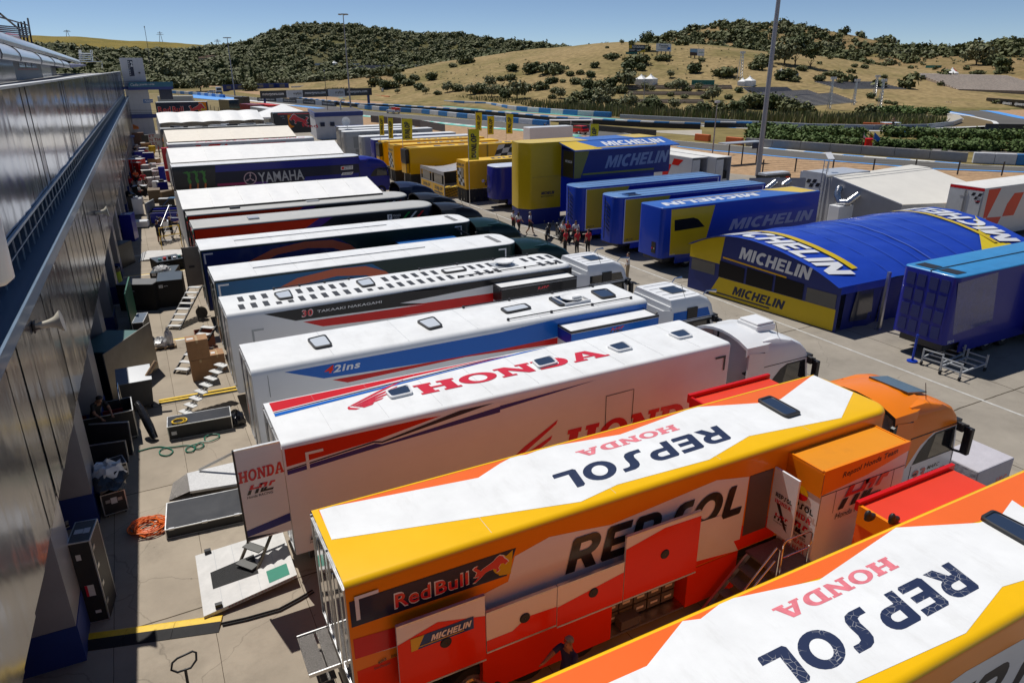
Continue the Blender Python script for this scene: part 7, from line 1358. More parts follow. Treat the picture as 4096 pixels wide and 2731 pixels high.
def fcase(f,bl,br,ty,back,label,cat='flight case',mat=CASEB,trim=ALU,group='flight cases in the aisle',name='flight_case',h=None,depth=None,topm=None,castor=True,latches=2,openm=None):
 A,B=G(*f(*bl)[0]),G(*f(*br)[0]);h=h or HT(B,f(br[0],ty)[0][1]);dp=depth or (G(*f(*back)[0],h)-V((B.x,B.y,h))).length;w=(B-A).length;c=(A+B)/2
 t=thing(name,label,cat,(c.x,c.y,0),math.atan2(B.y-A.y,B.x-A.x),group);z0=.1 if castor else .0;b=MB()
 if openm:
  e=.03;b.box(-w/2,w/2,0,e,z0,h,mat);b.box(-w/2,w/2,dp-e,dp,z0,h,mat);b.box(-w/2,-w/2+e,e,dp-e,z0,h,mat);b.box(w/2-e,w/2,e,dp-e,z0,h,mat);b.box(-w/2+e,w/2-e,e,dp-e,z0,z0+.05,mat)
 else:b.box(-w/2,w/2,0,dp,z0,h-.001,mat)
 b.build('case_body',t)
 if topm:b=MB();b.box(-w/2+.03,w/2-.03,.03,dp-.03,h+.0015,h+.006,topm);b.build('lid',t)
 if trim:
  b=MB();e=.022;k=.005
  for x in (-w/2,w/2):
   for y in (0,dp):b.box(x-e if x > 0 else x-k,x+k if x > 0 else x+e,y-k if y == 0 else y-e,y+e if y == 0 else y+k,z0,h+k,trim)
  for y in (0,dp):b.box(-w/2+e,w/2-e,y-k if y == 0 else y-e,y+e if y == 0 else y+k,h-e,h+k,trim);b.box(-w/2+e,w/2-e,y-k if y == 0 else y-e,y+e if y == 0 else y+k,z0-k,z0+e,trim)
  for x in (-w/2,w/2):b.box(x-e if x > 0 else x-k,x+k if x > 0 else x+e,e,dp-e,h-e,h+k,trim)
  b.build('edge_trim',t)
  for i in range(latches):
   x=-w/2+w*(i+.5)/latches;b=MB();b.box(x-.06,x+.06,-.012,-.006,h*.62,h*.62+.1,STEEL);b.build('latch',t)
 if castor:
  for x in (-w/2+.08,w/2-.08):
   for y in (.08,dp-.08):q=MB();q.cyl((x-.02,y,.05),(x+.02,y,.05),.05,RUBBER,10);q.build('castor',t)
 return t,w,dp,h
LAB=M('paper_label',(.66,.64,.62),.7,noise=.1)
t,w,dp,h=fcase(zB,(665,1115),(830,1080),490,(735,325),'tall black flight case with stickers standing upright in front',latches=0,castor=False,topm=M('lid_worn',(.10,.10,.10),.4,noise=.3))
b=MB();b.box(-.1,.08,-.012,-.006,.75,1.05,LAB);b.box(-.1,-.05,-.016,-.012,.75,1.05,INKR);b.box(-.12,-.02,-.01,-.006,1.75,1.9,LAB);b.box(-.02,.1,-.01,-.006,.25,.33,LAB);b.box(-.16,.02,dp*.4,dp*.6,h+.007,h+.01,LAB);b.box(.03,.16,dp*.38,dp*.62,h+.007,h+.01,LAB);b.build('sticker',t,weld=False)
for i in range(4):b=MB();b.box(w/2-.0+.004,w/2+.014,.05,.2,.4+.5*i,.5+.5*i,STEEL);b.build('latch',t)
t,w,dp,h=fcase(zB,(450,445),(690,330),265,(690,60),'open black case holding upright white and dark panels',latches=2,openm=True)
for i,m in enumerate((DARKM,M('panel_white',(.62,.62,.64),.4),NAVY,NAVY)):b=MB();b.box(-w*.35+i*w*.2,-w*.35+i*w*.2+.03,.08,dp-.08,.2,h+.12+.05*i,m);b.build('stored_panel',t)
t,w,dp,h=fcase(zB,(795,330),(975,275),105,(930,-20),'square black flight case heaped with black vinyl sheet',latches=2)
b=MB();b.box(-.08,.08,-.012,-.006,h*.55,h*.8,LAB);b.build('sticker',t)
def heap(lab,loc,sx,sy,sz,m,seed,name='vinyl_sheet',cat='sheet'):
 r=random.Random(seed);b=MB();nu,nv=16,8;b.ell((0,0,0),(1,1,1),m,nu,nv);b.v=[(x*sx*(1+.25*r.uniform(-1,1)),y*sy*(1+.25*r.uniform(-1,1)),max(0,z+.35)*sz*(1+.35*r.uniform(-1,1))) for x,y,z in b.v];o=b.build(name,None,35);o.location=loc;tag(o,lab,cat);return o
heap('crumpled black vinyl sheet lying on the square flight case',t.matrix_basis @ V((0,dp*.5,h+.01)),.5,.6,.25,VINYL,1)
fcase(zA,(1000,1545),(1110,1510),1385,(1085,1310),'small black flight case beside the vinyl covered one')
heap('black and clear plastic bundle on the case by the garage',G(*zA(930,1500)[0],.9),.45,.5,.3,FILM,2)
t,w,dp,h=fcase(zB,(1255,480),(1840,350),285,(1790,100),'long black silver-edged case between the coil and white ramp',latches=0,castor=False,topm=M('lid_black',(.03,.03,.032),.35,noise=.2),name='flight_case')
for x in (-w*.42,0,w*.42):b=MB();b.box(x-.07,x+.07,-.012,.05,h-.04,h+.012,STEEL);b.build('latch',t)
t,w,dp,h=fcase(zA,(1450,1200),(1995,1100),990,(1950,910),'long low black case with a yellow cable coiled on its lid',latches=0,castor=False,topm=M('lid_black'))
b=MB();b.box(-w*.45,-w*.37,-.01,-.006,h*.35,h*.6,LAB);b.build('sticker',t)
def coil(label,loc,r,m,th,n,name='cable_coil',jit=.15,seed=1,hh=.04):
 rr=random.Random(seed);pts=[];N=26
 for k in range(n):
  cx,cy,R_=rr.uniform(-jit,jit)*r,rr.uniform(-jit,jit)*r,r*rr.uniform(.65,1.05)
  for i in range(N):a=2*pi*i/N;pts.append((cx+R_*math.cos(a),cy+R_*math.sin(a)*.9,th+hh*k/n+.03*rr.random()*hh/.04*.4))
 b=MB();b.tube(pts,th,m,6);o=b.build(name,None,50);o.location=loc;tag(o,label,'cable');return o
coil('yellow cable coil lying on the long low black case',G(*zA(1530,1040)[0],h+.01),.24,YEL,.014,4,seed=3)
coil('tangled orange hose coil on the concrete',G(*zB(1115,405)[0]),.42,HOSE,.018,12,'hose_coil',.35,5,.14)
hp=[G(*q) for q in zA(1180,1300,1280,1272,1370,1260,1450,1275,1480,1300,1440,1335,1380,1330,1365,1300,1410,1272,1500,1262,1600,1250,1665,1265,1650,1300,1600,1305,1592,1280,1640,1250,1720,1232,1745,1250,1710,1278,1670,1275,1672,1255,1720,1222,1800,1215,1870,1185,1870,1158,1800,1158,1750,1185,1760,1212)]
b=MB();cat_=[]
for i in range(len(hp)-1):
 p0,p1,p2,p3=hp[max(i-1,0)],hp[i],hp[i+1],hp[min(i+2,len(hp)-1)]
 for k in range(4):u=k/4;cat_.append(tuple(.5*((2*p1)+(p2-p0)*u+(2*p0-5*p1+4*p2-p3)*u*u+(3*p1-p0-3*p2+p3)*u**3)+V((0,0,.03+.0008*i))))
b.tube(cat_,.022,HOSEG,6);o=b.build('garden_hose',None,50);tag(o,'looping green hose across the concrete','hose')
A,B=G(*zB(555,1290)[0]),G(*zB(1660,1135)[0]);c=(A+B)/2;t=thing('cable_ramp','yellow and black cable protector ramp across the near aisle','cable ramp',(c.x,c.y,0),math.atan2(B.y-A.y,B.x-A.x));w=(B-A).length
for i in range(3):b=MB();x0,x1=-w/2+i*w/3+.004,-w/2+(i+1)*w/3-.004;b.prism([(-.02,0),(.1,.06),(.28,.06),(.38,0)],x0,x1,YEL if 1 else 0,'X');b.v=[(x,y,z) for x,y,z in b.v];b.build('yellow_lid',t);b=MB();b.prism([(-.2,.0),(-.025,.0),(-.025,.012),(.1-.01,.068),(.0,.055),(-.2,.012)],x0,x1,RUBBER,'X');b.build('rubber_base',t)
b=MB();e=[G(*q)+V((0,0,.03)) for q in zB(1665,1120,1850,1080,2100,1010,2250,930,2352,870)];b.tube(e,.02,RUBBER,6);b.tube([p+V((.02,-.09,0)) for p in e],.02,RUBBER,6);o=b.build('power_cable',None,50);tag(o,'pair of black power cables running under the white tail lift','cable')
for j,(ya,lab) in enumerate((((1360,868,1670,822),'upper yellow cable protector strip by the round-stepped stairs'),((1362,886,1672,840),'lower yellow cable protector strip by the round-stepped stairs'))):
 A,B=G(*zA(*ya[:2])[0]),G(*zA(2035,[748,772][j])[0]);c=(A+B)/2;t=thing('cable_ramp',lab,'cable ramp',(c.x,c.y,0),math.atan2(B.y-A.y,B.x-A.x));w=(B-A).length;b=MB();b.prism([(-.13,0),(-.05,.05),(.05,.05),(.13,0)],-w/2,w/2,RUBBER,'X');b.build('rubber_base',t);b=MB();b.box(-w/2,w/2,-.06,.06,.0505,.058,YEL);b.build('yellow_lid',t)
q=[G(*p) for p in zB(1475,635,2130,470,2245,820,1540,1095)];c=sum(q,V())/4;t=thing('tail_lift','lowered white tail lift platform with a black grating and green mat','tail lift',(c.x,c.y,0));O=V((c.x,c.y,0));n_=[.03,.2,.2,.03]
b=MB();P4=[q[i]-O+V((0,0,n_[i]+.1)) for i in range(4)];b.hexa([p-V((0,0,.09)) for p in (P4[3],P4[2],P4[1],P4[0])]+[P4[3],P4[2],P4[1],P4[0]],M('lift_white',(.60,.59,.57),.5,noise=.15,scale=3));b.build('platform',t)
L2=lambda u,v,e:(P4[0]*(1-u)+P4[1]*u)*(1-v)+(P4[3]*(1-u)+P4[2]*u)*v+V((0,0,e))
b=MB();b.face([L2(.13,.38,.004),L2(.62,.33,.004),L2(.62,.70,.004),L2(.13,.66,.004)],M('grating',(.06,.06,.06),.5,.5,noise=.3,scale=40,bump=.7,bscale=90));b.build('grating',t,weld=False);b=MB();b.face([L2(.70,.72,.005),L2(.93,.72,.005),L2(.93,.94,.005),L2(.70,.94,.005)],M('green_mat',(.03,.22,.15),.7,noise=.2));b.build('mat',t,weld=False)
b=MB()
for u in (.2,.4,.6,.8):b.face([L2(u,.01,.003),L2(u+.004,.01,.003),L2(u+.004,.99,.003),L2(u,.99,.003)],GREYP)
b.build('panel_seam',t,weld=False);b=MB();HAZ=slats('hazard_stripes',(.55,.02,.02),(.7,.7,.7),4,'X');b.face([L2(.25,1.0,-.02),L2(.98,1.0,-.02),L2(.98,1.0,-.08),L2(.25,1.0,-.08)],HAZ);b.build('hazard_strip',t,weld=False)
for u,v in ((.14,.02),(.16,.96)):b=MB();p=L2(u,v,.05);b.box(p.x-.08,p.x+.08,p.y-.05,p.y+.05,p.z-.04,p.z+.05,BLACK);b.build('lamp',t)
def steps(label,foot,top,n,wdt,m,name='access_stairs',round_=False,rail_=False,rails=DARKM,group='portable stairs to the trailer rears'):
 foot,top=V(foot),V(top);t=thing(name,label,'stairs',(foot.x,foot.y,0),math.atan2(top.y-foot.y,top.x-foot.x),group);run=math.hypot(top.x-foot.x,top.y-foot.y);rise=top.z
 for i in range(n):
  x,z=run*(i+.5)/n,rise*(i+1)/n;b=MB()
  if round_:b.prism([(x-.14,-wdt/2),(x+.02,-wdt/2)]+arc(x+.02,-wdt/2+.12,.12,.12,-90,0,4)+arc(x+.02,wdt/2-.12,.12,.12,0,90,4)+[(x-.14,wdt/2)],z-.05,z-.02,m,'Z')
  else:b.box(x-.12,x+.12,-wdt/2,wdt/2,z-.04,z-.01,m)
  b.build('step',t)
 for y in ((-wdt/2-.02,wdt/2+.02) if not round_ else (-.08,.08)):b=MB();b.bar((0,y,.02),(run,y,rise-.02),.035,rails,.09);b.build('stringer',t)
 if rail_:
  b=MB();b.tube([(0,wdt/2,.9),(run,wdt/2,rise+.9)],.02,STEEL,6);b.tube([(.1,wdt/2,.2),(.1,wdt/2,.98)],.02,STEEL,6);b.tube([(run-.1,wdt/2,rise),(run-.1,wdt/2,rise+.85)],.02,STEEL,6);b.build('handrail',t)
 return t
WS=M('step_white',(.64,.64,.63),.5,noise=.12)
steps('white stairs with rounded treads leading to the rear of the white and blue trailer',(.02,26.5,0),(1.75,27.6,1.4),8,.55,WS,round_=True,rails=ALU);steps('white stairs behind the cardboard boxes',(.2,30.8,0),(1.75,32.6,1.35),7,.6,WS);steps('white stairs with open lattice sides beside the cable reel',(.3,36.9,0),(1.75,39.2,1.45),8,.62,WS)
p=[G(*q) for q in zB(1780,720,1800,830)];steps('dark steel stairs standing on the tail lift',L2(.47,.55,.12)+O-V((0,0,0)),(1.85,17.0,1.6),5,.55,M('step_dark',(.10,.10,.095),.5,.4),rails=M('brass_grey',(.25,.22,.17),.4,.6))
steps('grey stairs with a handrail at the black and orange trailer',(1.0,57.2,0),(2.1,59.5,1.5),6,.7,STEEL,rail_=True)
A=[G(*q,z) for q,z in zip(zA(1480,1560,1640,1480,2010,1380,2030,1561),(.02,.2,.35,.35))];c=sum(A,V())/4;t=thing('loading_ramp','brushed white loading ramp with chequered lip next to the open door','ramp',(c.x,c.y,0));O=V((c.x,c.y,0));b=MB();RW=M('brushed_white',(.58,.58,.58),.4,.3,noise=.2,scale=20);q=[p-O for p in (G(*zB(1430,120)[0],.2),G(*zB(1800,60)[0],.4),G(*zA(2010,1382)[0],.4),G(*zA(1600,1478)[0],.2))];b.hexa([p-V((0,0,.08)) for p in q]+q,RW);b.build('plate',t);b=MB();q2=[p-O for p in (G(*zB(1270,190)[0],.03),G(*zB(1430,120)[0],.2),G(*zA(1600,1478)[0],.2),G(*zA(1480,1561)[0],.03))];b.face(q2,PL);b.build('lip',t,weld=False);b=MB();b.bar(G(*zA(1705,1450)[0],.3)-O,G(*zA(1985,1310)[0],1.0)-O,.07,ALU);b.build('lift_strut',t)
A=G(*zA(1320,440)[0]);t=thing('pallet','wooden pallet on the concrete under clear plastic wrapped goods','pallet',(A.x,A.y,0));b=MB()
for i in range(5):b.box(0,.95,.02+.15*i,.12+.15*i,.11,.135,WOOD)
for x in (0,.42,.85):b.box(x,x+.1,.02,.72,0.0,.108,WOOD)
b.build('boards',t);heap('clear plastic wrapped bundle on the wooden pallet',V((A.x+.32,A.y+.38,.137)),.3,.3,.25,FILM,7,'plastic_bundle','bundle');heap('tall bag of white film on the right of the wooden pallet',V((A.x+.68,A.y+.36,.137)),.17,.2,.5,FILM,8,'plastic_bag','bag')
def carton(x,y,z,w,d,h,lab,m=CARD,rz=0,open_=False):
 t=thing('cardboard_box',lab,'box',(x,y,z),rz,'cardboard boxes');b=MB()
 if open_:
  e=.02
  for a in ((0,w,0,e),(0,w,d-e,d),(0,e,e,d-e),(w-e,w,e,d-e)):b.box(a[0],a[1],a[2],a[3],0,h,m)
  b.box(e,w-e,e,d-e,0,.02,m)
 else:b.box(0,w,0,d,0,h,m)
 b.build('carton',t);b=MB()
 if not open_:b.box(w*.45,w*.55,-.003,d+.003,h-.12,h+.003,M('packing_tape',(.5,.36,.2),.3));b.box(.05,.05+w*.3,d*.3,d*.6,h+.003,h+.005,LAB);b.build('tape',t)
 return t
carton(.62,29.7,0,.8,.7,.9,'brown carton at the base of the double stack');carton(.60,29.72,.902,.82,.7,.85,'upper brown carton of the double stack with a white label');carton(1.45,30.4,0,.55,.7,.75,'brown carton half hidden right of the double stack');carton(1.1,33.2,0,.8,.8,.8,'open red-brown carton behind the white stairs',M('carton_red',(.26,.10,.06),.8),open_=True);carton(1.5,31.6,0,.4,.6,.55,'small brown carton under the stairs',M('carton_dark',(.22,.10,.06),.8))
def wheelie(lab,A,w,d,h,lid=None,rz=0,openlid=False):
 t=thing('wheeled_bin',lab,'bin',A,rz,'large wheeled bins');b=MB();b.hexa([(.08,.08,.15),(w-.08,.08,.15),(w-.08,d-.08,.15),(.08,d-.08,.15),(0,0,h),(w,0,h),(w,d,h),(0,d,h)],M('bin_grey',(.05,.052,.055),.5,noise=.15));b.box(-.04,w+.04,-.04,d+.04,h+.001,h+.05,M('bin_grey'));b.build('bin_body',t)
 for x in (.15,w-.15):
  for y in (.15,d-.15):q=MB();q.cyl((x-.03,y,.08),(x+.03,y,.08),.08,RUBBER,10);q.build('wheel',t)
 if lid:b=MB();b.hexa([(-.03,-.1,h+.06),(w+.03,-.1,h+.06),(w+.03,d,h+.32),(-.03,d,h+.32),(-.03,-.1,h+.09),(w+.03,-.1,h+.09),(w+.03,d,h+.36),(-.03,d,h+.36)],lid);b.build('lid',t)
 return t
wheelie('dark wheeled bin with a raised grey lid and cardboard tube sticking out',(-1.95,27.75,0),1.12,.85,1.15,M('lid_slate',(.16,.19,.23),.3,coat=.3));tb_=MB();tb_.tube([(-1.1,27.9,1.1),(-.55,28.1,1.75)],.08,CARDP,10);o=tb_.build('cardboard_tube',None,40);tag(o,'cardboard tube leaning out of the dark bin','tube')
wheelie('overfull black wheeled bin with black offcuts near the man carrying a mat',(-1.55,72.8,0),1.2,.95,1.2);heap('black and white offcuts heaped in the overfull bin',V((-.95,73.2,1.26)),.5,.4,.3,VINYL,9,'waste_heap','waste');wheelie('dark bin behind the man in red shorts and shirt',(-1.75,86.5,0),1.0,.9,1.2)
t,w,dp,h=fcase(zA,(720,860),(1015,860),480,(1000,240),'dark green open-fronted container with teal top by the wall','container',mat=M('green_black',(.008,.022,.015),.5,noise=.2),trim=None,group=None,name='tool_container',castor=False,depth=2.4,h=2.0);b=MB();b.box(-w/2,w/2,.0,2.4,h,h+.04,M('teal_cover',(.06,.15,.14),.5,noise=.15));b.build('cover',t);b=MB();b.box(w/2+.02,w/2+.06,-.4,3.2,.02,2.1,M('steel_panel',(.28,.26,.22),.4,.6,noise=.2));b.build('side_panel',t)
t=thing('green_panel','dark green door panel standing on edge on small feet','panel',(-1.45,36.2,0),1.5);b=MB();b.box(0,3.2,-.03,.03,.05,2.3,GREENP);b.build('board',t);b=MB();b.box(.3,.36,-.25,.25,0,.05,DARKM);b.box(2.6,2.66,-.25,.25,0,.05,DARKM);b.build('feet',t)
t,w,dp,h=fcase(zA,(600,1310),(1190,1180),1005,(1150,905),'open black case with a man working in it',openm=True,h=1.1,depth=1.2)
b=MB();b.box(-w*.4,w*.35,.7,.74,.5,.95,paint('dark_red'));b.build('divider',t)
t=thing('rail_cart','platform cart with tall curved chrome handles behind the open case','cart',(-2.6,27.0,0));b=MB();b.box(-.9,.7,-.4,.4,.22,.3,WOOD);b.build('deck',t)
for x in (-.9,.7):b=MB();b.tube([(x,-.38,.3),(x,-.38,1.3),(x,-.3,1.45),(x,.3,1.45),(x,.38,1.3),(x,.38,.3)],.022,CHROME,8);b.build('handle',t,40)
b=MB();b.tube([(-.9,-.38,1.0),(.7,-.38,1.0)],.018,CHROME,6);b.tube([(-.9,-.38,.7),(.7,-.38,.7)],.018,CHROME,6);b.build('side_rail',t)
for x in (-.75,.55):
 for y in (-.3,.3):q=MB();q.cyl((x,y-.03,.11),(x,y+.03,.11),.11,RUBBER,10);q.build('castor',t)
for i,(x,y,rz,w,h,lab) in enumerate(((-2.85,24.7,-.35,1.25,1.15,'black wooden panel leaning on the open case'),(-3.1,24.0,-.15,1.3,.75,'low black panel in the shade near the vinyl covered case'))):
 o=MB().box(0,w,-.02,.02,.0,h,CASEB).box(0,w,-.024,.024,h,h+.03,ALU).box(w-.03,w+.003,-.026,.026,0,h-.002,ALU).build('black_panel');o.location=(x,y,0);o.rotation_euler=(-.12,0,rz);tag(o,lab,'panel')
b=MB();b.tube([(-1.35,25.9,1.15),(-1.25,25.6,.95),(-1.1,25.2,.5),(-1.0,25.0,.08)],[.1,.14,.15,.12],VINYL,10);o=b.build('wrapped_roll',None,50);tag(o,'black wrapped roll leaning against the open case','roll')
heap('black plastic bag on the ground by the trailer rear',V((1.7,24.9,0)),.3,.25,.35,VINYL,12,'plastic_bag','bag')
fcase(zA,(1170,410),(1265,400),190,(1222,110),'slim upright flight case with silver edges in the open concrete',latches=0,topm=M('lid_slate'))
fcase(zC,(890,1035),(1010,1035),840,(970,780),'tall black cabinet against the wall, edge catching the sun','cabinet',trim=None,group='black cabinets',name='cabinet',castor=False,topm=M('cab_top',(.06,.08,.10),.4))
t,w,dp,h=fcase(zC,(1035,1375),(1345,1370),1150,(1312,1100),'wide black cloth covered cabinet with small white emblem','cabinet',mat=M('black_cloth',(.016,.015,.014),.75,noise=.2,bump=.5,bscale=6),trim=None,group='black cabinets',name='cabinet',castor=False,topm=M('cab_top_grey',(.15,.15,.15),.5));b=MB();b.box(-w*.3,-w*.22,-.012,-.006,h*.72,h*.8,INKW);text(b,'aprilia','b',(-w*.18,-.01,h*.73),(-w*.02,-.01,h*.73),(-w*.18,-.01,h*.78),INKW);b.box(-w*.3,-w*.12,-.012,-.006,h*.6,h*.68,M('flag_green'));b.build('emblem',t,weld=False)
def cab22(f,bl,br,ty,back,lab,hh):
 t,w,dp,h=fcase(f,bl,br,ty,back,lab,'cabinet',mat=M('black_cloth'),trim=None,group='black cabinets',name='cabinet',castor=False,topm=M('cab_top'));b=MB();b.box(-w*.42,-w*.27,-.012,-.006,h*hh,h*hh+.16,INKW);text(b,'22','b',(-w*.40,-.014,h*hh+.03),(-w*.29,-.014,h*hh+.03),(-w*.40,-.014,h*hh+.13),INKK);text(b,'aprilia','b',(-w*.23,-.01,h*hh+.04),(-w*.08,-.01,h*hh+.04),(-w*.23,-.01,h*hh+.12),INKW);b.build('number_plate',t,weld=False);return t,w,dp,h
cab22(zC,(1375,1350),(1595,1325),1105,(1560,1030),'black cabinet numbered 22 nearest the white stairs',.75)
t,w,dp,h=cab22(zC,(1290,1110),(1505,1095),1040,(1495,985),'low black cabinet numbered 22 with a wrapped motorcycle fairing on top',.55);heap('white and black wrapped bundle on the low numbered cabinet',t.matrix_basis @ V((-.1,.5,h+.01)),.5,.3,.2,FILM,14)
t,w,dp,h=cab22(zC,(1360,1050),(1590,1010),925,(1560,880),'open black tray cabinet numbered 22 full of tools and cables',.55)
for i,m in enumerate((M('tool_teal',(.02,.22,.22),.5),ORED,BLACK,STEEL,M('tool_teal'))):o=MB().box(0,.2,0,.18,0,.12+.04*(i % 3),m).build('tool',None,bevel=.02);o.location=t.matrix_basis @ V((-w*.4+i*w*.18,.3,h+.012));tag(o,['teal tool at the left of the tray cabinet','red tool in the tray cabinet','black tool in the middle of the tray cabinet','steel tool right of the black one in the tray','teal tool at the right end of the tray'][i],'tool')
A=[G(*q,z) for q,z in zip(zC(1230,940,1560,895,1550,850,1260,862),(.1,.25,.25,.1))];c=sum(A,V())/4;t=thing('tail_lift','narrow white tail lift with striped lip beside the yellow rail','tail lift',(c.x,c.y,0));O=V((c.x,c.y,0));A=[p-O for p in A];b=MB();b.hexa([p-V((0,0,.09)) for p in A]+A,M('lift_white'));b.build('platform',t);b=MB();d0=(A[0]-A[1]).normalized()*.35
b.hexa([A[0]+d0-V((0,0,.09)),A[0]-V((0,0,.05)),A[3]-V((0,0,.05)),A[3]+d0-V((0,0,.09)),A[0]+d0-V((0,0,.07)),A[0]-V((0,0,.01)),A[3]-V((0,0,.01)),A[3]+d0-V((0,0,.07))],slats('lip_stripes',(.6,.6,.6),(.1,.1,.1),3,'X'));b.build('lip',t)
t=thing('barrel','lime green barrel with black collar against the wall','barrel',G(*zC(1000,1175)[0]));b=MB();b.lathe((0,0,0),[(.02,0),(.33,0),(.35,.05),(.36,.5),(.35,.95),(.34,.97)],LIME,18);b.build('drum',t,40);b=MB();b.lathe((0,0,.97),[(.35,0),(.36,.04),(.36,.22),(.3,.24),(.28,.05),(.02,.05)],BLACK,18);b.build('collar',t,40)
t,w,dp,h=fcase(zC,(1060,785),(1158,780),555,(1120,515),'tall purple-blue cabinet with a black shaded half','cabinet',mat=DBLUE,trim=None,group=None,name='cabinet',castor=False,depth=1.1);b=MB();b.box(-w/2-.75,-w/2-.003,.1,1.0,1.75,1.95,M('rack_green',(.03,.06,.045),.5));b.box(-w/2-.7,-w/2-.01,.15,.9,.9,1.1,GREYP);b.bar((-w/2-.5,.2,0),(-w/2-.3,.3,1.2),.04,STEEL);b.build('side_rack',t);b=MB();b.box(-.1,.12,.4,.7,h+.002,h+.006,INKW);b.build('label',t)
t,w,dp,h=fcase(zC,(1295,640),(1530,632),535,(1510,460),'blue tool cart with silver frame and shelves','cart',mat=DBLUE,trim=STEEL,group=None,name='tool_cart',depth=1.8);b=MB()
for i in range(3):b.box(-w/2+.05,w/2-.05,.3+.45*i,.6+.45*i,h+.006,h+.1+.12*i,DBLUE if i % 2 else DARKM)
b.build('drawer',t);b=MB();b.box(-w/2-.15,-w/2-.05,-.3,1.9,.05,1.8,M('frame_alu',(.4,.4,.38),.4,.7));b.build('frame',t);b=MB();b.box(w*.05,w/2,1.4,2.2,h+.9,h+.95,M('lid_steelblue',(.06,.14,.24),.4));b.bar((-.6,1.3,h+.1),(.2,1.4,h+.9),.06,M('lid_steelblue'));b.build('raised_lid',t)
t,w,dp,h=fcase(y6,(1170,1250),(1450,1230),940,(1400,830),'brown shipping crate with an opened side beside the tool cart','crate',mat=M('crate_brown',(.16,.12,.08),.7),trim=WOOD,group='shipping crates',name='crate',castor=False,latches=0,depth=1.5);fcase(y6,(1465,1150),(1770,1080),930,(1740,880),'brown shipping crate with pale rim at the claw-mark trailer','crate',mat=M('crate_brown'),trim=WOOD,group='shipping crates',name='crate',castor=False,latches=0,depth=1.2)
t=thing('yellow_rail','yellow guard rail on the edge of the narrow tail lift','rail',G(*zC(1390,860)[0]));b=MB()
B_=G(*zC(1560,830)[0])-V(t.location);b.tube([(0,0,0),(0,0,1.6),(B_.x,B_.y,1.6)],.03,YEL,6);b.tube([(0,0,1.0),(B_.x,B_.y,1.0)],.03,YEL,6);b.tube([(B_.x,B_.y,0),(B_.x,B_.y,1.6)],.03,YEL,6);b.build('tube_frame',t)
for (x,y,w_,h_,lab,m) in ((-.85,94.6,1.9,2.0,'large red display wall behind the men in red shirts',RED),):t=thing('red_display',lab,'display',(x,y,0),-.9);b=MB();b.box(0,w_,0,.4,.05,h_,m);b.build('panel',t);b=MB();b.box(-.02,w_+.02,-.02,.42,h_,h_+.06,WHITE);b.box(w_*.48,w_*.52,-.01,0,.1,h_,LAB);b.build('trim',t)
t=thing('red_display','large red and white display box in front of the grey-pink crates','display',(-1.15,94.4,0),-.45);
b=MB();b.box(0,2.0,0,1.2,.05,2.3,RED);b.build('panel',t);b=MB();b.box(-.02,2.02,-.02,1.22,2.3,2.36,WHITE);b.box(.95,1.0,-.02,-.003,.1,2.25,LAB);b.build('trim',t)
for i,(f,bl,br,ty,lab) in enumerate(((y6,(1020,740),(1190,735),360,'tall grey-pink crate right of the red display'),(y6,(1190,720),(1480,650),420,'wide grey-pink crate behind the striped boards'),(y6,(1150,880),(1330,860),650,'front grey-pink crate with a stool in front'),(y6,(1340,870),(1560,840),630,'grey-pink crate at the blue stand'),(y6,(1010,330),(1120,330),235,'small brown crate by the step ladder'),(y6,(1140,350),(1360,350),215,'long brown crate beyond the red display'))):fcase(f,bl,br,ty,None,lab,'crate',mat=PINKG if i < 4 else CARD,trim=None,group='crates down the aisle',name='crate',castor=False,depth=1.0,topm=M('crate_top',(.5,.46,.44),.6))
for i,(x,y,lab) in enumerate(((1310,350,'farther white striped board on the crates'),(1330,510,'nearer white striped board on the crates'))):c=G(*y6(x+150,y-20)[0],1.6);t=thing('striped_board',lab,'board',c,.1,'white striped boards');b=MB();b.box(-1.1,1.1,-.35,.35,0,.06,WHITE);b.build('board',t);b=MB();b.box(-1.05,-.2,-.3,-.22,.061,.066,RED);b.box(-1.05,-.2,.22,.3,.061,.066,RED);b.build('stripe',t)
t=thing('blue_stand','tall blue stand leaning at the rear of the claw-mark trailer','stand',(2.35,82.5,0),0);b=MB();b.box(-.3,.3,0,.5,0,2.6,DBLUE);b.build('panel',t);b=MB();b.bar((-.3,.2,2.4),(-1.6,.1,.9),.05,STEEL);b.bar((-.3,.0,2.2),(-1.6,-.1,.7),.05,STEEL);b.build('strut',t)
t=thing('folding_table','white trolley table with papers in the far aisle','table',G(*y6(740,330)[0]));b=MB();b.box(-.9,.9,-.5,.5,.95,1.0,WHITE);b.build('tabletop',t);b=MB();b.box(-.8,.8,-.4,.4,.1,.9,GREYP);b.build('cabinet',t)
t=thing('step_ladder','small white step ladder in the far aisle','ladder',G(*y6(1010,220)[0]));b=MB();
for x in (-.3,.3):b.bar((x,0,0),(x,.25,1.2),.05,WHITE);b.bar((x,.6,0),(x,.25,1.2),.05,WHITE)
for i in range(4):b.box(-.3,.3,.05+.06*i,.2+.06*i,.25+.28*i,.29+.28*i,WHITE)
b.build('frame',t)
t=thing('yellow_drum','yellow funnel drum between the step ladder and red column','drum',G(*y1(965,1440)[0]));b=MB();b.lathe((0,0,.0),[(.15,0),(.2,.3),(.45,.8),(.5,1.4),(.48,1.45),(.02,1.45)],YEL,14);b.build('drum',t,40)
t=thing('red_column','tall red column at the rear of the pale grey trailer','column',(3.3,91.2,0));b=MB();b.box(-.35,.35,-.4,.4,0,3.6,paint('dark_red2',(.4,.01,.02)));b.box(-.37,.37,-.42,.42,3.6,3.7,RED);b.build('column_body',t)
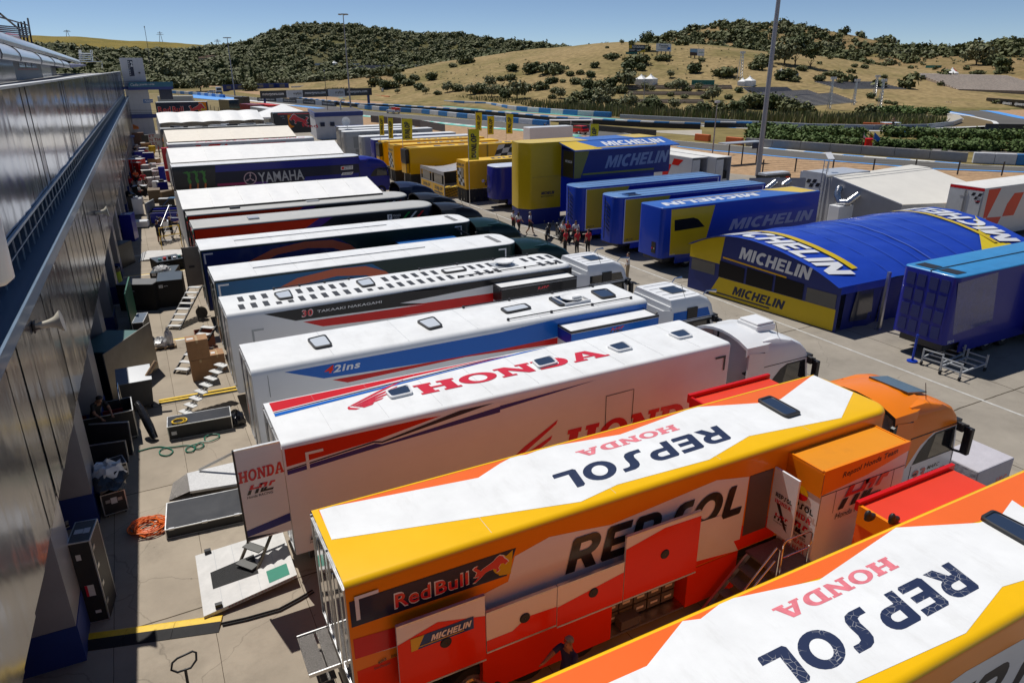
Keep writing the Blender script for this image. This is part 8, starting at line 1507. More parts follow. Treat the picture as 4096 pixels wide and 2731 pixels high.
c=G(*y1(1030,1200)[0],.8);sg=thing('slogan_board','white board with large dark red lettering by the brown trailer','sign',(c.x,c.y,0));b=MB();b.box(-.9,1.3,-.03,.03,.3,2.6,WHITE);b.build('board',sg);b=MB();text(b,'ET','b',(-.8,-.04,2.1),(0,-.04,2.1),(-.8,-.04,2.5),paint('dark_red2'));text(b,'N TH','b',(-.8,-.04,1.5),(.7,-.04,1.5),(-.8,-.04,1.95),paint('dark_red2'));text(b,'S!','b',(-.6,-.04,.9),(.1,-.04,.9),(-.6,-.04,1.35),paint('dark_red2'));b.build('lettering',sg,weld=False)
t=thing('awning_stall','lilac roofed grey stall against the building in the far aisle','stall',G(*y1(390,1440)[0]));b=MB();b.box(-.9,1.0,0,2,0,2.6,M('stall_grey',(.30,.33,.42),.5));b.box(.3,1.02,-.02,1,.05,.4,RED);b.build('wall',t);b=MB();b.box(-1.3,1.2,-1.0,2.1,2.7,2.78,M('stall_lilac',(.10,.11,.30),.5));
for i in range(3):b.box(-.2,1.2,-.9+.9*i,-.4+.9*i,2.785,2.79,M('lilac_white',(.6,.58,.72),.5))
b.build('roof',t)
for i,(x,y,w_,h_,lab) in enumerate(((655,1200,1.8,2.6,'tall brown board stack at the foot of the tower'),(860,1190,1.6,2.2,'dark olive cabinet beside the brown boards'))):c=G(*y1(x,y+90)[0]);o=MB().box(-w_/2,w_/2,0,.8,0,h_,M('board_brown',(.16,.09,.06),.7) if i == 0 else M('olive_dark',(.07,.07,.06),.6)).build('board_stack',None,bevel=.02);o.location=(c.x,c.y,0);tag(o,lab,'board')
t=thing('cable_reel','yellow cable reel on a black stand under the trailer stairs','cable reel',G(*zA(1735,165)[0]));b=MB();b.lathe((0,0,.38),[(.02,-.12),(.28,-.12),(.28,-.1),(.12,-.09),(.12,.09),(.28,.1),(.28,.12),(.02,.12)],BLACK,18,'Y');b.build('drum',t,40);b=MB();b.lathe((0,0,.38),[(.125,-.08),(.22,-.08),(.22,.08),(.125,.08)],YEL,18,'Y');b.build('cable',t,40);b=MB();b.tube([(-.2,-.16,0),(-.1,-.16,.75),(-.1,.16,.75),(-.2,.16,0)],.02,BLACK,6);b.tube([(.25,-.16,0),(.0,-.16,.4)],.02,BLACK,6);b.build('stand',t)
p=G(*zB(1385,1410)[0],1.15);t=thing('pallet_jack','black looped handle of a pallet jack at the bottom edge','pallet jack',(p.x,p.y-.15,0));b=MB();b.tube([(-.02,.0,.25),(0,.12,1.02)],.028,BLACK,8);b.tube([(-.2,.2,1.2),(-.24,.13,1.1),(-.14,.09,1.03),(.1,.09,1.03),(.22,.15,1.12),(.24,.22,1.24),(.18,.24,1.28),(-.1,.22,1.25)],.022,BLACK,8,closed=True);b.build('handle',t,50);b=MB();b.box(-.25,-.08,-1.3,.0,.05,.12,DARKM);b.box(.08,.25,-1.3,.0,.05,.12,DARKM);b.box(-.2,.2,.0,.25,.05,.4,DARKM);b.build('forks',t);q=MB();q.cyl((-.08,.15,.1),(.08,.15,.1),.1,RUBBER,12);q.build('wheel',t)
sh=thing('pair_of_shoes','pair of black shoes drying on the red slide-out roof','shoes',G(*z7(1255,1350)[0],3.2))
sh.location=(12.35,7.3,3.175)
for i,(x,y) in enumerate(((0,.3),(.35,0))):b=MB();b.ell((x,y,.09),(.17,.075,.09),BLACK,12,6);b.ell((x-.08,y,.16),(.08,.07,.12),BLACK,10,6);b.build('shoe',sh,50)
rq=random.Random(77)
for i in range(26):
 yy=62+76*(i/26)+rq.uniform(-1,1);side=i % 2;xx=(-2.4+.028*(yy-17)+rq.uniform(.2,.9)) if side else rq.uniform(1.0,2.2);w_,d_,h_=rq.uniform(.6,1.5),rq.uniform(.5,1.0),rq.uniform(.5,1.6);m=rq.choice([CASEB,CASEB,CARD,PINKG,GREYP,RED,DBLUE,WHITE])
 t=thing('equipment_case','assorted equipment box among the clutter at the far end of the aisle','case',(xx,yy,0),rq.uniform(-.3,.3),'equipment boxes crowding the far aisle');b=MB();b.box(-w_/2,w_/2,0,d_,.08,h_,m);b.build('case_body',t);b=MB();b.box(-w_/2-.006,w_/2+.006,-.006,d_+.006,h_-.04,h_+.006,ALU if m in (CASEB,DBLUE) else m);b.build('lid',t)
 if i % 3 == 0:b=MB();b.box(-w_*.3,w_*.2,.1,d_*.7,h_+.008,h_+.2,rq.choice([FILM,BLACK,CARD,RED]));b.build('loose_gear',t,bevel=.03)
CW,CB,RUB2=M('cover_white',(.62,.63,.65),.5,noise=.15,scale=1.5,bump=.8,bscale=2),M('cover_blue',(.03,.20,.50),.5,noise=.15,scale=1.5,bump=.8,bscale=2),M('tyre_black',(.035,.035,.036),.8,noise=.3,scale=3,bump=.8,bscale=5)
def barrier(label,line,blk,h,th,mats,name='tyre_barrier',cat='barrier',part='cover',base=None,grp=None):
 pts=resample(line,blk)
 if len(pts) < 2:pts=[V((*line[0],0)),V((*line[-1],0))]
 c=pts[len(pts)//2];t=thing(name,label,cat,c,0,grp)
 for i in range(len(pts)-1):
  a,b_=pts[i]-c,pts[i+1]-c;d=(b_-a).normalized();n=V((-d.y,d.x,0))*th/2;g=d*.02;q=MB();z0=base or 0
  q.hexa([a+g-n+V((0,0,z0)),b_-g-n+V((0,0,z0)),b_-g+n+V((0,0,z0)),a+g+n+V((0,0,z0)),a+g-n*.85+V((0,0,h)),b_-g-n*.85+V((0,0,h)),b_-g+n*.85+V((0,0,h)),a+g+n*.85+V((0,0,h))],mats[i % len(mats)])
  q.build(part,t,bevel=.06 if i < 60 else 0)
 if base:
  q=MB()
  for i in range(len(pts)-1):a,b_=pts[i]-c,pts[i+1]-c;d=(b_-a).normalized();n=V((-d.y,d.x,0))*th*.47;q.hexa([a-n,b_-n,b_+n,a+n]+[p+V((0,0,base-.01)) for p in (a-n,b_-n,b_+n,a+n)],RUB2)
  q.build('tyre_stack',t)
 return t
barrier('white and blue covered tyre barrier along the nearer straight',gp(*y3(335,135,700,172,1300,210,1950,285,2352,322),*z19(300,1048,710,1088)),5.2,1.15,.9,[CW,CB])
barrier('long dark tyre wall with blue and white top between the straights',gp(*z2(560,640,1150,705),*y3(700,125,1500,180,2352,240),*z19(700,1045,1500,1090,1950,1105)),3.2,1.25,.9,[CB,CW],base=.95)
barrier('dark tyre wall with blue and white top ending at the hedge',gp(*z19(1960,1088,2352,1095),*z30(100,1096)),3.2,1.2,.9,[CB,CW],base=.9)
barrier('far white and blue barrier at the reed bed',gp(*y3(1680,70,2352,105),*z19(300,945,800,985,1225,1010)),5.5,1.3,.8,[CW,CB])
barrier('grey guard wall curving round the reed bed to the far right',gp(*z19(1240,1012,1900,1045,2352,1070),*z30(300,1092,900,1108,1300,1112,1560,1100,1750,1075,1832,1040)),12,.9,.4,[GREYP],'guard_wall',part='wall_panel')
barrier('white and blue tyre barrier far left beside the blue run-off',gp(*z1(1480,800,1700,815,1930,838)),6,1.3,.9,[CB,CW])
barrier('white and blue barrier far behind the lettered bridge on the left',gp(*z2(570,548,770,540)),7,1.5,.9,[CW,CB]);barrier('white and blue barrier on the far side of the hairpin',gp(*z30(1355,800,1700,806,2150,822)),8,1.6,1,[CB,CW]);barrier('white wall left of the hairpin barrier',gp(*z30(930,790,1350,800)),30,1.8,.8,[CW],'guard_wall',part='wall_panel')
t=barrier('advertising wall with dark boards and white lettering below the bridge',gp(*y2(850,120,1130,125,1640,160,2352,225)),5.5,1.4,.4,[M('board_black',(.012,.016,.025),.4),M('board_black'),M('board_pale',(.45,.48,.52),.4)],'advertising_wall',part='board')
pts=resample(gp(*y2(850,120,1130,125,1640,160,2352,225)),5.5);b=MB();O=V(t.location)
for i in range(len(pts)-1):
 if i % 3 == 0 and i+2 < len(pts):a,e=pts[i],pts[i+2];d=(e-a).normalized();n=V((-d.y,d.x,0));n=n if n.dot(CP-a) > 0 else -n;text(b,'motogpguru.com','b',a-O+n*.22+d*1+V((0,0,.35)),e-O+n*.22-d*1+V((0,0,.35)),a-O+n*.22+d*1+V((0,0,1.05)),INKW)
b.build('lettering',t,weld=False)
barrier('dark steel guardrail along the service road in the middle',gp(*z19(715,1090,1100,1125,1500,1160,1880,1195)),9,1.1,.12,[M('guardrail',(.10,.085,.065),.5,.3,noise=.2)],'guardrail',part='rail_panel')
for i,(q,lab) in enumerate(((z19(1885,1200,2130,1225),'long orange barrier block at the end of the guardrail'),(z19(2150,1228,2352,1248),'orange barrier block left of the grey track wall'))):barrier(lab,gp(*q),3.2,1.1,.7,[M('barrier_orange',(.62,.13,.02),.5,noise=.15)],'orange_barrier',part='block')
barrier('orange block at the far barrier by the bridge, left one',gp(*z2(1260,630,1330,634)),8,1.4,.8,[M('barrier_orange')],'orange_barrier',part='block');barrier('orange block at the far barrier by the bridge, right one',gp(*z2(1342,636,1410,642)),8,1.4,.8,[M('barrier_orange')],'orange_barrier',part='block');barrier('orange block on the curved guard wall near the camera stand',gp(*z30(970,1096,1230,1108)),6,1.1,.6,[M('barrier_orange')],'orange_barrier',part='block')
barrier('long pale grey concrete wall in front of the hedges',gp(*z30(-30,1248,900,1318,1890,1392)),4.5,1.25,.3,[M('wall_grey',(.30,.285,.27),.8,noise=.15)],'concrete_wall','wall','wall_panel');barrier('white and blue tyre barrier at the right end of the grey wall',gp(*z30(1905,1394,2352,1412,2900,1435)),2.4,1.35,.9,[CW,CW,CB])
t=barrier('black lettered board wall at the inside of the hairpin',gp(*z30(2020,905,2352,935,2700,962)),14,2.4,.4,[BLACKP],'advertising_wall',part='board');a,e=G(*z30(2030,908)[0]),G(*z30(2345,936)[0]);O=V(t.location);b=MB()
for i in range(3):p0,p1=a+(e-a)*(.1+i*.32),a+(e-a)*(.34+i*.32);text(b,'alpinestars','b',p0-O+V((-.3,-.3,.7)),p1-O+V((-.3,-.3,.7)),p0-O+V((-.3,-.3,1.8)),INKW)
b.build('lettering',t,weld=False);barrier('dark crash barrier panel low at the right of the hairpin',gp(*z30(2010,1128,2352,1135,2700,1140)),10,1.5,.5,[CASEB],'crash_barrier',part='panel')
t=barrier('tall blue banner fence with pale logos far on the left',gp(*z1(1910,785,2352,765),*z2(560,552)),9,3.4,.3,[BLUEW],'banner_fence','fence','banner');pts=resample(gp(*z1(1910,785,2352,765),*z2(560,552)),9);O=V(t.location);b=MB()
for i in range(len(pts)-1):a,e=pts[i],pts[i+1];m=(a+e)/2-O;d=(e-a).normalized();n=V((-d.y,d.x,0));n=n if n.dot(CP-a) > 0 else -n;b.face([m+n*.2-d*1.8+V((0,0,1.2)),m+n*.2+d*1.8+V((0,0,1.2)),m+n*.2+d*1.8+V((0,0,2.8)),m+n*.2-d*1.8+V((0,0,2.8))],M('logo_grey',(.2,.2,.2),.5))
b.build('logo',t,weld=False)
def fence(label,line,h,step,lean=0):
 pts=resample(line,step);c=pts[0];t=thing('wire_fence',label,'fence',c);b=MB()
 for i in range(len(pts)-1):
  for z in (.15,.4,.65,.9,1.15,1.4):
   if z < h:b.bar(pts[i]-c+V((0,0,z)),pts[i+1]-c+V((0,0,z)),.02,DARKM)
 b.build('wire',t)
 for p in pts:q=MB();q.box(p.x-c.x-.06,p.x-c.x+.06,p.y-c.y-.06,p.y-c.y+.06,0,h,DARKM);q.build('post',t)
fence('dark post and wire fence between the paddock and the gravel',gp(*z26(960,200,1060,192,1370,182),*z30(1300,1480,2352,1510)),1.6,4.6);fence('dark fence behind the white building by the pit exit',[(23,190),(20,330)],2.2,8)
t=thing('sheet_fence','dark grey sheeted fence behind the grey trailers at the gravel edge','fence',(*edge[0],0));O=V((*edge[0],0));b=MB();e3=[V((*p,0)) for p in gp(*y3(525,350,920,385,1300,430,1690,505))]
for i in range(3):a,c=e3[i]-O,e3[i+1]-O;b.face([a,c,c+V((0,0,1.5)),a+V((0,0,1.5))],M('sheet_grey',(.10,.10,.105),.6))
b.build('sheeting',t,weld=False)
A,B=G(1060,412),G(1483,424);c=(A+B)/2;t=thing('bridge_gantry','black and white lettered gantry bridge spanning the track','gantry',(c.x,c.y,0));O=V((c.x,c.y,0));hl_,hh_=HT(A,z2(0,632)[0][1]),HT(A,z2(0,565)[0][1]);hr_,hr2=HT(B,z2(0,602)[0][1]),HT(B,z2(0,540)[0][1])
n=V((-(B-A).y,(B-A).x,0)).normalized();n=n if n.dot(CP-A) > 0 else -n;q=lambda u,v,e=0:A+(B-A)*u-O+V((0,0,(hl_*(1-u)+hr_*u)*(1-v)+(hh_*(1-u)+hr2*u)*v))+n*e
b=MB();b.hexa([q(-.03,0,.5),q(1.01,0,.5),q(1.01,0,-.5),q(-.03,0,-.5),q(-.03,1,.5),q(1.01,1,.5),q(1.01,1,-.5),q(-.03,1,-.5)],NAVY);b.build('beam',t)
for u in (.0,.985):b=MB();p=q(u,0);b.box(p.x-.35,p.x+.35,p.y-.35,p.y+.35,0,p.z-.01,BLUEW);b.build('post',t)
for u0,u1,s,pale in ((-.025,.235,'motogpguru.com',0),(.24,.40,'gryfyn',1),(.405,.635,'motogpguru.com',0),(.64,.79,'gryfyn',1),(.795,1.005,'motogpguru.com',0)):
 b=MB();b.face([q(u0,.02,.53),q(u1,.02,.53),q(u1,.98,.53),q(u0,.98,.53)],M('board_pale') if pale else M('board_black'));k=(u1-u0);a0=u0+k*(.42 if pale else .08);text(b,s,'b',q(a0,.3,.58),q(u1-k*.08,.3,.58),q(a0,.72,.58),INKK if pale else INKW)
 if pale:text(b,'powered by','n',q(u0+k*.1,.42,.58),q(u0+k*.36,.42,.58),q(u0+k*.1,.56,.58),GREYP)
 b.build('board',t,weld=False)
def lamp(label,base,h,r,heads=6,lean=0):
 t=thing('lamp_post',label,'lamp post',base,0,'tall lamp posts');b=MB();b.tube([(0,0,0),(0,0,h*.5),(0,0,h)],[r,r*.8,r*.5],M('galvanised',(.33,.32,.34),.45,.4,noise=.1),12);b.build('pole',t,40)
 if heads:
  b=MB();b.lathe((0,0,h),[(.02,.1),(r*3.2,.1),(r*3.4,-.05),(.02,-.1)],STEEL,14);b.build('crown_ring',t,30)
  for i in range(heads):a=2*pi*i/heads;b=MB();x,y=r*4.6*math.cos(a),r*4.6*math.sin(a);b.box(x-r*1.3,x+r*1.3,y-r*1.3,y+r*1.3,h-.25,h+.1,GREYP);b.build('floodlight',t,bevel=.04)
 else:b=MB();b.box(-.35,.35,-.2,.2,h,h+.3,M('lamp_head',(.6,.6,.6),.4));b.build('lamp_head',t);b=MB();[b.cyl((.0,-.2,h*k/8),(.0,.2,h*k/8),.02,DARKM,5) for k in range(1,8)];b.build('rungs',t)
 return t
lamp('tallest lamp post, rising out of the picture behind the blue trailers',G(3030,706),33,.30);lamp('tall lamp post with a round crown by the white building',G(1403,432),27.3,.26);lamp('tall lamp post with a round crown left of the building, farther off',G(940,383),25,.3);lamp('short lamp post with rungs at the orange barriers',G(2850,612),HT(G(2850,612),412),.11,0);lamp('thin lamp post in front of the twin white tents',GT(*z19(1442,880)[0]),HT(GT(*z19(1442,880)[0]),z19(0,655)[0][1]),.12,0)
def mast(label,f,x,y,yt,wd=.5,grp='lattice floodlight masts'):
 p=GT(*f(x,y)[0]);h=HT(p,f(x,yt)[0][1]);t=thing('floodlight_mast',label,'mast',p,0,grp);b=MB();
 for i in range(4):sx,sy=(wd,-wd)[i % 2],(wd,-wd)[i//2];b.bar((sx,sy,0),(sx*.4,sy*.4,h),.12,STEEL)
 n=9
 for k in range(n):s0,s1=wd*(1-.6*k/n),wd*(1-.6*(k+1)/n);b.bar((-s0,-s0,h*k/n),(s1,-s1,h*(k+1)/n),.08,STEEL);b.bar((s0,-s0,h*k/n),(-s1,-s1,h*(k+1)/n),.08,STEEL)
 b.build('lattice',t);
 for k in range(3):b=MB();b.box(-1+.8*k,-.5+.8*k,-.3,.1,h-.3,h+.4,M('lamp_head'));b.build('floodlight',t)
mast('lattice floodlight mast right of the twin tents on the golden slope',z19,2262,700,452,.7);mast('thin lattice mast beside the dark grandstand seats',z30,682,935,672,.35);mast('thin lattice mast at the near end of the hairpin',z30,1112,935,690,.4);mast('thin lattice mast on the left of the hairpin barrier',z30,890,905,690,.3);mast('thin lattice mast left of the hairpin on the grass',z30,1070,830,655,.4)
for i,(x,y,yt,lab) in enumerate(((580,308,258,'leftmost power pylon on the far ridge'),(1378,355,272,'tallest power pylon on the far ridge'),(1865,398,338,'rightmost power pylon on the far ridge'))):
 p=DIST(*z1(x,y)[0],1690);h=HT(p,z1(x,yt)[0][1]);t=thing('power_pylon',lab,'pylon',p,0,'power pylons on the far ridge');b=MB()
 for i2 in range(4):sx,sy=(3,-3)[i2 % 2],(3,-3)[i2//2];b.bar((sx,sy,-4),(sx*.15,sy*.15,h),.7,GREYP)
 b.bar((-6,4,h*.7),(6,-4,h*.7),.7,GREYP);b.bar((-4.5,3,h*.86),(4.5,-3,h*.86),.7,GREYP);b.build('lattice',t)
def stand(label,f,bl,br,depth,yt,n,mats):
 A,B=(GT(*f(*bl)[0]),GT(*f(*br)[0]));c=(A+B)/2;t=thing('grandstand',label,'grandstand',c,0,'stepped grandstands');d=(B-A);nn=V((-d.y,d.x,0)).normalized();nn=nn if nn.dot(A-CP) > 0 else -nn;st_=MB();se=MB();rise=max(.8,HT(V((A.x+nn.x*depth,A.y+nn.y*depth,A.z)),f(0,yt)[0][1]))
 for i in range(n):
  a,e=A-c+nn*depth*i/n,B-c+nn*depth*i/n;w_=nn*depth/n;z1_=rise*(i+1)/n;st_.hexa([a+V((0,0,-3)),e+V((0,0,-3)),e+w_+V((0,0,-3)),a+w_+V((0,0,-3)),a+V((0,0,z1_)),e+V((0,0,z1_)),e+w_+V((0,0,z1_)),a+w_+V((0,0,z1_))],mats[0])
  se.hexa([a+w_*.5+V((0,0,z1_+.01)),e+w_*.5+V((0,0,z1_+.01)),e+w_*.8+V((0,0,z1_+.01)),a+w_*.8+V((0,0,z1_+.01)),a+w_*.5+V((0,0,z1_+.4*rise/n+.05)),e+w_*.5+V((0,0,z1_+.4*rise/n+.05)),e+w_*.8+V((0,0,z1_+.5*rise/n+.1)),a+w_*.8+V((0,0,z1_+.5*rise/n+.1))],mats[1])
 st_.build('terrace',t);se.build('seating',t)
TD,SD,TB,TS=M('terrace_concrete',(.50,.47,.42),.8,noise=.2),M('seat_dark',(.03,.035,.055),.5,noise=.3,scale=2),M('terrace_brown',(.36,.28,.21),.9,noise=.3),M('terrace_stone',(.72,.62,.52),.9,noise=.3)
stand('dark seated grandstand block nearest the reeds',z30,(325,935),(925,885),10,845,9,(TD,SD));stand('middle dark seated grandstand block',z30,(175,865),(665,840),10,797,9,(TD,SD));stand('upper left dark seated grandstand block behind the lamp post',z30,(0,800),(400,795),10,750,9,(TD,SD));stand('wide dark grandstand with white parapet left of the hairpin',z30,(800,768),(1345,768),16,702,9,(TD,SD));stand('brown stone terraces on the far right slope',z30,(1790,775),(2700,800),40,632,16,(TB,TS));stand('long dark grandstand across the foot of the big hill',z2,(880,425),(1450,425),30,352,10,(SD,SD))
for i,(y,lab) in enumerate(((745,'top row of old terrace steps in the scrub'),(800,'middle row of old terrace steps in the scrub'),(870,'lowest row of old terrace steps in the scrub'))):stand(lab,z19,(1280+i*20,y+20),(2200-i*120,y+25),4,y-8,2,(TB,M('terrace_dark',(.10,.08,.06),.9)))
def board(label,f,tl,tr_,br,bl,leg,deco):
 c0=[(tl[0]+tr_[0])/2,leg];p=GT(*f(*c0)[0]);D_=math.hypot(p.x,p.y);Q=[DIST(*f(*q)[0],D_) for q in (bl,br,tr_,tl)];t=thing('billboard',label,'billboard',p,0,'billboards on the golden slope');Q=[q-p for q in Q];b=MB();b.face(Q,deco[0]);n=V((-p.x,-p.y,0)).normalized();q=lambda u,v,e=.05:(Q[0]*(1-u)+Q[1]*u)*(1-v)+(Q[3]*(1-u)+Q[2]*u)*v+n*e
 b.hexa([x-n*.3 for x in Q]+[x-n*.05 for x in Q],DARKM)
 for it in deco[1]:
  if isinstance(it[0],str):text(b,it[0],it[1],q(*it[2],.1),q(*it[3],.1),q(*it[4],.1),it[5])
  else:b.face([q(*v) for v in it[0]],it[1])
 b.build('panel',t,weld=False);b=MB()
 for u in (.08,.35,.65,.92):x=q(u,0,-.15);b.bar((x.x,x.y,-3),(x.x,x.y,x.z),.3,DARKM)
 b.build('legs',t)
board('black billboard with yellow square and yellow corner on the golden slope',z19,(1317,383),(1456,386),(1454,450),(1315,448),466,(BLACKP,[([(.03,.5),(.18,.5),(.18,.95),(.03,.95)],YB),('ROTUGRAFIC','b',(.22,.58),(.95,.56),(.22,.88),INKW),([(.5,.02),(1,.02),(1,.4)],YB),('Luce','b',(.5,.15),(.75,.2),(.5,.4),INKW),([(.03,.35),(.4,.35),(.4,.39),(.03,.39)],INKW),([(.03,.22),(.35,.22),(.35,.26),(.03,.26)],INKW)]))
board('white billboard with dark blue lettering on the golden slope',z19,(1550,373),(1680,378),(1678,443),(1548,440),478,(WHITE,[('Torralva','k',(.18,.6),(.8,.62),(.2,.85),NAVY),([(.25,.4),(.7,.4),(.8,.55),(.35,.55)],GREYP),([(.7,.25),(.9,.25),(.95,.5),(.8,.6)],RBLUE),([(.12,.15),(.85,.15),(.85,.2),(.12,.2)],NAVY)]))
board('billboard with a sunset landscape half and a white half',z19,(1840,417),(1962,420),(1960,480),(1837,477),500,(M('photo_sky',(.25,.42,.6),.5),[([(0,0),(.5,0),(.5,.45),(0,.5)],M('photo_land',(.10,.06,.04),.6)),([(.52,0),(1,0),(1,1),(.52,1)],WHITE),('Andalucia','n',(.62,.4),(.95,.4),(.62,.55),M('flag_green'))]))
def pagoda(label,f,x,y,wpx,m=TARP,rz=.4,top=None):
 p=GT(*f(x,y)[0]);s=wpx*k1/F*(p-CP).length/2/1.2;t=thing('pagoda_tent',label,'tent',p,rz,'pointed marquee tents');b=MB();z0=s*.95;K=lambda r,z:[V((r*(1 if i in (0,3) else -1),r*(1 if i < 2 else -1),z)) for i in range(4)];R_=[K(s,z0),K(s*.55,z0*1.28),K(s*.2,z0*1.65),K(.03,z0*2.0)]
 for a,c in zip(R_,R_[1:]):
  for i in range(4):b.face([a[i],a[(i+1) % 4],c[(i+1) % 4],c[i]],top or m)
 b.build('roof',t,weld=False);b=MB();a=K(s*.99,-.5);c=K(s*.99,z0)
 for i in range(4):b.face([a[i],a[(i+1) % 4],c[(i+1) % 4],c[i]],m)
 b.build('wall',t,weld=False)
for a in ((z19,1420,722,95,'left one of the twin white pointed tents'),(z19,1500,725,98,'right one of the twin white pointed tents'),(z19,2285,738,70,'left pointed tent of the right pair'),(z30,0,738,90,'right pointed tent of the right pair by the lamp post'),(z30,1722,676,92,'white pointed tent near the red one above the hairpin'),(z2,937,350,42,'lone white pointed tent left on the long grandstand'),(z2,1293,350,42,'lone white pointed tent right on the long grandstand'),(z30,275,625,40,'small white tent under the olive tree')):pagoda(a[4],*a[:4])
pagoda('red pointed tent above the hairpin',z30,1742,640,50,RED);pagoda('purple pointed tent left of the red one',z30,1685,640,50,VIOLET)
def cabin(label,f,x0,x1,yb,yt,m,name='portable_cabin',cat='cabin',n=5,roof=None,dep=2.5):
 A,B=GT(*f(x0,yb)[0]),GT(*f(x1,yb)[0]);h=HT(A,f(x0,yt)[0][1]);d=B-A;nn=V((-d.y,d.x,0)).normalized()*dep;nn=nn if nn.dot(A) > 0 else -nn;t=thing(name,label,cat,A);b=MB();d=V((d.x,d.y,d.z));b.hexa([V((0,0,-.5)),d+V((0,0,-.5)),d+nn+V((0,0,-.5)),nn+V((0,0,-.5)),V((0,0,h)),d+V((0,0,h)),d+nn+V((0,0,h)),nn+V((0,0,h))],m);b.build('wall',t)
 b=MB();e=nn.normalized()*.1;b.hexa([-e+V((0,0,h+.01)),d-e+V((0,0,h+.01)),d+nn+V((0,0,h+.01)),nn+V((0,0,h+.01)),-e+V((0,0,h*1.08)),d-e+V((0,0,h*1.08)),d+nn+V((0,0,h*1.08)),nn+V((0,0,h*1.08))],roof or m);b.build('roof',t)
 b=MB()
 for i in range(n):u0,u1=(i+.15)/n,(i+.85)/n;b.face([d*u0-e*.5+V((0,0,.1)),d*u1-e*.5+V((0,0,.1)),d*u1-e*.5+V((0,0,h*.9)),d*u0-e*.5+V((0,0,h*.9))],roof or GREYP)
 b.build('door',t,weld=False)
GC,GCD=M('cabin_green',(.02,.16,.12),.5,noise=.1),M('cabin_teal',(.03,.20,.17),.5)
cabin('long row of green portable toilets by the twin tents',z19,1850,2045,738,690,GC,n=12,roof=GCD);cabin('green toilet row high above the hairpin',z30,1508,1614,586,562,GC,n=8,roof=GCD);cabin('lone green toilet cabin on the left crest',z19,113,140,466,420,GC,n=1,roof=GCD,dep=1.2);cabin('green toilet row under the black billboard',z19,1288,1388,465,448,GC,n=6,roof=GCD);cabin('green and white toilet cabin beside the reed bed',z30,1510,1545,1045,1000,GC,n=1,roof=WHITE,dep=1.2);cabin('teal toilet cabin at the left foot of the slope',z2,1337,1358,577,546,GC,n=1,roof=WHITE,dep=1.2);cabin('white site container on the long grandstand',z2,770,842,350,330,WHITE,n=6,roof=GREYP);cabin('row of white blue vehicles boxes on the long grandstand',z2,1060,1275,350,332,M('row_blue',(.2,.3,.45),.5),n=9,roof=WHITE);cabin('white truck box with green stripe above the hairpin',z30,1420,1520,658,632,WHITE,n=2,roof=GC);cabin('white platform building with blue roof under the olive tree',z30,300,425,650,625,WHITE,n=4,roof=M('row_blue'));cabin('grey signal cabin in the far trees',z1,1670,1810,690,665,GREYP,n=5,roof=WHITE)
for i,(x0,x1,yb,yt) in enumerate(((1620,1745,552,505),(1705,1800,540,490),(1765,1850,530,478),(1815,1910,498,462))):cabin(('cream hillside house, lowest of the four','second cream hillside house from the left','third cream hillside house from the left','highest cream hillside house on the right')[i],z1,x0,x1,yb,yt,M('house_cream',(.55,.42,.27),.7),'house','house',4,M('house_roof',(.36,.27,.2),.8),14)
def wheels(t,xs,ys,r):
 for x in xs:
  for y in ys:q=MB();q.lathe((x,y,r),[(.05,-.1),(r*.6,-.12),(r*.95,-.12),(r,-.06),(r,.06),(r*.95,.12),(r*.6,.12),(.05,.1)],RUBBER,16,'Y');o=q.build('wheel',t,40);q=MB();q.lathe((x,y,r),[(.02,-.13),(r*.55,-.125)],ALU,12,'Y');q.lathe((x,y,r),[(.02,.13),(r*.55,.125)],ALU,12,'Y');q.build('rim',o)
def car(label,p,rz,body,hatch_=True,pick=False):
 t=thing('pickup_truck' if pick else 'parked_car' if 0 else 'car',label,'pickup' if pick else 'car',p,rz);b=MB();W_=.9;L_=5.2 if pick else 4.3;hz=1.05 if pick else .95
 prof=[(-L_/2,.45),(-L_/2,hz-.05),(-L_/2+.15,hz),(L_/2-.9,hz),(L_/2-.1,hz-.2),(L_/2,.6),(L_/2-.05,.35),(-L_/2+.05,.35)];b.prism(prof,-W_,W_,body,'Y');b.build('body',t,bevel=.06)
 b=MB();x0,x1=(-.4,1.4) if pick else (-2.0,1.2);h2=hz+.72 if pick else hz+.58;cab_=[(x0,hz+.001),(x1,hz+.001),(x1-.75,h2),(x0+.35,h2)];b.prism(cab_,-W_*.86,W_*.86,body,'Y');b.build('cabin',t,bevel=.05)
 b=MB()
 for y in (-W_*.87-.012,W_*.87+.012):b.face([(x0+.2,y,hz+.08),(x1-.2,y,hz+.08),(x1-.8,y,h2-.1),(x0+.45,y,h2-.1)],GLASS)
 b.face([(x1-.03,-.7,hz+.05),(x1-.03,.7,hz+.05),(x1-.70,.62,h2-.06),(x1-.70,-.62,h2-.06)],GLASS);b.face([(x0-.0+.02,-.7,hz+.1),(x0+.02,.7,hz+.1),(x0+.29,.62,h2-.08),(x0+.29,-.62,h2-.08)],GLASS);b.build('window',t,weld=False)
 wheels(t,(-L_/2+.95,L_/2-.9),(-W_+.08,W_-.08),.36)
 for y in (-.65,.65):q=MB();q.box(-L_/2-.02,-L_/2+.1,y-.15,y+.15,hz-.3,hz-.12,RED);q.build('tail_light',t);q=MB();q.box(L_/2-.12,L_/2-.03,y-.18,y+.18,.62,.74,SKYL);q.build('headlight',t)
 if pick:q=MB();q.box(-L_/2+.1,-.45,-.8,.8,hz+.002,hz+.5,ORED);q.build('bed_load',t)
 return t
a0=up[7]-up[6];ca=math.atan2(a0.y,a0.x)
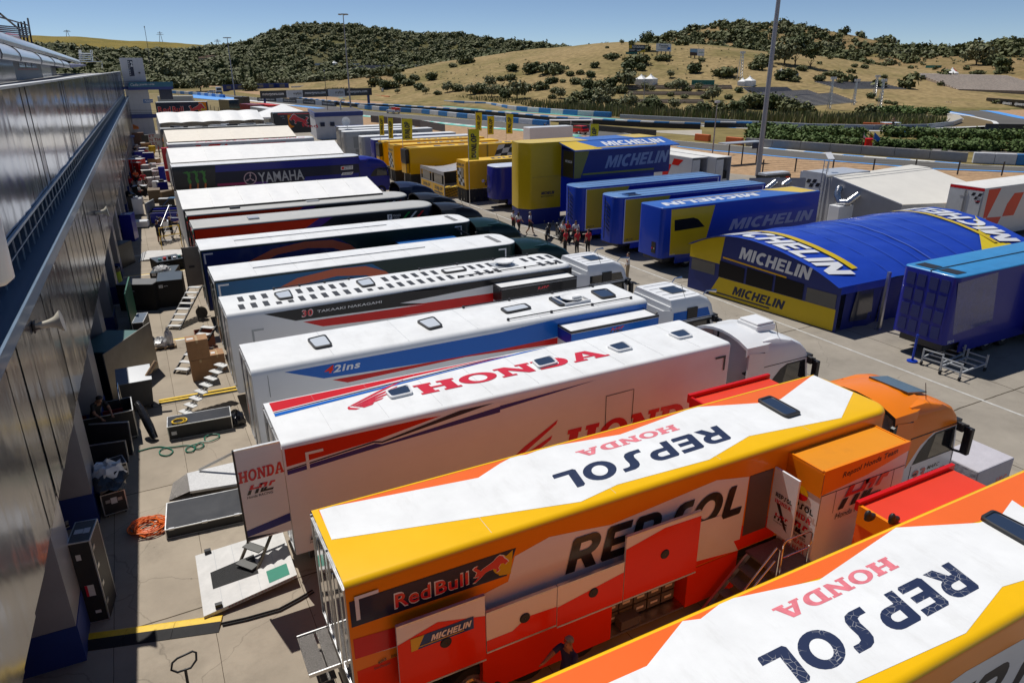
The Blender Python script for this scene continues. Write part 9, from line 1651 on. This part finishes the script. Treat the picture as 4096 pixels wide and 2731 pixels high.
car('white pickup truck with a red load driving along the straight',G(*z2(1440,758)[0]),ca+pi,paint('car_white',(.7,.7,.7)),pick=True);car('red hatchback car on the straight beyond the blue awning',G(*z19(880,1145)[0]),ca+pi,RED);car('white van parked above the hairpin',GT(*z30(1490,678)[0]),.5,paint('car_white'));car('white car at the far left pit exit',G(*z1(1810,800)[0]),2.4,paint('car_white'))
def motorbike(label,p,rz,m,kick=.12,grp=None):
 t=thing('motorcycle',label,'motorcycle',p,rz,grp)
 for x in (-.68,.68):q=MB();q.lathe((x,0,.31),[(.22,-.05),(.29,-.06),(.31,0),(.29,.06),(.22,.05)],RUBBER,16,'Y');o=q.build('wheel',t,40);q=MB();q.lathe((x,0,.31),[(.02,-.03),(.22,-.03),(.22,.03),(.02,.03)],DARKM,12,'Y');q.build('rim',o)
 q=MB();q.ell((.15,0,.78),(.38,.16,.2),m,10,6);q.ell((.6,0,.85),(.25,.18,.25),m,10,6);q.ell((0,0,.5),(.4,.16,.24),DARKM,10,6);q.build('fairing',t,50);q=MB();q.ell((-.4,0,.85),(.42,.14,.08),BLACK,10,6);q.ell((-.72,0,.92),(.16,.08,.07),m,8,5);q.build('seat',t,50)
 q=MB();q.tube([(.68,-.08,.31),(.48,-.1,.95)],.025,STEEL,6);q.tube([(.68,.08,.31),(.48,.1,.95)],.025,STEEL,6);q.tube([(.42,-.36,1.0),(.5,0,1.02),(.42,.36,1.0)],.02,BLACK,6);q.tube([(-.68,.07,.31),(-.1,.08,.42)],.03,STEEL,6);q.build('fork',t);q=MB();q.tube([(-.2,-.14,.35),(-.75,-.16,.5)],.055,STEEL,8);q.build('exhaust',t)
 for y in (-.3,.3):q=MB();q.tube([(.5,y,1.02),(.52,y*1.1,1.18)],.012,BLACK,5);q.ell((.52,y*1.15,1.2),(.02,.07,.04),BLACK,6,4);q.build('mirror',t)
 return t
motorbike('dark motorcycle with a blue rider on the straight',G(*z19(610,1108)[0]),ca+pi,BLACKP)
for i,(x,y,rz,lab) in enumerate(((26.6,45.3,.9,'black motorcycle parked nearest the lane at the blue trailer steps'),(27.3,44.9,1.2,'black motorcycle in the middle of the parked group'),(28.0,45.4,1.0,'black motorcycle closest to the blue trailer end'),(27.9,43.6,.4,'black scooter behind the women in team shirts'))):motorbike(lab,(x,y,0),rz,BLACKP,grp='motorcycles parked beside the blue trailer')
def platform(label,f,x0,x1,yb,ydeck,yroof,m):
 A,B=G(*f(x0,yb)[0]),G(*f(x1,yb)[0]);hd,hr=HT(A,f(x0,ydeck)[0][1]),HT(A,f(x0,yroof)[0][1]);t=thing('camera_platform',label,'platform',A,math.atan2((B-A).y,(B-A).x));w_=(B-A).length;b=MB();b.box(0,w_,0,2.2,hd-.1,hd,DARKM);b.build('deck',t);b=MB();b.box(-.1,w_+.1,-.1,2.3,hr-.08,hr,m);b.build('roof',t);b=MB()
 for x in (0,w_*.5,w_):
  for y in (0,2.2):b.bar((x,y,0),(x,y,hr-.08),.07,STEEL)
 for z in (.5,1.0):b.bar((0,0,hd+z),(w_,0,hd+z),.05,STEEL)
 b.build('frame',t)
platform('white-roofed steel viewing platform at the edge of the gravel',z19,640,995,1235,1185,1030,M('platform_white',(.6,.58,.58),.5));platform('low white camera platform at the far guard wall',z30,1160,1285,1118,1090,1052,WHITE)
t=thing('advert_tower','red inflatable tower with a small yellow badge at the hedge','tower',G(*z30(1015,1268)[0]));h=HT(V(t.location),z30(0,1182)[0][1]);b=MB();b.lathe((0,0,0),[(.3,0),(.62,.05),(.55,h*.5),(.6,h-.1),(.4,h),(.02,h)],RED,14);b.build('body',t,40);b=MB();b.box(-.15,.15,-.66,-.6,h*.6,h*.8,YEL);b.build('badge',t)
for i,(x,yb,yt,m,lab) in enumerate(((965,1262,1132,M('flag_green'),'green and white flag left of the red tower'),(1018,1240,1122,YEL,'red and yellow flag behind the red tower'),(1052,1262,1125,RBLUE,'blue flag right of the red tower'))):
 p=G(*z30(x,yb)[0]);h=HT(p,z30(x,yt)[0][1]);t=thing('flag_pole',lab,'flag',p,0,'national flags at the red tower');b=MB();b.cyl((0,0,0),(0,0,h),.035,STEEL,6);b.build('pole',t);b=MB();P=lambda u,v:V((u*.9,-u*.5,h-.1-u*.9-v*.9));
 for k in range(3):b.face([P(.0,k/3),P(1,k/3),P(1,(k+1)/3),P(0,(k+1)/3)],m if k != 1 or i == 2 else (INKW if i == 0 else RED))
 b.build('cloth',t,weld=False)
t=thing('shelter','grey bus-stop-like shelter with dark displays behind the tool cage','shelter',G(*y4(2000,400)[0]));b=MB();b.box(-.5,6,0,1.6,2.6,2.75,GREYP);b.build('roof',t);b=MB();[b.box(x,x+.12,0,.12,0,2.6,DARKM) for x in (0,2.4,5.0)];b.build('post',t);b=MB();b.box(3.9,5.6,-.15,-.05,1.9,2.6,NAVY);b.build('display',t)
t=thing('white_trailer','low white trailer body behind the viewing platform','trailer',G(*z19(470,1240)[0],.5));b=MB();b.box(0,8,0,2.3,.5,2.6,WHITE);b.build('body',t,bevel=.1);wheels(t,(3.5,4.6),(.2,2.1),.4)
t=thing('tractor_unit','white and blue truck parked far left at the pit exit','truck',G(*z1(1880,808)[0]));b=MB();b.box(-1.3,1.3,0,2.4,.6,3.4,WHITE);b.build('cab',t,bevel=.15);b=MB();b.box(-1.1,1.1,-.03,-.004,1.9,2.8,GLASS);b.build('windscreen',t);b=MB();b.box(-1.32,1.32,-.02,2,.7,1.2,NAVY);b.build('bumper',t);wheels(t,(-1,1),(.5,1.9),.5)
SKIN=M('skin',(.42,.23,.15),.55,noise=.1);SKIND=M('skin_tan',(.30,.15,.09),.55,noise=.1);HAIR=M('hair_dark',(.03,.02,.015),.6,noise=.2,scale=20);HAIRG=M('hair_grey',(.20,.19,.18),.6,noise=.2,scale=20)
cl=lambda k,c:M('cloth_'+k,c,.8,noise=.15,scale=6)
CBK,CRD,CWH,CNV,CBE,CLM,COR,CBL=cl('black',(.018,.018,.02)),cl('red',(.55,.02,.03)),cl('white',(.68,.68,.68)),cl('navy',(.02,.025,.09)),cl('beige',(.34,.26,.16)),cl('lime',(.32,.62,.03)),cl('orange',(.8,.12,.03)),cl('blue',(.05,.04,.30))
SHO=cl('shoe',(.05,.05,.05))
def skel(pose):
 P={'pel':(0,0,.95),'spi':(0,0,1.14),'che':(0,.01,1.36),'nec':(0,0,1.50),'hea':(0,.02,1.585),'top':(0,.0,1.70),'nos':(0,.115,1.60)}
 for s,k in ((-1,'l'),(1,'r')):
  P.update({k+'sh':(s*.19,0,1.42),k+'el':(s*.255,-.03,1.15),k+'wr':(s*.26,.06,.92),k+'ha':(s*.255,.09,.855),k+'hi':(s*.10,0,.88),k+'kn':(s*.115,.02,.49),k+'an':(s*.12,-.02,.09),k+'to':(s*.14,.15,.035)})
 if pose == 'walk':P.update({'lkn':(-.11,.16,.52),'lan':(-.11,.22,.12),'lto':(-.12,.38,.06),'rkn':(.11,-.05,.48),'ran':(.11,-.30,.14),'rto':(.12,-.16,.035),'lel':(-.25,-.12,1.17),'lwr':(-.24,-.12,.95),'lha':(-.24,-.10,.88),'rel':(.25,.07,1.16),'rwr':(.23,.25,1.0),'rha':(.22,.30,.95)})
 if pose == 'phone':P.update({'lel':(-.27,.14,1.22),'lwr':(-.14,.13,1.45),'lha':(-.11,.10,1.54)})
 if pose == 'salute':P.update({'rel':(.38,.10,1.50),'rwr':(.17,.10,1.66),'rha':(.10,.09,1.70)})
 if pose == 'reach':P.update({'rel':(.24,.24,1.32),'rwr':(.2,.48,1.34),'rha':(.19,.56,1.36),'lel':(-.24,.18,1.24),'lwr':(-.16,.40,1.25),'lha':(-.14,.47,1.27)})
 if pose == 'hips':P.update({'rel':(.36,-.1,1.2),'rwr':(.2,.04,1.03),'rha':(.16,.08,1.0),'lel':(-.36,-.1,1.2),'lwr':(-.2,.04,1.03),'lha':(-.16,.08,1.0)})
 if pose in ('front','carry'):P.update({'rel':(.26,.06,1.14),'rwr':(.10,.27,1.12),'rha':(.04,.31,1.13),'lel':(-.26,.06,1.14),'lwr':(-.10,.27,1.12),'lha':(-.04,.31,1.13)})
 if pose == 'bend':
  for k in list(P):
   x,y,z=P[k]
   if z > .97 and k != 'pel':a=-.65;dz,dy=z-.95,y;P[k]=(x,dy*math.cos(a)-dz*math.sin(a),.95+dy*math.sin(a)*1+dz*math.cos(a))
  for k in 'lr':s=-1 if k == 'l' else 1;sh=P[k+'sh'];P[k+'el']=(s*.25,sh[1]+.12,sh[2]-.24);P[k+'wr']=(s*.18,sh[1]+.28,sh[2]-.38);P[k+'ha']=(s*.16,sh[1]+.33,sh[2]-.43)
 R_={'pel':.135,'spi':.125,'che':.145,'nec':.058,'hea':.082,'top':.085,'nos':.016}
 for k in 'lr':R_.update({k+'sh':.068,k+'el':.046,k+'wr':.030,k+'ha':.034,k+'hi':.095,k+'kn':.062,k+'an':.043,k+'to':.04})
 E=[('pel','spi'),('spi','che'),('che','nec'),('nec','hea'),('hea','top'),('hea','nos')]
 for k in 'lr':
  E += [('che',k+'sh'),(k+'sh',k+'el'),(k+'el',k+'wr'),(k+'wr',k+'ha'),('pel',k+'hi'),(k+'hi',k+'kn'),(k+'kn',k+'an'),(k+'an',k+'to')]
  ha,wr=V(P[k+'ha']),V(P[k+'wr']);d=(ha-wr).normalized();sd=d.cross(V((0,1,.3))).normalized();fl=(d+V((0,.5,0))).normalized()
  for i in range(4):o=(i-1.5)*.018;ln=(.062,.075,.07,.052)[i];P[f'{k}f{i}']=tuple(ha+sd*o+d*.03);P[f'{k}g{i}']=tuple(ha+sd*o*1.15+d*.03+fl*ln);R_[f'{k}f{i}']=.0095;R_[f'{k}g{i}']=.0075;E += [(k+'ha',f'{k}f{i}'),(f'{k}f{i}',f'{k}g{i}')]
  tm=sd*(-.045 if k == 'l' else .045);P[k+'th']=tuple(ha+tm*.9);P[k+'tj']=tuple(ha+tm*1.1+d*.045);R_[k+'th']=.012;R_[k+'tj']=.009;E += [(k+'ha',k+'th'),(k+'th',k+'tj')]
 return P,R_,E
POSES=['stand','walk','phone','salute','reach','hips','front','bend','carry'];_pm={};tmp=[]
for ps in POSES:
 P,R_,E=skel(ps);ks=list(P);me=bpy.data.meshes.new(ps);me.from_pydata([P[k] for k in ks],[(ks.index(a),ks.index(b_)) for a,b_ in E],[]);o=bpy.data.objects.new(ps,me);COL.objects.link(o);sk=o.modifiers.new('s','SKIN');sk.use_smooth_shade=True;sk.branch_smoothing=.6
 for i,k in enumerate(ks):v=me.skin_vertices[0].data[i];R_[k] *= 1.12 if len(k) > 2 and k[1] not in 'fgt' else 1;v.radius=(R_[k]*(1.15 if k in ('che','pel') else 1),R_[k]*(.85 if k in ('che','spi','pel') else 1));v.use_root=(k == 'pel')
 sb=o.modifiers.new('u','SUBSURF');sb.levels=1;sb.render_levels=1;tmp.append((ps,o,P,E))
dg=bpy.context.evaluated_depsgraph_get();dg.update()
for ps,o,P,E in tmp:_pm[ps]=(bpy.data.meshes.new_from_object(o.evaluated_get(dg)),P,E)
for ps,o,P,E in tmp:m_=o.data;bpy.data.objects.remove(o)
def person(label,loc,rz,pose,shirt,pants,short=False,hair=HAIR,cap=None,skin=SKIN,long_=False,band=None,h=1.0,longhair=False,grp='people in the paddock'):
 me0,P,E=_pm[pose];t=thing('person',label,'person',loc,rz,grp);t.scale=(h,h,h);me=me0.copy();me.name='body';me.materials.clear();ms=[shirt,pants,skin,SHO,band or shirt]
 for m in ms:me.materials.append(m)
 seg=[(V(P[a]),V(P[b_]),a,b_) for a,b_ in E]
 for f in me.polygons:
  c=f.center;best=(9,None)
  for A,B,a,b_ in seg:
   d=B-A;u=max(0,min(1,(c-A).dot(d)/max(d.length_squared,1e-9)));e=(c-A-d*u).length
   if e < best[0]:best=(e,(a,b_,u))
  a,b_,u=best[1];i=2
  if b_ in ('spi','che') or b_[1:] == 'sh' or (b_ == 'nec' and u < .35):i=4 if (band and b_ == 'spi') else 0
  elif b_[1:] == 'el':i=0 if (long_ or u < .75) else 2
  elif b_[1:] == 'wr' and long_:i=0
  elif b_[1:] == 'hi' or (b_[1:] == 'kn' and (not short or u < .85)):i=1
  elif b_[1:] == 'an' and not short:i=1 if u < .9 else 3
  elif b_[1:] in ('an','to'):i=3 if (b_[1:] == 'to' or u > .85) else 2
  f.material_index=i
 me.polygons.foreach_set('use_smooth',[True]*len(me.polygons));o=bpy.data.objects.new('body',me);COL.objects.link(o);o.parent=t
 hd,tp=V(P['hea']),V(P['top']);ax=(tp-hd).normalized();b=MB();c=hd+ax*.075+V((0,-.012,0));b.ell(c,(.098,.11,.098),cap or hair,14,8);b.v=[v if (V(v)-c).dot(ax)+.55*(c.y-v[1]) > -.02 else tuple(c+(V(v)-c)*.55) for v in b.v]
 if cap:b.face([tuple(c+V((-.07,.08,.01))),tuple(c+V((.07,.08,.01))),tuple(c+V((.05,.18,-.01))),tuple(c+V((-.05,.18,-.01)))],cap)
 if longhair:b.ell(tuple(c+V((0,-.07,-.14))),(.085,.05,.16),hair,10,6)
 b.build('cap' if cap else 'hair',t,60)
 for s in (-1,1):b=MB();b.ell(tuple(hd+V((s*.032,.082,.045))),(.012,.008,.008),BLACK,6,4);b.build('eye',t);b=MB();b.ell(tuple(hd+V((s*.088,.0,.03))),(.012,.025,.032),skin,8,5);b.build('ear',t,60)
 return t
g=lambda f,x,y,z=0:G(*f(x,y)[0],z)
person('man in white, red and black shirt and cap, leftmost of the walking three',g(z16,970,702),-1.4,'stand',CWH,CBK,cap=CBK,band=CRD);person('woman with long dark hair and outstretched hand between the walking two men',g(z16,1015,716),-1.2,'walk',CWH,CBK,band=CRD,longhair=True,h=.96);person('man in black shorts walking right of the woman',g(z16,1112,722),-2.4,'walk',CWH,CBK,True,HAIRG,band=CRD)
person('woman with long hair in white and red shirt standing apart at the motorcycles',g(z16,1500,800),2.6,'stand',CWH,CBK,band=CRD,longhair=True,h=.96);person('woman in red and white shirt beside the motorcycles, back row left',g(z16,1392,800),1.9,'front',CWH,CBK,band=CRD,longhair=True,h=.95);person('person in red and black shirt beside the motorcycles, back row right',g(z16,1432,795),2.2,'front',CRD,CBK,longhair=True,h=.95)
person('man in plain red shirt at the front left of the motorcycle group',g(z16,1412,888),.5,'stand',CRD,CBK);person('grey-haired man in red shirt in front of the motorcycles',g(z16,1512,892),.3,'stand',CRD,CBK,hair=HAIRG);person('dark-haired man in red shirt at the right of the motorcycle group',g(z16,1605,888),.2,'stand',CRD,CBK)
person('man in white shirt and beige trousers holding a phone to his ear',g(z16,1942,1118),1.2,'phone',CWH,CBE);person('man in bright lime shirt and grey cap in the lane',g(y3,522,1122),-2.7,'walk',CLM,CBK,True,cap=cl('grey',(.3,.3,.3)),h=1.02);person('bald man in black shirt and shorts beside the lime shirted man',g(y3,622,1122),-2.2,'stand',CBK,CBK,True,hair=SKIN)
person('man in red shirt and black shorts facing away, nearest the black bin',g(zC,1130,365),2.8,'stand',CRD,CBK,True);person('tall man in red and orange shirt with hands at his chest',g(zC,1180,312),3.0,'front',COR,CBK,True,h=1.05);person('bald man in red shirt with a hand on his hip',g(zC,1242,330),-2.8,'hips',CRD,CBK,True,hair=SKIN);person('person in orange-red safety vest at the bins',g(y6,540,760),1.0,'stand',COR,CBK);person('man in white and red shirt carrying a black mat',g(y6,975,1235),-1.9,'carry',CWH,CBK,True,band=CRD)
mt=thing('rubber_mat','curled black rubber mat held by the man in white and red','mat',g(y6,930,1160));b=MB()
for i in range(8):
 a,c=i/8,(i+1)/8;f=lambda u,v:V((-.5+1.1*u+.3*v,-.2,.55+.75*v+.18*math.sin(u*4)-.25*u));b.face([f(a,0),f(c,0),f(c,1),f(a,1)],RUBBER)
b.build('mat_sheet',mt,60)
person('person in a blue shirt crouching at the purple cabinet',g(y6,560,1480),2.5,'bend',CBL,CBK,h=.95);person('man in blue and black shirt shading his eyes, behind his colleague',g(zC,1395,775),-.6,'salute',CNV,CBK,True);person('man in dark blue shirt standing in front of the eye-shading man',g(zC,1372,800),-.9,'front',CNV,CBK,True);person('balding man in black reaching up at the trailer stairs',g(zC,1480,768),-1.3,'reach',CBK,CBK,True,hair=SKIND);person('person in blue half hidden at the trailer corner by the stairs',g(zC,1552,735),1.2,'stand',CBL,CBK)
person('man in black shirt working inside the open black case',g(zA,860,1185,.16),-2.5,'bend',CBK,CBK,skin=SKIND,h=1.08);person('person in red shirt beside the step ladder',g(y1,835,1560),2.8,'stand',CRD,CBK);person('person in black shorts walking away past the stall',g(y1,560,1490),3.0,'walk',CBK,CBK,True);person('person in red shirt leaning at the red column',g(y1,1120,1460),1.5,'front',CRD,CBK);person('person in red and black at the lime barrel',g(zC,945,1330),1.5,'bend',CRD,CBK);person('person in a cyan shirt walking along the gallery',F0+fb(44,-.9,7.37),2.9,'walk',cl('cyan',(.05,.35,.42)),CBK,h=.9)
person('grey-haired man in dark team shirt at the open lockers',V((5.9,9.02,.0)),1.9,'reach',CNV,CBK,hair=HAIRG,skin=SKIND,h=1.0);person('man bending at the open lockers with an arm raised',V((4.2,8.7,0)),.6,'reach',CNV,CBK,skin=SKIND,h=.98);person('blue clad motorcycle rider on the straight',G(*z19(612,1105)[0],.35),ca+pi*.5,'bend',cl('rider',(.05,.15,.4)),CNV,h=.8);person('camera operator on the low white platform',G(*z30(1225,1100)[0],2.9),2.0,'front',CBE,CBK)
for i,x in enumerate((1683,1700,1717)):person(('left','middle','right')[i]+' one of three people walking on the far track',g(z30,x,918),2,'walk',(CWH,CNV,CWH)[i],CBE)
